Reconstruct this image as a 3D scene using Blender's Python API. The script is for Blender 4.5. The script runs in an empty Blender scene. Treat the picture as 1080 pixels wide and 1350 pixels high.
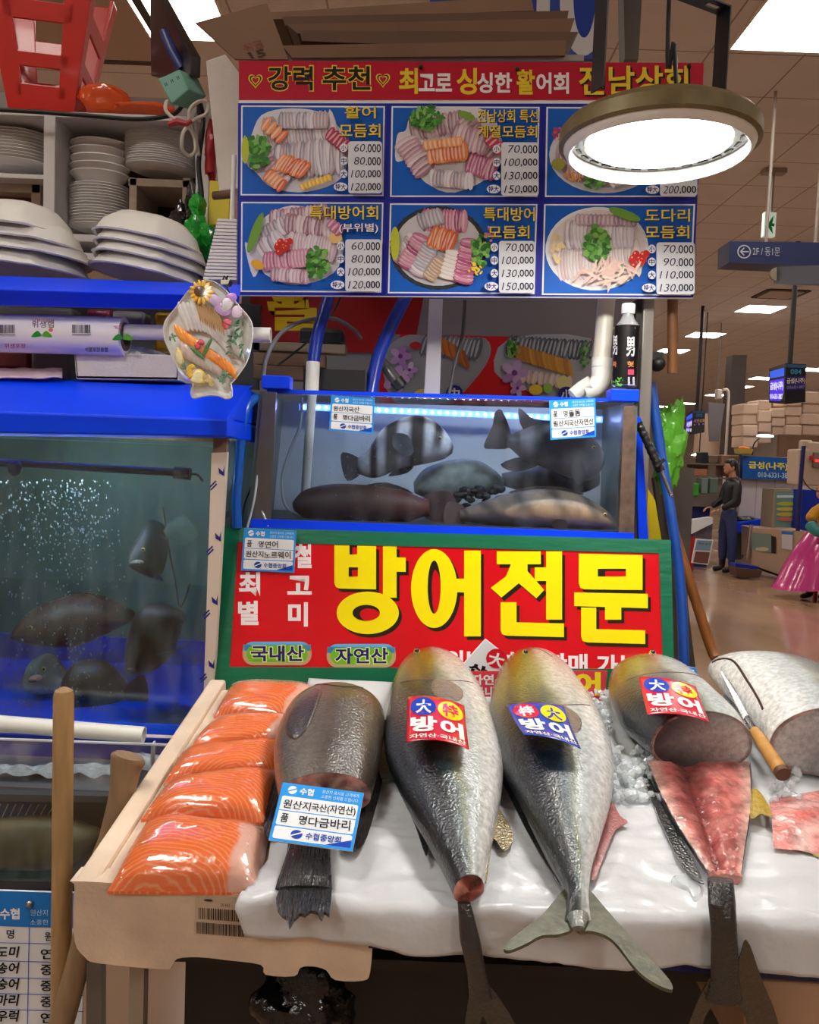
import bpy, math, random
from mathutils import Vector, Matrix, Euler, noise
V = Vector
random.seed(7)
SC = bpy.context.scene
COL = SC.collection
# ------------------------------------------------------------------ camera
F = 1080.0
PITCH, ROLL = math.radians(3.66), math.radians(2.2)
CAM = V((0, 0, 1.55))
_f = V((0, math.cos(PITCH), -math.sin(PITCH)))
_u0 = V((0, math.sin(PITCH), math.cos(PITCH)))
_r0 = V((1, 0, 0))
_r = _r0 * math.cos(ROLL) + _u0 * math.sin(ROLL)
_u = -_r0 * math.sin(ROLL) + _u0 * math.cos(ROLL)
cd = bpy.data.cameras.new('camera')
cd.sensor_fit = 'HORIZONTAL'; cd.sensor_width = 36; cd.lens = 36 * F / 1080
cd.clip_start = 0.02; cd.clip_end = 200
cam = bpy.data.objects.new('camera', cd); COL.objects.link(cam)
cam.matrix_world = Matrix(((_r.x, _u.x, -_f.x, CAM.x), (_r.y, _u.y, -_f.y, CAM.y), (_r.z, _u.z, -_f.z, CAM.z), (0, 0, 0, 1)))
SC.camera = cam
# ------------------------------------------------------------------ world, exposure
SC.view_settings.view_transform = 'Standard'
SC.view_settings.look = 'None'
SC.view_settings.gamma = 1
SC.view_settings.use_curve_mapping = False
SC.view_settings.exposure = 0.0
W = bpy.data.worlds.new('world'); SC.world = W; W.use_nodes = True
W.node_tree.nodes['Background'].inputs[0].default_value = (1.0, .93, .86, 1)
W.node_tree.nodes['Background'].inputs[1].default_value = 0.05
LAMP_L = 62.0        # radiance of the high-bay lamps
PANEL_L = 25        # radiance of the ceiling panels
SC.cycles.max_bounces = 8; SC.cycles.transparent_max_bounces = 16
SC.cycles.caustics_reflective = False; SC.cycles.caustics_refractive = False
CEIL = 4.30

# ------------------------------------------------------------------ helpers: pixels, colours, materials
def ray(px, py): return _f + _r * ((px - 540) / F) + _u * ((675 - py) / F)
def P(px, py, Y):
    d = ray(px, py); return CAM + d * (Y / d.y)
def C(r, g, b):
    f = lambda c: (c / 12.92 if c <= .04045 else ((c + .055) / 1.055) ** 2.4)
    return (f(r / 255), f(g / 255), f(b / 255), 1)
class Pl:                                      # a plane through three points, normal towards the camera
    def __init__(s, a, b, c, bend=None):
        s.a = a; s.n = (b - a).cross(c - a).normalized(); s.bend = bend
        if s.n.dot(CAM - a) < 0: s.n.negate()
    def at(s, px, py, off=0):
        d = ray(px, py); t = s.n.dot(s.a - CAM) / s.n.dot(d)
        if s.bend: off += s.bend(px, py)
        return CAM + d * t + s.n * off
def PQ(q, Y):                                   # plane from TL, TR, BR, BL pixels at depth(s)
    Y = Y if isinstance(Y, (list, tuple)) else [Y] * 4
    return Pl(P(*q[0], Y[0]), P(*q[1], Y[1]), P(*q[3], Y[3]))
def R4(x0, y0, x1, y1): return [(x0, y0), (x1, y0), (x1, y1), (x0, y1)]
def lerp(a, b, t): return a + (b - a) * t
def bil(q, u, v):
    a = [lerp(q[0][i], q[1][i], u) for i in (0, 1)]; b = [lerp(q[3][i], q[2][i], u) for i in (0, 1)]
    return lerp(a[0], b[0], v), lerp(a[1], b[1], v)
def sm(a, b, x):
    t = max(0, min(1, (x - a) / (b - a))) if a != b else float(x > a); return t * t * (3 - 2 * t)
def mixc(a, b, t): return tuple(lerp(a[i], b[i], t) for i in range(3)) + (1,)
def itp(tab, x):                                # piecewise linear table
    if x <= tab[0][0]: return tab[0][1]
    for (x0, y0), (x1, y1) in zip(tab, tab[1:]):
        if x <= x1: return y0 + (y1 - y0) * (x - x0) / (x1 - x0)
    return tab[-1][1]
def nz(p, s=1.0): return noise.noise(V(p) * s)
_M = {}
def M(name, rgb=(200, 200, 200), rough=.5, metal=0, var=0, vs=8, bump=0, bs=60, coat=0, emit=0, attr=False, alpha=1, spec=.5, trans=0, stretch=None, rv=0):
    if name in _M: return _M[name]
    m = bpy.data.materials.new(name); m.use_nodes = True; nt = m.node_tree; b = nt.nodes['Principled BSDF']
    col = C(*rgb); I = b.inputs
    I['Base Color'].default_value = col; I['Roughness'].default_value = rough; I['Metallic'].default_value = metal
    I['Coat Weight'].default_value = coat; I['Coat Roughness'].default_value = .06; I['Specular IOR Level'].default_value = spec
    I['Alpha'].default_value = alpha; I['Transmission Weight'].default_value = trans
    if emit: I['Emission Color'].default_value = col; I['Emission Strength'].default_value = emit
    tc = nt.nodes.new('ShaderNodeTexCoord'); src = tc.outputs['Object']
    if stretch:
        mp = nt.nodes.new('ShaderNodeMapping'); mp.inputs['Scale'].default_value = stretch
        nt.links.new(src, mp.inputs[0]); src = mp.outputs[0]
    at = None
    if attr:
        at = nt.nodes.new('ShaderNodeVertexColor'); at.layer_name = 'Col'; nt.links.new(at.outputs[0], I['Base Color'])
    if var or rv:
        n = nt.nodes.new('ShaderNodeTexNoise'); n.inputs['Scale'].default_value = vs; n.inputs['Detail'].default_value = 6
        nt.links.new(src, n.inputs['Vector'])
    if var:
        mr = nt.nodes.new('ShaderNodeMapRange'); mr.inputs[1].default_value = .3; mr.inputs[2].default_value = .7
        mr.inputs[3].default_value = 1 - var; mr.inputs[4].default_value = 1 + var * .6
        nt.links.new(n.outputs[0], mr.inputs[0])
        mx = nt.nodes.new('ShaderNodeMix'); mx.data_type = 'RGBA'; mx.blend_type = 'MULTIPLY'; mx.inputs[0].default_value = 1
        if at: nt.links.new(at.outputs[0], mx.inputs[6])
        else: mx.inputs[6].default_value = col
        nt.links.new(mr.outputs[0], mx.inputs[7]); nt.links.new(mx.outputs[2], I['Base Color'])
    if rv:
        r2 = nt.nodes.new('ShaderNodeMapRange'); r2.inputs[1].default_value = .3; r2.inputs[2].default_value = .7
        r2.inputs[3].default_value = max(.02, rough - rv); r2.inputs[4].default_value = rough + rv
        nt.links.new(n.outputs[0], r2.inputs[0]); nt.links.new(r2.outputs[0], I['Roughness'])
    if bump:
        n2 = nt.nodes.new('ShaderNodeTexNoise'); n2.inputs['Scale'].default_value = bs; n2.inputs['Detail'].default_value = 4
        nt.links.new(src, n2.inputs['Vector'])
        bp = nt.nodes.new('ShaderNodeBump'); bp.inputs['Strength'].default_value = bump; bp.inputs['Distance'].default_value = .01
        nt.links.new(n2.outputs[0], bp.inputs['Height']); nt.links.new(bp.outputs[0], I['Normal'])
        nt.links.new(bp.outputs[0], I['Coat Normal'])
    _M[name] = m; return m
def glassy(name, rgb=(255, 255, 255), refl=.08, dirt=0, dirt_rgb=(200, 215, 220), scale=(40, 40, 4), rough=.02):
    if name in _M: return _M[name]                 # thin pane: see-through, fresnel gloss, optional film of dirt
    m = bpy.data.materials.new(name); m.use_nodes = True; nt = m.node_tree; nt.nodes.clear()
    N = nt.nodes.new; L = nt.links.new
    out = N('ShaderNodeOutputMaterial'); t = N('ShaderNodeBsdfTransparent'); t.inputs[0].default_value = C(*rgb)
    g = N('ShaderNodeBsdfGlossy'); g.inputs['Roughness'].default_value = rough; g.inputs[0].default_value = (1, 1, 1, 1)
    lw = N('ShaderNodeLayerWeight'); lw.inputs[0].default_value = .2
    mu = N('ShaderNodeMath'); mu.operation = 'MULTIPLY_ADD'; mu.inputs[1].default_value = .4; mu.inputs[2].default_value = refl
    L(lw.outputs['Fresnel'], mu.inputs[0])
    mx = N('ShaderNodeMixShader'); L(mu.outputs[0], mx.inputs[0]); L(t.outputs[0], mx.inputs[1]); L(g.outputs[0], mx.inputs[2])
    last = mx
    if dirt:
        d = N('ShaderNodeBsdfDiffuse'); d.inputs[0].default_value = C(*dirt_rgb)
        tc = N('ShaderNodeTexCoord'); mp = N('ShaderNodeMapping'); mp.inputs['Scale'].default_value = scale
        L(tc.outputs['Object'], mp.inputs[0])
        n = N('ShaderNodeTexNoise'); n.inputs['Scale'].default_value = 1; n.inputs['Detail'].default_value = 5; L(mp.outputs[0], n.inputs['Vector'])
        mr = N('ShaderNodeMapRange'); mr.inputs[1].default_value = .42; mr.inputs[2].default_value = .75; mr.inputs[3].default_value = 0; mr.inputs[4].default_value = dirt
        L(n.outputs[0], mr.inputs[0])
        m2 = N('ShaderNodeMixShader'); L(mr.outputs[0], m2.inputs[0]); L(mx.outputs[0], m2.inputs[1]); L(d.outputs[0], m2.inputs[2]); last = m2
    L(last.outputs[0], out.inputs[0]); _M[name] = m; return m
def watery(name, rgb, density, aniso=.3, absorb=None):
    m = bpy.data.materials.new(name); m.use_nodes = True; nt = m.node_tree; nt.nodes.clear()
    out = nt.nodes.new('ShaderNodeOutputMaterial'); v = nt.nodes.new('ShaderNodeVolumePrincipled')
    v.inputs['Color'].default_value = C(*rgb); v.inputs['Density'].default_value = density; v.inputs['Anisotropy'].default_value = aniso
    if absorb: v.inputs['Absorption Color'].default_value = C(*absorb)
    nt.links.new(v.outputs[0], out.inputs['Volume']); return m
# ------------------------------------------------------------------ helpers: meshes
class MB:
    def __init__(s): s.v = []; s.f = []; s.m = []; s.c = []; s.k = 0; s.col = (1, 1, 1, 1); s.uv = None; s.sc = False
    def add(s, vs, fs, cols=None):
        o = len(s.v); s.v += [V(p) for p in vs]
        for i, f in enumerate(fs):
            s.f.append([o + j for j in f]); s.m.append(s.k); s.c.append(cols[i] if cols else s.col)
        return o
    def hexa(s, a, b): n = 4; s.add(list(a) + list(b), [(0, 1, 2, 3), (7, 6, 5, 4)] + [(i, 4 + i, 4 + (i + 1) % 4, (i + 1) % 4) for i in range(4)])
    def box(s, c, d, rot=None):
        c = V(c); x, y, z = [q / 2 for q in d]; m = rot.to_matrix() if isinstance(rot, Euler) else (rot or Matrix.Identity(3))
        q = lambda yy: [c + m @ V(p) for p in ((-x, yy, z), (x, yy, z), (x, yy, -z), (-x, yy, -z))]
        s.hexa(q(-y), q(y))
    def qbox(s, q, Y, dep):                     # front face from four pixels at depth(s) Y, dep deep along +Y
        Y = Y if isinstance(Y, (list, tuple)) else [Y] * 4
        a = [P(*q[i], Y[i]) for i in range(4)]; s.hexa(a, [p + V((0, dep, 0)) for p in a])
    def wbox(s, x0, y0, x1, y1, Y, dep):        # upright box of that pixel size at depth Y
        c = P((x0 + x1) / 2, (y0 + y1) / 2, Y); k = Y / F
        s.box(c + V((0, dep / 2, 0)), (abs(x1 - x0) * k, dep, abs(y1 - y0) * k))
    def prism(s, pts, vec):
        n = len(pts); vec = V(vec); s.add(list(pts) + [V(p) + vec for p in pts], [tuple(range(n)), tuple(range(2 * n - 1, n - 1, -1))] + [(i, n + i, n + (i + 1) % n, (i + 1) % n) for i in range(n)])
    def loft(s, rings, cap=True, closed=True, colf=None):
        n = len(rings[0]); vs = [p for r in rings for p in r]; fs = []; cs = []
        for i in range(len(rings) - 1):
            for j in range(n if closed else n - 1):
                k = (j + 1) % n; fs.append((i * n + j, i * n + k, (i + 1) * n + k, (i + 1) * n + j))
                cs.append(colf(i, j) if colf else s.col)
        if cap:
            fs.append(tuple(range(n - 1, -1, -1))); cs.append(colf(0, 0) if colf else s.col)
            o = (len(rings) - 1) * n; fs.append(tuple(range(o, o + n))); cs.append(colf(len(rings) - 2, 0) if colf else s.col)
        s.add(vs, fs, cs)
    def tube(s, pts, r, n=10, cap=True):
        pts = [V(p) for p in pts]; rings = []; up = None
        for i, p in enumerate(pts):
            t = (pts[min(i + 1, len(pts) - 1)] - pts[max(i - 1, 0)]).normalized()
            if up is None: up = t.orthogonal().normalized()
            up = (up - t * up.dot(t)).normalized(); w = t.cross(up)
            rr = r[i] if isinstance(r, (list, tuple)) else r
            rings.append([p + (up * math.cos(a) + w * math.sin(a)) * rr for a in [2 * math.pi * j / n for j in range(n)]])
        s.loft(rings, cap)
    def pipe(s, a, b, r, ri, n=20):             # hollow straight pipe
        a = V(a); b = V(b); t = (b - a).normalized(); up = t.orthogonal().normalized(); w = t.cross(up)
        R = lambda p, q: [p + (up * math.cos(x) + w * math.sin(x)) * q for x in [2 * math.pi * j / n for j in range(n)]]
        s.loft([R(a, r), R(b, r), R(b, ri), R(a, ri), R(a, r)], cap=False)
    def grid(s, nu, nv, fn, colf=None, uv=False):
        vs = [fn(i / nu, j / nv) for j in range(nv + 1) for i in range(nu + 1)]; fs = []; cs = []
        for j in range(nv):
            for i in range(nu):
                a = j * (nu + 1) + i; fs.append((a, a + nu + 1, a + nu + 2, a + 1)); cs.append(colf((i + .5) / nu, (j + .5) / nv) if colf else s.col)
        o = s.add(vs, fs, cs)
        if uv:
            s.uv = s.uv or {}
            for j in range(nv + 1):
                for i in range(nu + 1): s.uv[o + j * (nu + 1) + i] = (i / nu, j / nv)
    def ell(s, c, r, rot=None, nu=14, nv=9, nzf=0, ns=20):
        c = V(c); r = V(r) if not isinstance(r, (int, float)) else V((r, r, r)); m = rot.to_matrix() if isinstance(rot, Euler) else (rot or Matrix.Identity(3))
        vs = []; fs = []
        for j in range(nv + 1):
            th = math.pi * j / nv
            for i in range(nu):
                ph = 2 * math.pi * i / nu; d = V((math.sin(th) * math.cos(ph), math.sin(th) * math.sin(ph), math.cos(th)))
                k = 1 + (nzf * noise.noise(d * 1.7 + c * ns) if nzf else 0)
                vs.append(c + m @ V((d.x * r.x * k, d.y * r.y * k, d.z * r.z * k)))
        for j in range(nv):
            for i in range(nu):
                k = (i + 1) % nu; fs.append((j * nu + i, (j + 1) * nu + i, (j + 1) * nu + k, j * nu + k))
        s.add(vs, fs)
    def lathe(s, prof, c, n=24, m=None, sx=1, sy=1):
        c = V(c); m = m or Matrix.Identity(3)
        s.loft([[c + m @ V((r * math.cos(a) * sx, r * math.sin(a) * sy, z)) for a in [2 * math.pi * j / n for j in range(n)]] for r, z in prof], cap=True)
    def mesh(s, name, mats, org, smooth=True, ang=38):
        me = bpy.data.meshes.new(name); me.from_pydata([p - org for p in s.v], [], s.f)
        for m in mats: me.materials.append(m)
        if len(mats) > 1: me.polygons.foreach_set('material_index', s.m)
        if any(c != (1, 1, 1, 1) for c in s.c):
            buf = []
            if s.sc:                                # colours blended across neighbouring faces
                ca = me.color_attributes.new('Col', 'FLOAT_COLOR', 'POINT'); acc = [[0, 0, 0, 0] for _ in s.v]
                for f, c in zip(s.f, s.c):
                    for i in f: q = acc[i]; q[0] += c[0]; q[1] += c[1]; q[2] += c[2]; q[3] += 1
                for q in acc: k = max(1, q[3]); buf += [q[0] / k, q[1] / k, q[2] / k, 1]
            else:
                ca = me.color_attributes.new('Col', 'FLOAT_COLOR', 'CORNER')
                for p, c in zip(me.polygons, s.c): buf += list(c) * p.loop_total
            ca.data.foreach_set('color', buf)
        if s.uv:
            ul = me.uv_layers.new(name='UVMap')
            for l in me.loops: ul.data[l.index].uv = s.uv.get(l.vertex_index, (0, 0))
        if smooth:
            me.polygons.foreach_set('use_smooth', [True] * len(me.polygons)); me.set_sharp_from_angle(angle=math.radians(ang))
        me.update(); return me
def mods(o, bevel=0, sub=0, solid=0):
    if solid: d = o.modifiers.new('s', 'SOLIDIFY'); d.thickness = solid; d.offset = 0
    if bevel: d = o.modifiers.new('b', 'BEVEL'); d.width = bevel; d.segments = 2; d.limit_method = 'ANGLE'
    if sub: d = o.modifiers.new('u', 'SUBSURF'); d.levels = sub; d.render_levels = sub
def thing(name, label, cat, loc, group=None):
    o = bpy.data.objects.new(name, None); COL.objects.link(o); o.location = loc; o.empty_display_size = .05
    o['label'] = label; o['category'] = cat
    if group: o['group'] = group
    return o
def part(name, mb, mats, parent, label=None, smooth=True, ang=38, **kw):
    mats = mats if isinstance(mats, list) else [mats]; org = V((0, 0, 0)); q = parent
    while q: org = org + q.location; q = q.parent
    o = bpy.data.objects.new(name, mb.mesh(name, mats, org, smooth, ang)); COL.objects.link(o); o.parent = parent
    if label: o['label'] = label
    mods(o, **kw); return o
def solo(name, label, cat, mb, mats, group=None, kind=None, smooth=True, ang=38, **kw):
    mats = mats if isinstance(mats, list) else [mats]
    lo = V([min(p[i] for p in mb.v) for i in range(3)]); hi = V([max(p[i] for p in mb.v) for i in range(3)])
    org = V(((lo.x + hi.x) / 2, (lo.y + hi.y) / 2, lo.z))
    o = bpy.data.objects.new(name, mb.mesh(name, mats, org, smooth, ang)); COL.objects.link(o); o.location = org
    o['label'] = label; o['category'] = cat
    if group: o['group'] = group
    if kind: o['kind'] = kind
    mods(o, **kw); return o
def struct(name, mb, mats, **kw):
    mats = mats if isinstance(mats, list) else [mats]
    o = bpy.data.objects.new(name, mb.mesh(name, mats, V((0, 0, 0)), kw.pop('smooth', False))); COL.objects.link(o); o['kind'] = 'structure'; mods(o, **kw); return o
def dup(root, dloc, label=None, rot=None, scale=None):
    def cp(o, par):
        c = o.copy(); COL.objects.link(c); c.parent = par
        for ch in [x for x in bpy.data.objects if x.parent == o]: cp(ch, c)
        return c
    r = cp(root, None); r.location = root.location + V(dloc)
    if rot: r.rotation_euler = rot
    if scale: r.scale = scale
    if label: r['label'] = label
    return r
def smooth_path(pts, n=6):
    pts = [V(p) for p in pts]; out = []
    for i in range(len(pts) - 1):
        p0, p1, p2, p3 = pts[max(i - 1, 0)], pts[i], pts[i + 1], pts[min(i + 2, len(pts) - 1)]
        for k in range(n):
            t = k / n; out.append(.5 * ((2 * p1) + (p2 - p0) * t + (2 * p0 - 5 * p1 + 4 * p2 - p3) * t * t + (3 * p1 - p0 - 3 * p2 + p3) * t ** 3))
    out.append(pts[-1]); return out
def sp2(pts, n=5, closed=False):                 # smooth 2D outline
    p = [V((a, b, 0)) for a, b in pts]
    if closed: p = [p[-1]] + p + [p[0], p[1]]; q = smooth_path(p, n); q = q[n:-n - 1]
    else: q = smooth_path(p, n)
    return [(a.x, a.y) for a in q]
def hose(name, label, cat, px, r, mat, n=6, ns=10, **kw):    # px: (x, y, depth)
    mb = MB(); mb.tube(smooth_path([P(*q) for q in px], n), r, ns); return solo(name, label, cat, mb, mat, **kw)
# ------------------------------------------------------------------ helpers: flat printing
_T = {}
def glyph(s, w):
    if (s, w) not in _T:
        c = bpy.data.curves.new('t', 'FONT'); c.body = s; c.offset = w; c.resolution_u = 3
        o = bpy.data.objects.new('t', c); COL.objects.link(o); dg = bpy.context.evaluated_depsgraph_get()
        me = bpy.data.meshes.new_from_object(o.evaluated_get(dg)); vs = [(p.co.x, p.co.y) for p in me.vertices]; fs = [tuple(p.vertices) for p in me.polygons]
        bpy.data.objects.remove(o); bpy.data.curves.remove(c); bpy.data.meshes.remove(me)
        x0 = min(a for a, b in vs); x1 = max(a for a, b in vs); y0 = min(b for a, b in vs); y1 = max(b for a, b in vs)
        _T[(s, w)] = ([((a - x0) / (x1 - x0), (y1 - b) / max(1e-6, y1 - y0)) for a, b in vs], fs)
    return _T[(s, w)]
class Art:                                        # print laid on a surface, each layer a hair above the last
    def __init__(s, _n, S, off=.0006, step=4e-5): s.mb = MB(); s.S = S; s.o = off; s.st = step; s.q = None
    def tr(s, x, y): return bil(s.q, x, y) if s.q else (x, y)     # with s.q set, art is drawn in 0..1 inside that pixel quad
    def poly(s, pts, col):
        s.o += s.st; p3 = [s.S.at(*s.tr(*p), s.o) for p in pts]; s.mb.col = col
        if sum(((b[0] - a[0]) * (b[1] + a[1])) for a, b in zip(pts, pts[1:] + pts[:1])) < 0: p3.reverse()
        s.mb.add(p3, [tuple(range(len(p3)))])
    def rect(s, x0, y0, x1, y1, col): s.poly(R4(x0, y0, x1, y1), col)
    def oval(s, cx, cy, rx, ry, col, rot=0, n=20):
        c, d = math.cos(rot), math.sin(rot)
        s.poly([(cx + rx * math.cos(a) * c - ry * math.sin(a) * d, cy + rx * math.cos(a) * d + ry * math.sin(a) * c) for a in [2 * math.pi * i / n for i in range(n)]], col)
    def rrect(s, x0, y0, x1, y1, r, col, ry=None):
        ry = ry or r; p = []
        for cx, cy, a0 in ((x1 - r, y0 + ry, -90), (x1 - r, y1 - ry, 0), (x0 + r, y1 - ry, 90), (x0 + r, y0 + ry, 180)):
            p += [(cx + r * math.cos(math.radians(a0 + k * 18)), cy + ry * math.sin(math.radians(a0 + k * 18))) for k in range(6)]
        s.poly(p, col)
    def line(s, x0, y0, x1, y1, w, col):
        dx, dy = x1 - x0, y1 - y0; L = math.hypot(dx, dy) or 1; nx, ny = -dy / L * w / 2, dx / L * w / 2
        s.poly([(x0 + nx, y0 + ny), (x1 + nx, y1 + ny), (x1 - nx, y1 - ny), (x0 - nx, y0 - ny)], col)
    def stroke(s, pts, w, col):
        for a, b in zip(pts, pts[1:]): s.line(*a, *b, w, col)
    def text(s, t, q, col, w=.02, skew=0):
        q = R4(*q) if isinstance(q[0], (int, float)) else q
        vs, fs = glyph(t, w); s.o += s.st * 2; s.mb.col = col
        s.mb.add([s.S.at(*s.tr(*bil(q, a + skew * (.5 - b), b)), s.o) for a, b in vs], fs)
    def build(s, name, parent, mat=None, label=None): return part(name, s.mb, mat or PRINT, parent, label, smooth=False)
PRINT = M('printed_ink', attr=True, rough=.5, spec=.25)
PRINTG = M('printed_gloss', attr=True, rough=.15, coat=.3)
WHITE, BLACK, RED, YEL, BLUE = C(235, 235, 235), C(15, 15, 18), C(215, 12, 30), C(250, 230, 10), C(20, 80, 190)
def board(name, label, cat, q, Y, dep, mat, group=None, loc=None):     # flat panel thing: empty + panel; returns empty and its front plane
    S0 = PQ(q, Y); mb = MB(); f0 = [S0.at(*p) for p in q]; mb.hexa(f0, [p - S0.n * dep for p in f0]); Yl = Y if isinstance(Y, (list, tuple)) else [Y] * 4
    t = thing(name, label, cat, (P(*q[3], Yl[3]) + P(*q[2], Yl[2])) / 2, group); part('panel', mb, mat, t, smooth=False, bevel=.0015)
    return t, S0
# ------------------------------------------------------------------ the hall
def tile_mat(name, rgb, line, size, mort, rough, var=.06, vs=3, bumpy=0):
    m = M(name, rgb, rough, var=var, vs=vs); nt = m.node_tree; b = nt.nodes['Principled BSDF']
    br = nt.nodes.new('ShaderNodeTexBrick'); br.offset = 0; br.inputs['Scale'].default_value = 1
    br.inputs['Brick Width'].default_value = size; br.inputs['Row Height'].default_value = size
    br.inputs['Mortar Size'].default_value = mort; br.inputs['Mortar Smooth'].default_value = .2
    tc = [n for n in nt.nodes if n.type == 'TEX_COORD'][0]; nt.links.new(tc.outputs['Object'], br.inputs['Vector'])
    prev = b.inputs['Base Color'].links[0].from_socket
    mx = nt.nodes.new('ShaderNodeMix'); mx.data_type = 'RGBA'; nt.links.new(br.outputs['Fac'], mx.inputs[0])
    nt.links.new(prev, mx.inputs[6]); mx.inputs[7].default_value = C(*line); nt.links.new(mx.outputs[2], b.inputs['Base Color']); return m
X0, X1, Y0, Y1 = -9.0, 16.0, -6.0, 42.0
mb = MB(); mb.box(((X0 + X1) / 2, (Y0 + Y1) / 2, -.05), (X1 - X0, Y1 - Y0, .1)); struct('floor', mb, M('brown_floor', (172, 138, 110), .16, var=.22, vs=.9, rv=.1, stretch=(1, .5, 1)))
mb = MB(); mb.box(((X0 + X1) / 2, (Y0 + Y1) / 2, CEIL + .05), (X1 - X0, Y1 - Y0, .1)); struct('ceiling', mb, tile_mat('ceiling_tile', (212, 209, 214), (150, 142, 140), .62, .007, .85, .05))
wm = M('wall_paint', (214, 200, 188), .8, var=.05, vs=1)
for n, c, d in (('wall_back', ((X0 + X1) / 2, Y1 + .05, CEIL / 2), (X1 - X0, .1, CEIL)), ('wall_front', ((X0 + X1) / 2, Y0 - .05, CEIL / 2), (X1 - X0, .1, CEIL)),
                ('wall_left', (X0 - .05, (Y0 + Y1) / 2, CEIL / 2), (.1, Y1 - Y0, CEIL)), ('wall_right', (X1 + .05, (Y0 + Y1) / 2, CEIL / 2), (.1, Y1 - Y0, CEIL))):
    mb = MB(); mb.box(c, d); struct(n, mb, wm)
# ceiling panels
PAN = M('light_panel', (255, 249, 238), .5, emit=PANEL_L); FRM = M('light_frame', (225, 220, 212), .5)
def panel_light(x, y):
    t = thing('ceiling_light', 'square white light panel set in the brown ceiling tiles', 'ceiling light', (x, y, CEIL), 'square light panels in the ceiling')
    w = .31; mb = MB()
    for dx, dy, a, b in ((0, w + .01, w + .02, .01), (0, -w - .01, w + .02, .01), (w + .01, 0, .01, w), (-w - .01, 0, .01, w)): mb.box((x + dx, y + dy, CEIL - .006), (2 * a, 2 * b, .012))
    part('frame', mb, FRM, t, smooth=False); mb = MB(); mb.box((x, y, CEIL - .003), (2 * w, 2 * w, .006)); part('diffuser', mb, PAN, t, smooth=False); return t
pl0 = panel_light(2.28, 5.2)
LIGHTS = [(-1.62, 5.35)] + [(x, y) for x in (-5.5, -1.62, 2.28, 5.85) for y in (-3.6, .7)] + [(x, y) for x in (-7.5, -4.6, -1.62, 14) for y in (11, 15, 19, 24, 30)] + [(-5.5, 5.2), (5.85, 5.2), (2.28, 8.1), (5.85, 8.1), (-1.62, 8.1), (2.28, 11), (5.85, 11)]  # out-of-view rows deep in the hall are added to brighten the far ceiling
LIGHTS += [(5.75, 13.95), (5.85, 16.8), (5.95, 19.2), (10.4, 21.6), (10.1, 24), (10.5, 26.6), (10.9, 29.8), (11.3, 34), (10.9, 36.2), (2.28, 15), (2.28, 21), (10.4, 12), (10.4, 16)]
for x, y in LIGHTS: dup(pl0, (x - 2.28, y - 5.2, 0))
# vents in the ceiling
def vent(x, y, s, label):
    t = thing('ceiling_vent', label, 'vent', (x, y, CEIL)); mb = MB(); k = M('dark_slot', (38, 32, 30), .6)
    for dx, dy, a, b in ((0, s, s, .03), (0, -s, s, .03), (s, 0, .03, s), (-s, 0, .03, s)): mb.box((x + dx, y + dy, CEIL - .008), (2 * a, 2 * b, .016))
    part('slot', mb, k, t, smooth=False); mb = MB(); mb.box((x, y, CEIL - .012), (2 * s - .1, 2 * s - .1, .02)); part('cover', mb, M('vent_cover', (176, 158, 148), .7), t, smooth=False)
vent(-2.25, 5.55, .46, 'large square air vent with black slots above the red stool')
vent(5.55, 12.75, .3, 'small flush square air vent between two light panels in the ceiling')
vent(10.3, 19.2, .32, 'small flush square air vent above the hanging sign with number 084')
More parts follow.
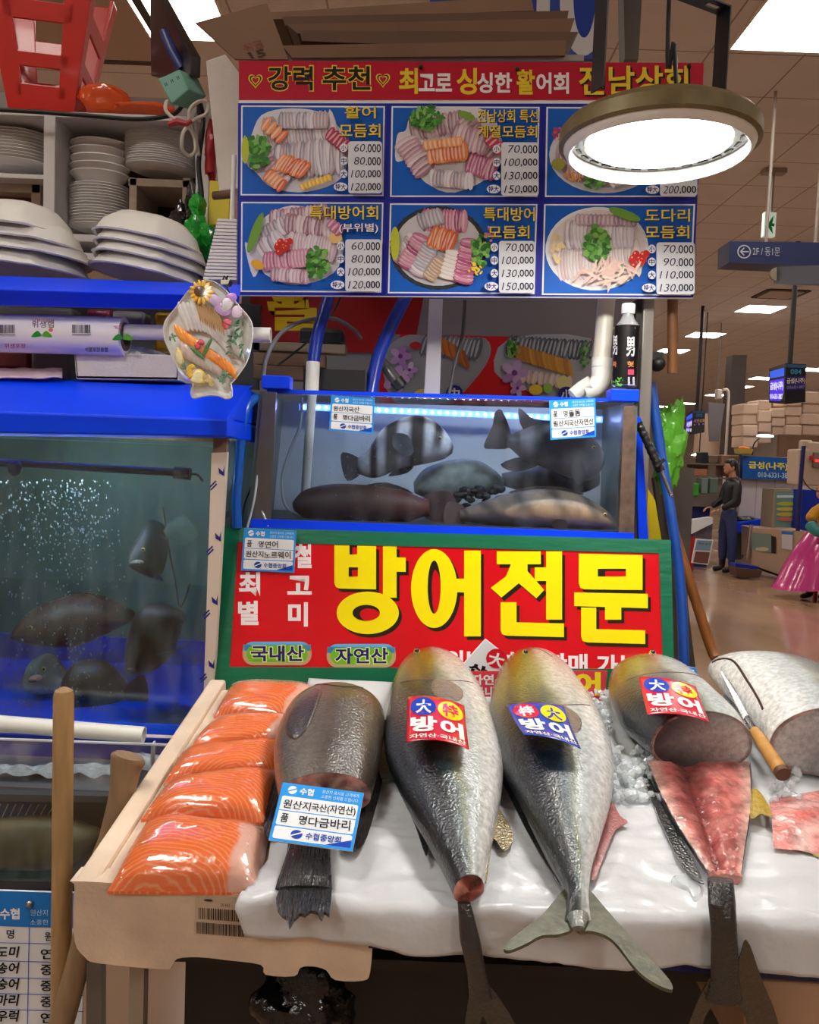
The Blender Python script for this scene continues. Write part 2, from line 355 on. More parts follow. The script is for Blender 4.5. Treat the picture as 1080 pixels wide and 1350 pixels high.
# high-bay lamps
def lamp(c, label, br=True):
    x, y, z = c; t = thing('high_bay_lamp', label, 'lamp', c)
    R = .165; mb = MB()
    mb.lathe([(.02, .034), (.10, .034), (.135, .026), (R - .006, .014), (R + .003, .004), (R + .003, -.018), (R - .004, -.022), (R - .012, -.014), (R - .022, -.003), (.03, -.002)][::1], (x, y, z), 48)
    part('housing', mb, M('lamp_housing', (112, 98, 62), .45, metal=.3, var=.25, vs=30), t)
    mb = MB(); mb.loft([[V((x + r * math.cos(a), y + r * math.sin(a), z + h)) for a in [2 * math.pi * j / 48 for j in range(48)]] for r, h in ((R - .004, -.020), (R - .010, -.031), (R - .015, -.034), (R - .018, -.031), (R - .015, -.004))], cap=False)
    part('reflector_skirt', mb, M('lamp_skirt', (235, 238, 236), .4), t)
    mb = MB(); mb.loft([[V((x + r * math.cos(a), y + r * math.sin(a), z + h)) for a in [2 * math.pi * j / 48 for j in range(48)]] for r, h in ((R - .016, -.009), (.126, -.0095), (.124, -.0135))], cap=False)
    g = part('gasket_ring', mb, M('lamp_gasket', (150, 156, 158), .5), t)
    mb = MB()
    for k in range(28):
        a = 2 * math.pi * k / 28; mb.box((x + .138 * math.cos(a), y + .138 * math.sin(a), z - .0105), (.006, .018, .003), Euler((0, 0, a)))
    part('slot', mb, M('dark_slot'), g, smooth=False)
    mb = MB(); mb.lathe([(0.0005, -.021), (.06, -.020), (.105, -.016), (.122, -.011)], (x, y, z), 48)
    part('lens', mb, M('lamp_lens', (255, 252, 244), .4, emit=LAMP_L), t)
    bk = M('black_steel', (30, 28, 30), .42, var=.2, vs=20)
    a = V((x - .122, y - .06, z + .045)); b = V((x + .122, y + .06, z + .045)); d = (b - a).normalized(); n = V((-d.y, d.x, 0)); H = V((0, 0, .20))
    mb = MB(); w = .016; th = .003
    for p, s in ((a, 1), (b, -1)): mb.hexa([p - n * w + H, p + n * w + H, p + n * w, p - n * w], [q + d * th * s for q in (p - n * w + H, p + n * w + H, p + n * w, p - n * w)])
    def bar(p, q, o0, o1): mb.hexa([p + n * o0 + H, q + n * o0 + H, q + n * o1 + H, p + n * o1 + H], [v - V((0, 0, th)) for v in (p + n * o0 + H, q + n * o0 + H, q + n * o1 + H, p + n * o1 + H)])
    L = (b - a).length; bar(a, b, -.016, -.005); bar(a, b, .005, .016); e = [0, .05, .16, .30, .42, .58, .70, .84, .95, 1]
    for i in range(0, 10, 2): bar(a + d * L * e[i], a + d * L * e[i + 1], -.005, .005)
    part('bracket', mb, bk, t, smooth=False)
    m = (a + b) / 2; mb = MB(); mb.tube([m + H - V((.02, 0, .0)), m + H + V((-.02, 0, .3)), V((m.x - .02, m.y, CEIL - .01))], .006, 10); part('suspension_rod', mb, bk, t)
    mb = MB(); mb.tube(smooth_path([V((x + .03, y, z + .05)), V((x + .025, y + .02, z + .16)), m + H + V((.01, .02, .06)), V((m.x - .005, m.y + .01, CEIL - .01))], 8), .004, 8); part('power_cable', mb, M('black_rubber', (18, 18, 20), .5), t)
    return t
lamp(tuple(P(868, 178, 1.45)), 'round high-bay lamp glowing white in front of the blue menu board')
lamp((-1.1, -1.0, 2.9), 'added unseen high-bay fill lamp over the aisle facing the salmon end of the stall')  # unseen lamp behind the camera, added for frontal fill light
lamp((1.3, -1.2, 2.9), 'added unseen high-bay fill lamp over the aisle facing the yellowtail end of the stall')  # second added fill lamp, also out of view behind the camera
lamp((-.74, .78, 2.58), 'round high-bay lamp hanging above the salmon end of the stall')
# pillar
mb = MB(); mb.qbox([(966, 468), (985, 468), (976, 640), (953, 640)], 15.6, .3); struct('pillar', mb, M('pillar_paint', (70, 60, 56), .6, var=.1))
# ------------------------------------------------------------------ menu board
BM = M('board_plastic', (225, 228, 235), .4)
MQ = [(315, 80), (928, 83), (914, 394), (313, 390)]; MY = [1.87, 1.87, 1.92, 1.92]
mt, MS = board('menu_board', 'long printed menu board with a red header over six blue dish panels', 'sign', MQ, MY, .012, BM)
A = Art('', MS)
A.poly([(315, 80), (928, 83), (926, 132), (315, 132)], C(180, 12, 44))
A.poly([(314, 136), (925, 137), (914, 392), (313, 389)], C(24, 36, 150))
GOLD = C(230, 200, 48); LW = C(238, 232, 236)
for x, y in ((337, 106), (505, 105)):
    for s, col in ((1.0, GOLD), (.82, BLACK), (.62, GOLD), (.45, C(180, 12, 44))):
        A.poly([(x + s * 9.5 * (math.sin(q) ** 3), y - s * 10.5 * (.8 * math.cos(q) - .35 * math.cos(2 * q) - .13 * math.cos(3 * q) - .05 * math.cos(4 * q))) for q in [2 * math.pi * i / 28 for i in range(28)]], col)
A.text('강력', (352, 86, 414, 121), GOLD, .05); A.text('강력', (353.5, 87.5, 412.5, 119.5), BLACK, .022)
A.text('추천', (424, 86, 490, 121), GOLD, .05); A.text('추천', (425.5, 87.5, 488.5, 119.5), BLACK, .022)
for t, q, c in (('최', (526, 90, 551, 124), GOLD), ('고로', (552, 97, 596, 121), LW), ('싱', (602, 90, 629, 125), GOLD), ('싱한', (629, 96, 675, 123), LW), ('활', (681, 92, 705, 125), GOLD), ('어회', (707, 96, 750, 124), LW)): A.text(t, q, c, .03)
A.text('전남상회', (765, 89, 910, 128), BLACK, .025); A.text('전남상회', (763, 87, 907, 126), GOLD, .022)
A.build('lettering', mt, PRINT)
PINKS = [C(196, 158, 170), C(214, 180, 190), C(176, 134, 150), C(220, 200, 205), C(165, 120, 138)]
GREYS = [C(182, 176, 188), C(206, 200, 210), C(158, 150, 164), C(224, 218, 224), C(190, 168, 176)]
ORNG = [C(228, 120, 60), C(214, 100, 50), C(238, 160, 110), C(224, 132, 72)]
MAG = [C(186, 96, 134), C(202, 120, 152), C(168, 78, 118), C(214, 150, 172)]
GRN = [C(70, 140, 50), C(96, 164, 66), C(48, 108, 40), C(130, 184, 90)]
def row(A, x0, y0, x1, y1, n, L, w, pal, ang=0, bow=0, rnd=random.Random(3)):   # a row of overlapping slices
    for i in range(n):
        t = i / max(1, n - 1); x = lerp(x0, x1, t); y = lerp(y0, y1, t) + bow * math.sin(math.pi * t)
        a = math.atan2(y1 - y0, x1 - x0) + math.pi / 2 + ang + rnd.uniform(-.12, .12); c = rnd.choice(pal)
        A.oval(x, y, L, w * 1.18, mixc(c, BLACK, .3), a, 10); A.oval(x, y, L * .97, w, c, a, 10); A.oval(x - w * .25, y, L * .8, w * .35, mixc(c, WHITE, .45), a, 8)
def tuft(A, cx, cy, rx, ry, n, pal, rnd=random.Random(5), l=.4):
    for i in range(n):
        a = rnd.uniform(0, 6.28); r = rnd.random() ** .6; A.oval(cx + rx * r * math.cos(a), cy + ry * r * math.sin(a), rx * l * rnd.uniform(.5, 1), ry * .14, rnd.choice(pal), rnd.uniform(0, 3.1), 7)
def tomato(A, cx, cy, n, r):
    rnd = random.Random(n)
    for i in range(n): x, y = cx + rnd.uniform(-2, 2) * r, cy + rnd.uniform(-2, 2) * r; A.oval(x, y, r, r, C(200, 40, 30), 0, 10); A.oval(x - r * .3, y - r * .3, r * .3, r * .3, C(245, 160, 140), 0, 7)
PANES = [((316, 137), (510, 138), (508, 261), (315, 260)), ((514, 138), (714, 139), (711, 262), (512, 262)), ((718, 139), (924, 140), (919, 262), (716, 262)),
         ((316, 264), (508, 265), (505, 388), (315, 387)), ((512, 266), (711, 267), (707, 390), (509, 389)), ((715, 267), (919, 267), (913, 392), (712, 391))]
def plate_art(k, A):
    if k == 0:
        A.poly(sp2([(322, 180), (330, 182), (345, 152), (385, 143), (430, 152), (459, 190), (450, 235), (405, 253), (360, 248), (338, 228), (325, 215)], 4, True), C(214, 214, 220))
        row(A, 352, 178, 440, 168, 22, 24, 4, GREYS); row(A, 360, 215, 452, 205, 22, 26, 4, GREYS, .1); row(A, 372, 160, 430, 160, 14, 12, 3.5, GREYS); row(A, 345, 205, 375, 240, 8, 12, 4, PINKS); row(A, 352, 165, 372, 182, 4, 11, 4, ORNG); row(A, 355, 232, 372, 246, 5, 10, 4, ORNG); row(A, 370, 215, 402, 226, 9, 14, 3.4, ORNG, .3); row(A, 436, 178, 458, 196, 6, 10, 4, [C(186, 60, 90)], 0)
        tuft(A, 341, 200, 18, 22, 60, GRN); A.oval(325, 200, 5, 18, C(180, 190, 50)); row(A, 400, 248, 435, 236, 8, 5, 3, [C(238, 190, 40)])
    if k == 1:
        A.poly(sp2([(524, 178), (535, 172), (545, 150), (590, 142), (640, 146), (661, 180), (655, 225), (600, 254), (560, 240), (540, 212), (522, 212)], 4, True), C(220, 218, 224))
        row(A, 545, 172, 610, 160, 14, 16, 4, PINKS); row(A, 535, 188, 560, 225, 9, 17, 5, PINKS); row(A, 610, 160, 650, 200, 10, 16, 4.5, PINKS); row(A, 620, 215, 650, 225, 8, 16, 4.5, MAG); row(A, 570, 235, 620, 240, 12, 12, 4, GREYS); row(A, 600, 180, 640, 190, 8, 18, 4.5, PINKS)
        row(A, 568, 205, 612, 200, 10, 14, 4.5, ORNG); row(A, 562, 193, 605, 188, 8, 7, 4, [C(240, 170, 110), C(232, 140, 80)]); tuft(A, 562, 158, 20, 16, 70, GRN); A.oval(615, 155, 12, 5, C(120, 160, 60), .4); row(A, 645, 185, 660, 200, 4, 9, 4, [C(190, 60, 90)])
    if k == 2:
        A.oval(796, 205, 72, 50, C(206, 210, 216), .02, 32); A.oval(796, 204, 64, 44, C(180, 168, 182), .02, 32)
        row(A, 745, 195, 845, 190, 22, 22, 4, GREYS + PINKS); row(A, 750, 222, 850, 222, 22, 16, 4, PINKS); row(A, 740, 208, 790, 215, 10, 12, 4, PINKS); tuft(A, 783, 236, 14, 15, 50, GRN); tuft(A, 738, 177, 10, 9, 18, [C(190, 50, 60), C(220, 90, 80)]); tuft(A, 755, 233, 12, 7, 20, [C(220, 150, 60)]); A.oval(735, 218, 9, 8, C(150, 150, 60)); row(A, 805, 240, 840, 230, 8, 10, 4, GREYS)
    if k == 3:
        A.poly(sp2([(323, 322), (332, 320), (345, 290), (385, 271), (430, 285), (453, 320), (440, 360), (390, 376), (350, 362), (345, 350), (334, 365)], 4, True), C(222, 218, 226))
        row(A, 360, 290, 430, 282, 16, 14, 4.5, PINKS); row(A, 350, 310, 385, 292, 9, 13, 5, GREYS); row(A, 380, 295, 440, 302, 13, 14, 4.5, PINKS[2:]); row(A, 345, 330, 370, 315, 6, 14, 5, GREYS); row(A, 382, 322, 440, 330, 16, 17, 4, [C(222, 206, 214), C(206, 184, 196)]); row(A, 352, 345, 410, 340, 14, 13, 4.5, MAG); row(A, 362, 362, 405, 366, 10, 10, 4, PINKS); A.oval(338, 308, 6, 28, C(110, 160, 60), .35); tuft(A, 420, 348, 14, 22, 60, GRN); tomato(A, 376, 327, 9, 4.5); A.oval(341, 350, 9, 6, C(230, 170, 60), .5); A.oval(443, 315, 9, 7, C(228, 190, 120)); row(A, 438, 296, 448, 306, 3, 8, 4, MAG)
    if k == 4:
        A.oval(578, 327, 64, 55, C(28, 30, 34), 0, 32); A.poly([(578 + (62 + 3 * (i % 2)) * math.cos(i * .157), 327 + (53 + 3 * (i % 2)) * math.sin(i * .157)) for i in range(40)], C(50, 56, 58)); A.oval(578, 327, 58, 50, C(206, 204, 208), 0, 30)
        row(A, 560, 290, 612, 292, 13, 16, 4.2, MAG[1:]); row(A, 555, 292, 580, 285, 6, 12, 4, GREYS); row(A, 530, 345, 548, 315, 9, 14, 5, GREYS, 0); row(A, 536, 350, 556, 315, 10, 14, 5, MAG); row(A, 550, 360, 568, 325, 10, 12, 4, GREYS); row(A, 570, 312, 596, 320, 8, 16, 4, ORNG); row(A, 566, 365, 580, 345, 7, 10, 4, [C(190, 160, 130)]); row(A, 592, 365, 600, 335, 7, 14, 4, [C(232, 222, 214)]); row(A, 610, 370, 620, 320, 14, 14, 4.5, MAG); A.oval(521, 322, 6, 22, C(190, 200, 60)); tuft(A, 634, 330, 12, 22, 50, GRN[1:]); tuft(A, 645, 312, 6, 12, 14, MAG); tuft(A, 627, 355, 10, 9, 16, [C(236, 206, 60)])
    if k == 5:
        A.oval(787, 328, 68, 55, C(226, 230, 232), -.06, 36); A.oval(787, 328, 64, 51, C(226, 214, 214), -.06, 36)
        row(A, 740, 345, 840, 340, 26, 26, 5, [C(228, 216, 214), C(220, 206, 206), C(214, 190, 190)]); row(A, 750, 310, 830, 308, 18, 20, 5, [C(206, 196, 206), C(224, 216, 222), C(190, 170, 184)]); row(A, 762, 290, 835, 292, 14, 8, 4, [C(168, 140, 156), C(196, 170, 180)]); tuft(A, 785, 322, 16, 24, 90, GRN); A.oval(822, 284, 22, 6, C(110, 160, 60), .35); tomato(A, 842, 344, 9, 5); tuft(A, 733, 325, 8, 22, 20, [C(228, 206, 150)]); tuft(A, 800, 360, 40, 14, 40, [C(224, 190, 180), C(230, 206, 190)])
TITLES = [[('활어', (455, 143, 496, 159)), ('모듬회', (448, 166, 502, 184))], [('전남상회 특선', (629, 147, 708, 164)), ('계절모듬회', (629, 168, 707, 184))], [('도미', (862, 147, 910, 163)), ('모듬회', (848, 169, 908, 186))],
          [('특대방어회', (409, 273, 499, 291)), ('(부위별)', (448, 296, 499, 309))], [('특대방어', (637, 275, 704, 293)), ('모듬회', (643, 299, 697, 316))], [('도다리', (848, 277, 907, 294)), ('모듬회', (848, 299, 906, 316))]]
PRICES = [('60', '80', '100', '120'), ('70', '100', '130', '150'), ('80', '120', '160', '200'), ('60', '80', '100', '120'), ('70', '100', '130', '150'), ('70', '90', '110', '130')]
PB = [(460, 189, 504, 257), (660, 190, 709, 260), (868, 194, 917, 260), (456, 317, 503, 385), (657, 319, 704, 387), (863, 321, 913, 389)]
NMS = ['red and grey sliced fish on a leaf garnished fish-shaped plate', 'orange salmon rows on a fish-shaped plate', 'round plate half hidden behind the lamp', 'pink slices with tomatoes on a fish-shaped plate', 'black round plate of pink fish', 'round white plate with green heap in its centre']
for k in range(6):
    A = Art('', MS, .0012); q = PANES[k]; ins = lambda e: [bil(q, u, v) for u, v in ((e, e * 1.5), (1 - e, e * 1.5), (1 - e, 1 - e * 1.5), (e, 1 - e * 1.5))]
    A.poly(list(q), C(30, 44, 160)); A.poly(ins(.012), WHITE); A.poly(ins(.022), C(14, 92, 190)); plate_art(k, A)
    for i, (t, r) in enumerate(TITLES[k]):
        col = LW if '(' in t else GOLD
        A.text(t, (r[0] + .8, r[1] + .8, r[2] + .8, r[3] + .8), C(10, 20, 60), .025); A.text(t, r, col, .012)
    x0, y0, x1, y1 = PB[k]; A.rrect(x0, y0, x1, y1, 4, C(214, 218, 226)); h = (y1 - y0) / 4
    for i, p in enumerate(PRICES[k]):
        yc = y0 + h * (i + .5); w = x1 - x0
        A.text('.000' if len(p) < 3 else ',000', (x0 + w * .52, yc - 5, x1 - 1.5, yc + 6), C(25, 28, 50), .012)
        A.text(p, (x0 + w * (.18 if len(p) < 3 else .1), yc - 5, x0 + w * .50, yc + 5), C(35, 35, 60), -.004, .12)
        wd = 5 if i < 3 else 9; A.oval(x0 - wd - 1, yc, wd, 5.6, C(226, 228, 236), 0, 18); A.text(('小', '中', '大', '特大')[i], (x0 - wd * 1.75 - 1, yc - 4, x0 - wd * .25 - 1, yc + 4), C(30, 40, 120), .02)
    A.build('dish_panel', mt, PRINT, NMS[k])
mb = MB()
for x, y in ((555, 89), (682, 92), (908, 88)): mb.ell(MS.at(x, y, .004), .005)
part('screw', mb, M('dark_screw', (50, 40, 30), .5, metal=.5), mt)
# ------------------------------------------------------------------ big red yellowtail sign in green tape
SQ = [(297, 697), (882, 714), (888, 912), (277, 905)]; SY = [1.80, 1.80, 1.725, 1.725]
st_, SS = board('yellowtail_sign', 'wide red sign with big yellow letters edged in green tape behind the fish', 'sign', SQ, SY, .014, M('sign_board', (205, 205, 205), .5))
mb = MB(); G = M('green_tape', (0, 104, 72), .32, var=.1, vs=6, bump=.12, bs=18, stretch=(1, 1, 4))
for i, q in enumerate(([(294, 695), (884, 712), (884, 730), (296, 714)], [(276, 879), (889, 882), (889, 915), (276, 908)], [(296, 697), (315, 698), (303, 880), (277, 905)], [(868, 716), (884, 714), (889, 912), (874, 890)])): mb.hexa([SS.at(*p, .0026 + .0004 * i) for p in q], [SS.at(*p, .0006) for p in q])
mb.k = 0; mb.hexa([SS.at(276, 898, .004), SS.at(889, 904, .004), SS.at(889, 915, .004), SS.at(276, 909, .004)], [SS.at(276, 898, -.02), SS.at(889, 904, -.02), SS.at(889, 915, -.02), SS.at(276, 909, -.02)])
part('tape_border', mb, G, st_, 'green cloth tape edging', smooth=False)
A = Art('', SS, .0004, 3e-5); A.poly([(312, 711), (870, 729), (877, 892), (296, 884)], C(212, 8, 26))
for t, q in (('제철', [(330, 714), (411, 717), (409, 749), (328, 746)]),): A.text('제', (322, 718, 347, 748), LW, .035); A.text('철', (388, 717, 411, 749), LW, .035)
for t, q in (('최', (315, 754, 343, 786)), ('고', (379, 759, 411, 784)), ('별', (314, 792, 341, 824)), ('미', (380, 794, 406, 826))): A.text(t, q, LW, .035)
BIG = [('방', [(440, 719), (535, 722), (525, 837), (438, 835)]), ('어', [(542, 724), (635, 726), (632, 840), (541, 828)]), ('전', [(648, 727), (740, 729), (743, 841), (647, 840)]), ('문', [(757, 730), (853, 731), (854, 848), (756, 846)])]
YB_, DK_, RD_ = C(252, 232, 8), C(34, 28, 20), C(212, 8, 26)
def ov(cx, cy, rx, ry): return [(cx + rx * math.cos(2 * math.pi * i / 40), cy + ry * math.sin(2 * math.pi * i / 40)) for i in range(40)]
STRK = [[(441, 719), (496, 720), (496, 777), (448, 776), (443, 774), (441, 769)], R4(505, 720, 523, 788), R4(522, 735, 535, 754), ov(485, 808, 41, 28),
        ov(572.5, 776, 30.5, 52), R4(600, 763, 613, 781), R4(612, 726, 634, 839), R4(655, 727, 713, 744), [(674, 743), (695.5, 743), (695.5, 753), (684, 769), (661, 788), (647, 775), (667, 760)], [(684, 769), (695.5, 753), (717.5, 778), (707, 789)],
        R4(705, 748, 721, 766), R4(720, 727, 741, 817), R4(660, 794, 681, 822), [(660, 820), (743.5, 822), (743.5, 840), (667, 838), (662, 836), (660, 831)],
        [(763, 730), (847, 732), (847, 778), (770, 777), (765, 775), (763, 769)], [(757, 781), (854, 783), (854, 802), (757, 799)], R4(797.5, 799, 819, 817), R4(766, 801, 786, 831), [(766, 829), (850.5, 831), (850.5, 849), (774, 847), (768, 845), (766, 839)]]
HOLE = [R4(461, 718, 471, 731), R4(460, 748, 472, 760), ov(483, 808, 18, 10.5), ov(572.5, 774, 8.5, 35), R4(788, 750, 825, 760)]
for q in STRK: A.poly([(x + 4, y + 4.5) for x, y in q], DK_)
for q in STRK: A.poly(q, YB_)
for q in HOLE:
    cx, cy = sum(p[0] for p in q) / len(q), sum(p[1] for p in q) / len(q); A.poly(q, DK_); A.poly([(max(x, cx + (x - cx) * .55 + 1.5) if x < cx else x, cy + (y - cy) * .7 + 1.6 if y < cy else y) for x, y in q], RD_)
A.text('부위별 연중 판매 가능', [(556, 856), (843, 864), (843, 892), (556, 884)], LW, .03)
for x0, t in ((320, '국내산'), (431, '자연산')):
    y0 = 846 if x0 == 320 else 849; A.rrect(x0, y0, x0 + 91, y0 + 31, 14, C(186, 158, 112)); A.rrect(x0 + 1, y0, x0 + 90, y0 + 16, 13, C(92, 178, 226), 12); A.rrect(x0 + 5, y0 + 5, x0 + 86, y0 + 27, 11, C(112, 176, 40))
    A.text(t, (x0 + 10, y0 + 4, x0 + 82, y0 + 27), C(225, 236, 150), .07); A.text(t, (x0 + 11, y0 + 5, x0 + 81, y0 + 26), C(36, 26, 104), .03)
A.build('lettering', st_, PRINTG)
# ------------------------------------------------------------------ cards of the fishery cooperative
def coop(name, label, q, Y, l1, h1, l2, h2, tilt=.004, bend=None, S=None, dep=.0015):
    mb = MB(); S = S or PQ(q, Y)
    if bend: S.bend = bend
    n = 8; t = thing(name, label, 'price card', S.at(*bil(q, .5, 1)))
    mb.grid(n, n, lambda u, v: S.at(*bil(q, u, v), 0)); part('card', mb, M('card_white', (228, 234, 240), .3), t, solid=dep)
    A = Art('', S, dep / 2 + .0004); A.q = q; B = C(40, 150, 232); NB = C(20, 70, 170)
    A.rect(0, 0, 1, 1, B); A.rrect(.035, .22, .965, .72, .03, C(232, 236, 240), .03); A.rrect(.035, .74, .965, .955, .03, C(232, 236, 240), .03); A.rect(.035, .46, .965, .475, B)
    A.poly([(.66, .955), (.965, .82), (.965, .955)], C(24, 70, 190))
    A.oval(.14, .11, .055, .07, WHITE); A.line(.09, .14, .19, .08, .02, B); A.text('수협', (.23, .05, .40, .17), WHITE, .03); A.text('원산지 표시로 고객에게', (.50, .04, .95, .10), C(210, 232, 250), .0); A.text('소중한 신뢰를 드립니다', (.50, .125, .95, .185), C(210, 232, 250), .0)
    for (l, h, y) in ((l1, h1, .26), (l2, h2, .50)):
        if len(l) > 2: A.text(l, (.07, y + .02, .40, y + .17), BLACK, .012)
        else: A.text(l[0], (.08, y + .02, .17, y + .17), BLACK, .012); A.text(l[1], (.30, y + .02, .39, y + .17), BLACK, .012)
        A.text(h, [(.41, y + .03), (.41 + min(.53, .125 * len(h)), y - .005), (.42 + min(.53, .125 * len(h)), y + .17), (.42, y + .185)], BLACK, .012)
    A.oval(.31, .85, .07, .075, NB); A.line(.25, .88, .37, .81, .02, WHITE); A.text('수협중앙회', (.42, .79, .84, .91), NB, .02)
    A.build('lettering', t, PRINT); return t
coop('origin_card', 'blue and white origin card on the top corner of the big red sign', [(322, 696), (391, 700), (388, 755), (318, 752)], 1.775, '품명', '연어', '원산지', '노르웨이')
coop('origin_card', 'blue and white origin card stuck on the small fish tank above the striped fish', [(437, 522), (494, 525), (492, 572), (434, 567)], 1.812, '원산지', '국산', '품명', '다금바리')
coop('origin_card', 'tilted blue and white origin card stuck on the tank glass beneath the black bottle', [(724, 528), (785, 525), (786, 576), (726, 580)], 1.812, '품명', '돌돔', '원산지', '국산자연산')
# ------------------------------------------------------------------ fish builder
FISH = M('wet_fish_skin', attr=True, rough=.28, var=.34, vs=110, bump=.28, bs=230, coat=1, spec=.7)
FISHD = M('submerged_fish_skin', attr=True, rough=.5, var=.3, vs=45)
EYEW = M('eye_ring', (190, 170, 90), .2); EYEB = M('eye_pupil', (8, 8, 10), .08, coat=1)
def cat4(st, n):
    out = []
    for i in range(len(st) - 1):
        p = [st[max(i - 1, 0)], st[i], st[i + 1], st[min(i + 2, len(st) - 1)]]
        for k in range(n):
            t = k / n; out.append(tuple(.5 * (2 * p[1][j] + (p[2][j] - p[0][j]) * t + (2 * p[0][j] - 5 * p[1][j] + 4 * p[2][j] - p[3][j]) * t * t + (3 * p[1][j] - p[0][j] - 3 * p[2][j] + p[3][j]) * t ** 3) for j in range(len(st[0]))))
    out.append(tuple(st[-1])); return out
def body_rings(Am, Bm, Nv, tu, td, n=28, flat=.8, a0=0, a1=2 * math.pi, sq=1.0):
    rings = []
    for A_, B_, N_, u, d in zip(Am, Bm, Nv, tu, td):
        c = (A_ + B_) / 2; h = (A_ - B_) / 2; r = []
        for j in range(n):
            a = a0 + (a1 - a0) * j / n; s = math.sin(a); k = abs(s) ** sq * (1 if s >= 0 else -1)
            r.append(c + h * math.cos(a) + N_ * (k * (u if s >= 0 else d * flat)))
        rings.append(r)
    return rings
def px_fish(name, label, st, Y, th, colf, fins=(), eye=None, dY=0, mat=None, group=None, cat='fish', n=36, mouth=None):
    """fish in a tank: st = (x_back, y_back, x_belly, y_belly) pixels from snout to tail root at depth Y; dY shifts the tail in depth"""
    st = cat4(st, 8); m = len(st) - 1; mat = mat or FISHD
    A_ = [P(s[0], s[1], Y + dY * i / m) for i, s in enumerate(st)]; B_ = [P(s[2], s[3], Y + dY * i / m) for i, s in enumerate(st)]
    t = [max(.002, th * math.sin(math.pi * min(1, .06 + (i / m) ** .62 * .86)) ** .8) for i in range(m + 1)]
    nv = [V((0, -1, 0))] * (m + 1); mb = MB(); mb.sc = True
    mb.loft(body_rings(A_, B_, nv, t, t, n, 1), colf=lambda i, j: colf(i / m, (1 - math.cos(2 * math.pi * (j + .5) / n)) / 2))
    root = thing(name, label, cat, (A_[m // 2] + B_[m // 2]) / 2, group); part('body', mb, mat, root)
    for f in fins:
        fn, pts, col = f[:3]; off = f[3] if len(f) > 3 else 0; mb = MB(); mb.col = col; o2 = sp2(pts, 3, True); k = f[4] if len(f) > 4 else .5
        mb.prism([P(x, y, Y + dY * k - off) for x, y in o2], (0, .003, 0)); part(fn, mb, mat, root, smooth=False)
    if eye:
        x, y, r = eye; fr = eye_depth = th * .55; p = P(x, y, Y - th * .86); rr = r * Y / F
        mb = MB(); mb.ell(p, (rr, rr * .6, rr)); e = part('eye', mb, EYEW, root); mb = MB(); mb.ell(p - V((0, rr * .35, 0)), (rr * .6, rr * .4, rr * .6)); part('pupil', mb, EYEB, e)
    if mouth:
        x, y, rx, ry, col = mouth; mb = MB(); mb.col = col; c = P(x, y, Y - th * .55); k = Y / F; mb.ell(c, (rx * k, .02, ry * k)); mt_ = part('mouth', mb, mat, root, 'pale lips'); mb = MB(); mb.ell(c - V((0, .014, 0)), (rx * k * .7, .009, ry * k * .45)); part('mouth_gap', mb, BR0, mt_)
    return root
BR0 = M('dark_slot')
# ------------------------------------------------------------------ shelf unit with plates
LWM = M('shelf_laminate', (214, 210, 210), .45, var=.06, vs=4); GRB = M('shelf_back', (150, 144, 142), .7, var=.08, vs=3)
t = thing('shelf_unit', 'white laminate shelf unit holding stacks of white plates', 'shelf', P(100, 335, 2.4)); 
def shp(n, x0, y0, x1, y1, Y=2.4, d=.34, m=LWM):
    mb = MB(); mb.wbox(x0, y0, x1, y1, Y, d); return part(n, mb, m, t, smooth=False, bevel=.002)
shp('top_board', -60, 148, 276, 155); shp('upright', 57, 156, 72, 340); shp('upright', 264, 156, 275, 340); shp('shelf_board', -60, 228, 57, 234); shp('shelf_board', -60, 309, 276, 318); shp('base_board', -60, 333, 276, 342)
shp('back_panel', -60, 130, 276, 320, 2.75, .01, GRB)
PLW = M('melamine_plate', (232, 228, 226), .35)
def plate(px, py, Y, w, hh, lab, group, dpt=None, sy=.75, rim=.3, first={}):
    c = P(px, py, Y); mb = MB(); r = w * Y / F / 2
    mb.lathe([(r * .55, 0), (r * .6, 0), (r * .9, hh * .75), (r, hh), (r * .99, hh * 1.12), (r * .88, hh * .95), (r * .55, hh * .22), (.001, hh * .2)], c, 36, sy=sy)
    return solo('oval_plate', lab, 'plate', mb, PLW, group)
def pstack(px, ybase, ytop, Y, w, n, hh, lab, group, sy=.75, tilt=0):
    k = Y / F; step = (ybase - ytop) * k / n; p0 = plate(px, ybase, Y, w, hh, lab, group, sy=sy); rnd = random.Random(n)
    for i in range(1, n): dup(p0, (rnd.uniform(-.0015, .0015), rnd.uniform(-.002, .002), step * i), rot=(0, tilt, rnd.uniform(-.02, .02)))
    p0.rotation_euler = (0, tilt, 0)
pstack(20, 224, 184, 2.52, 92, 10, .012, 'white oval plate in the low stack on the upper shelf above the crate', 'plates above the crate')
pstack(131, 246, 198, 2.52, 76, 5, .03, 'deep white bowl nested in the short stack on top of the plate stack', 'nested deep bowls')
pstack(130, 306, 252, 2.52, 76, 15, .012, 'white oval plate in the stack beneath the nested deep bowls', 'plates beneath the bowls')
pstack(212, 231, 176, 2.52, 92, 20, .014, 'white oval plate in the tall stack on the box with the dark opening', 'plates on the open box', tilt=.05)
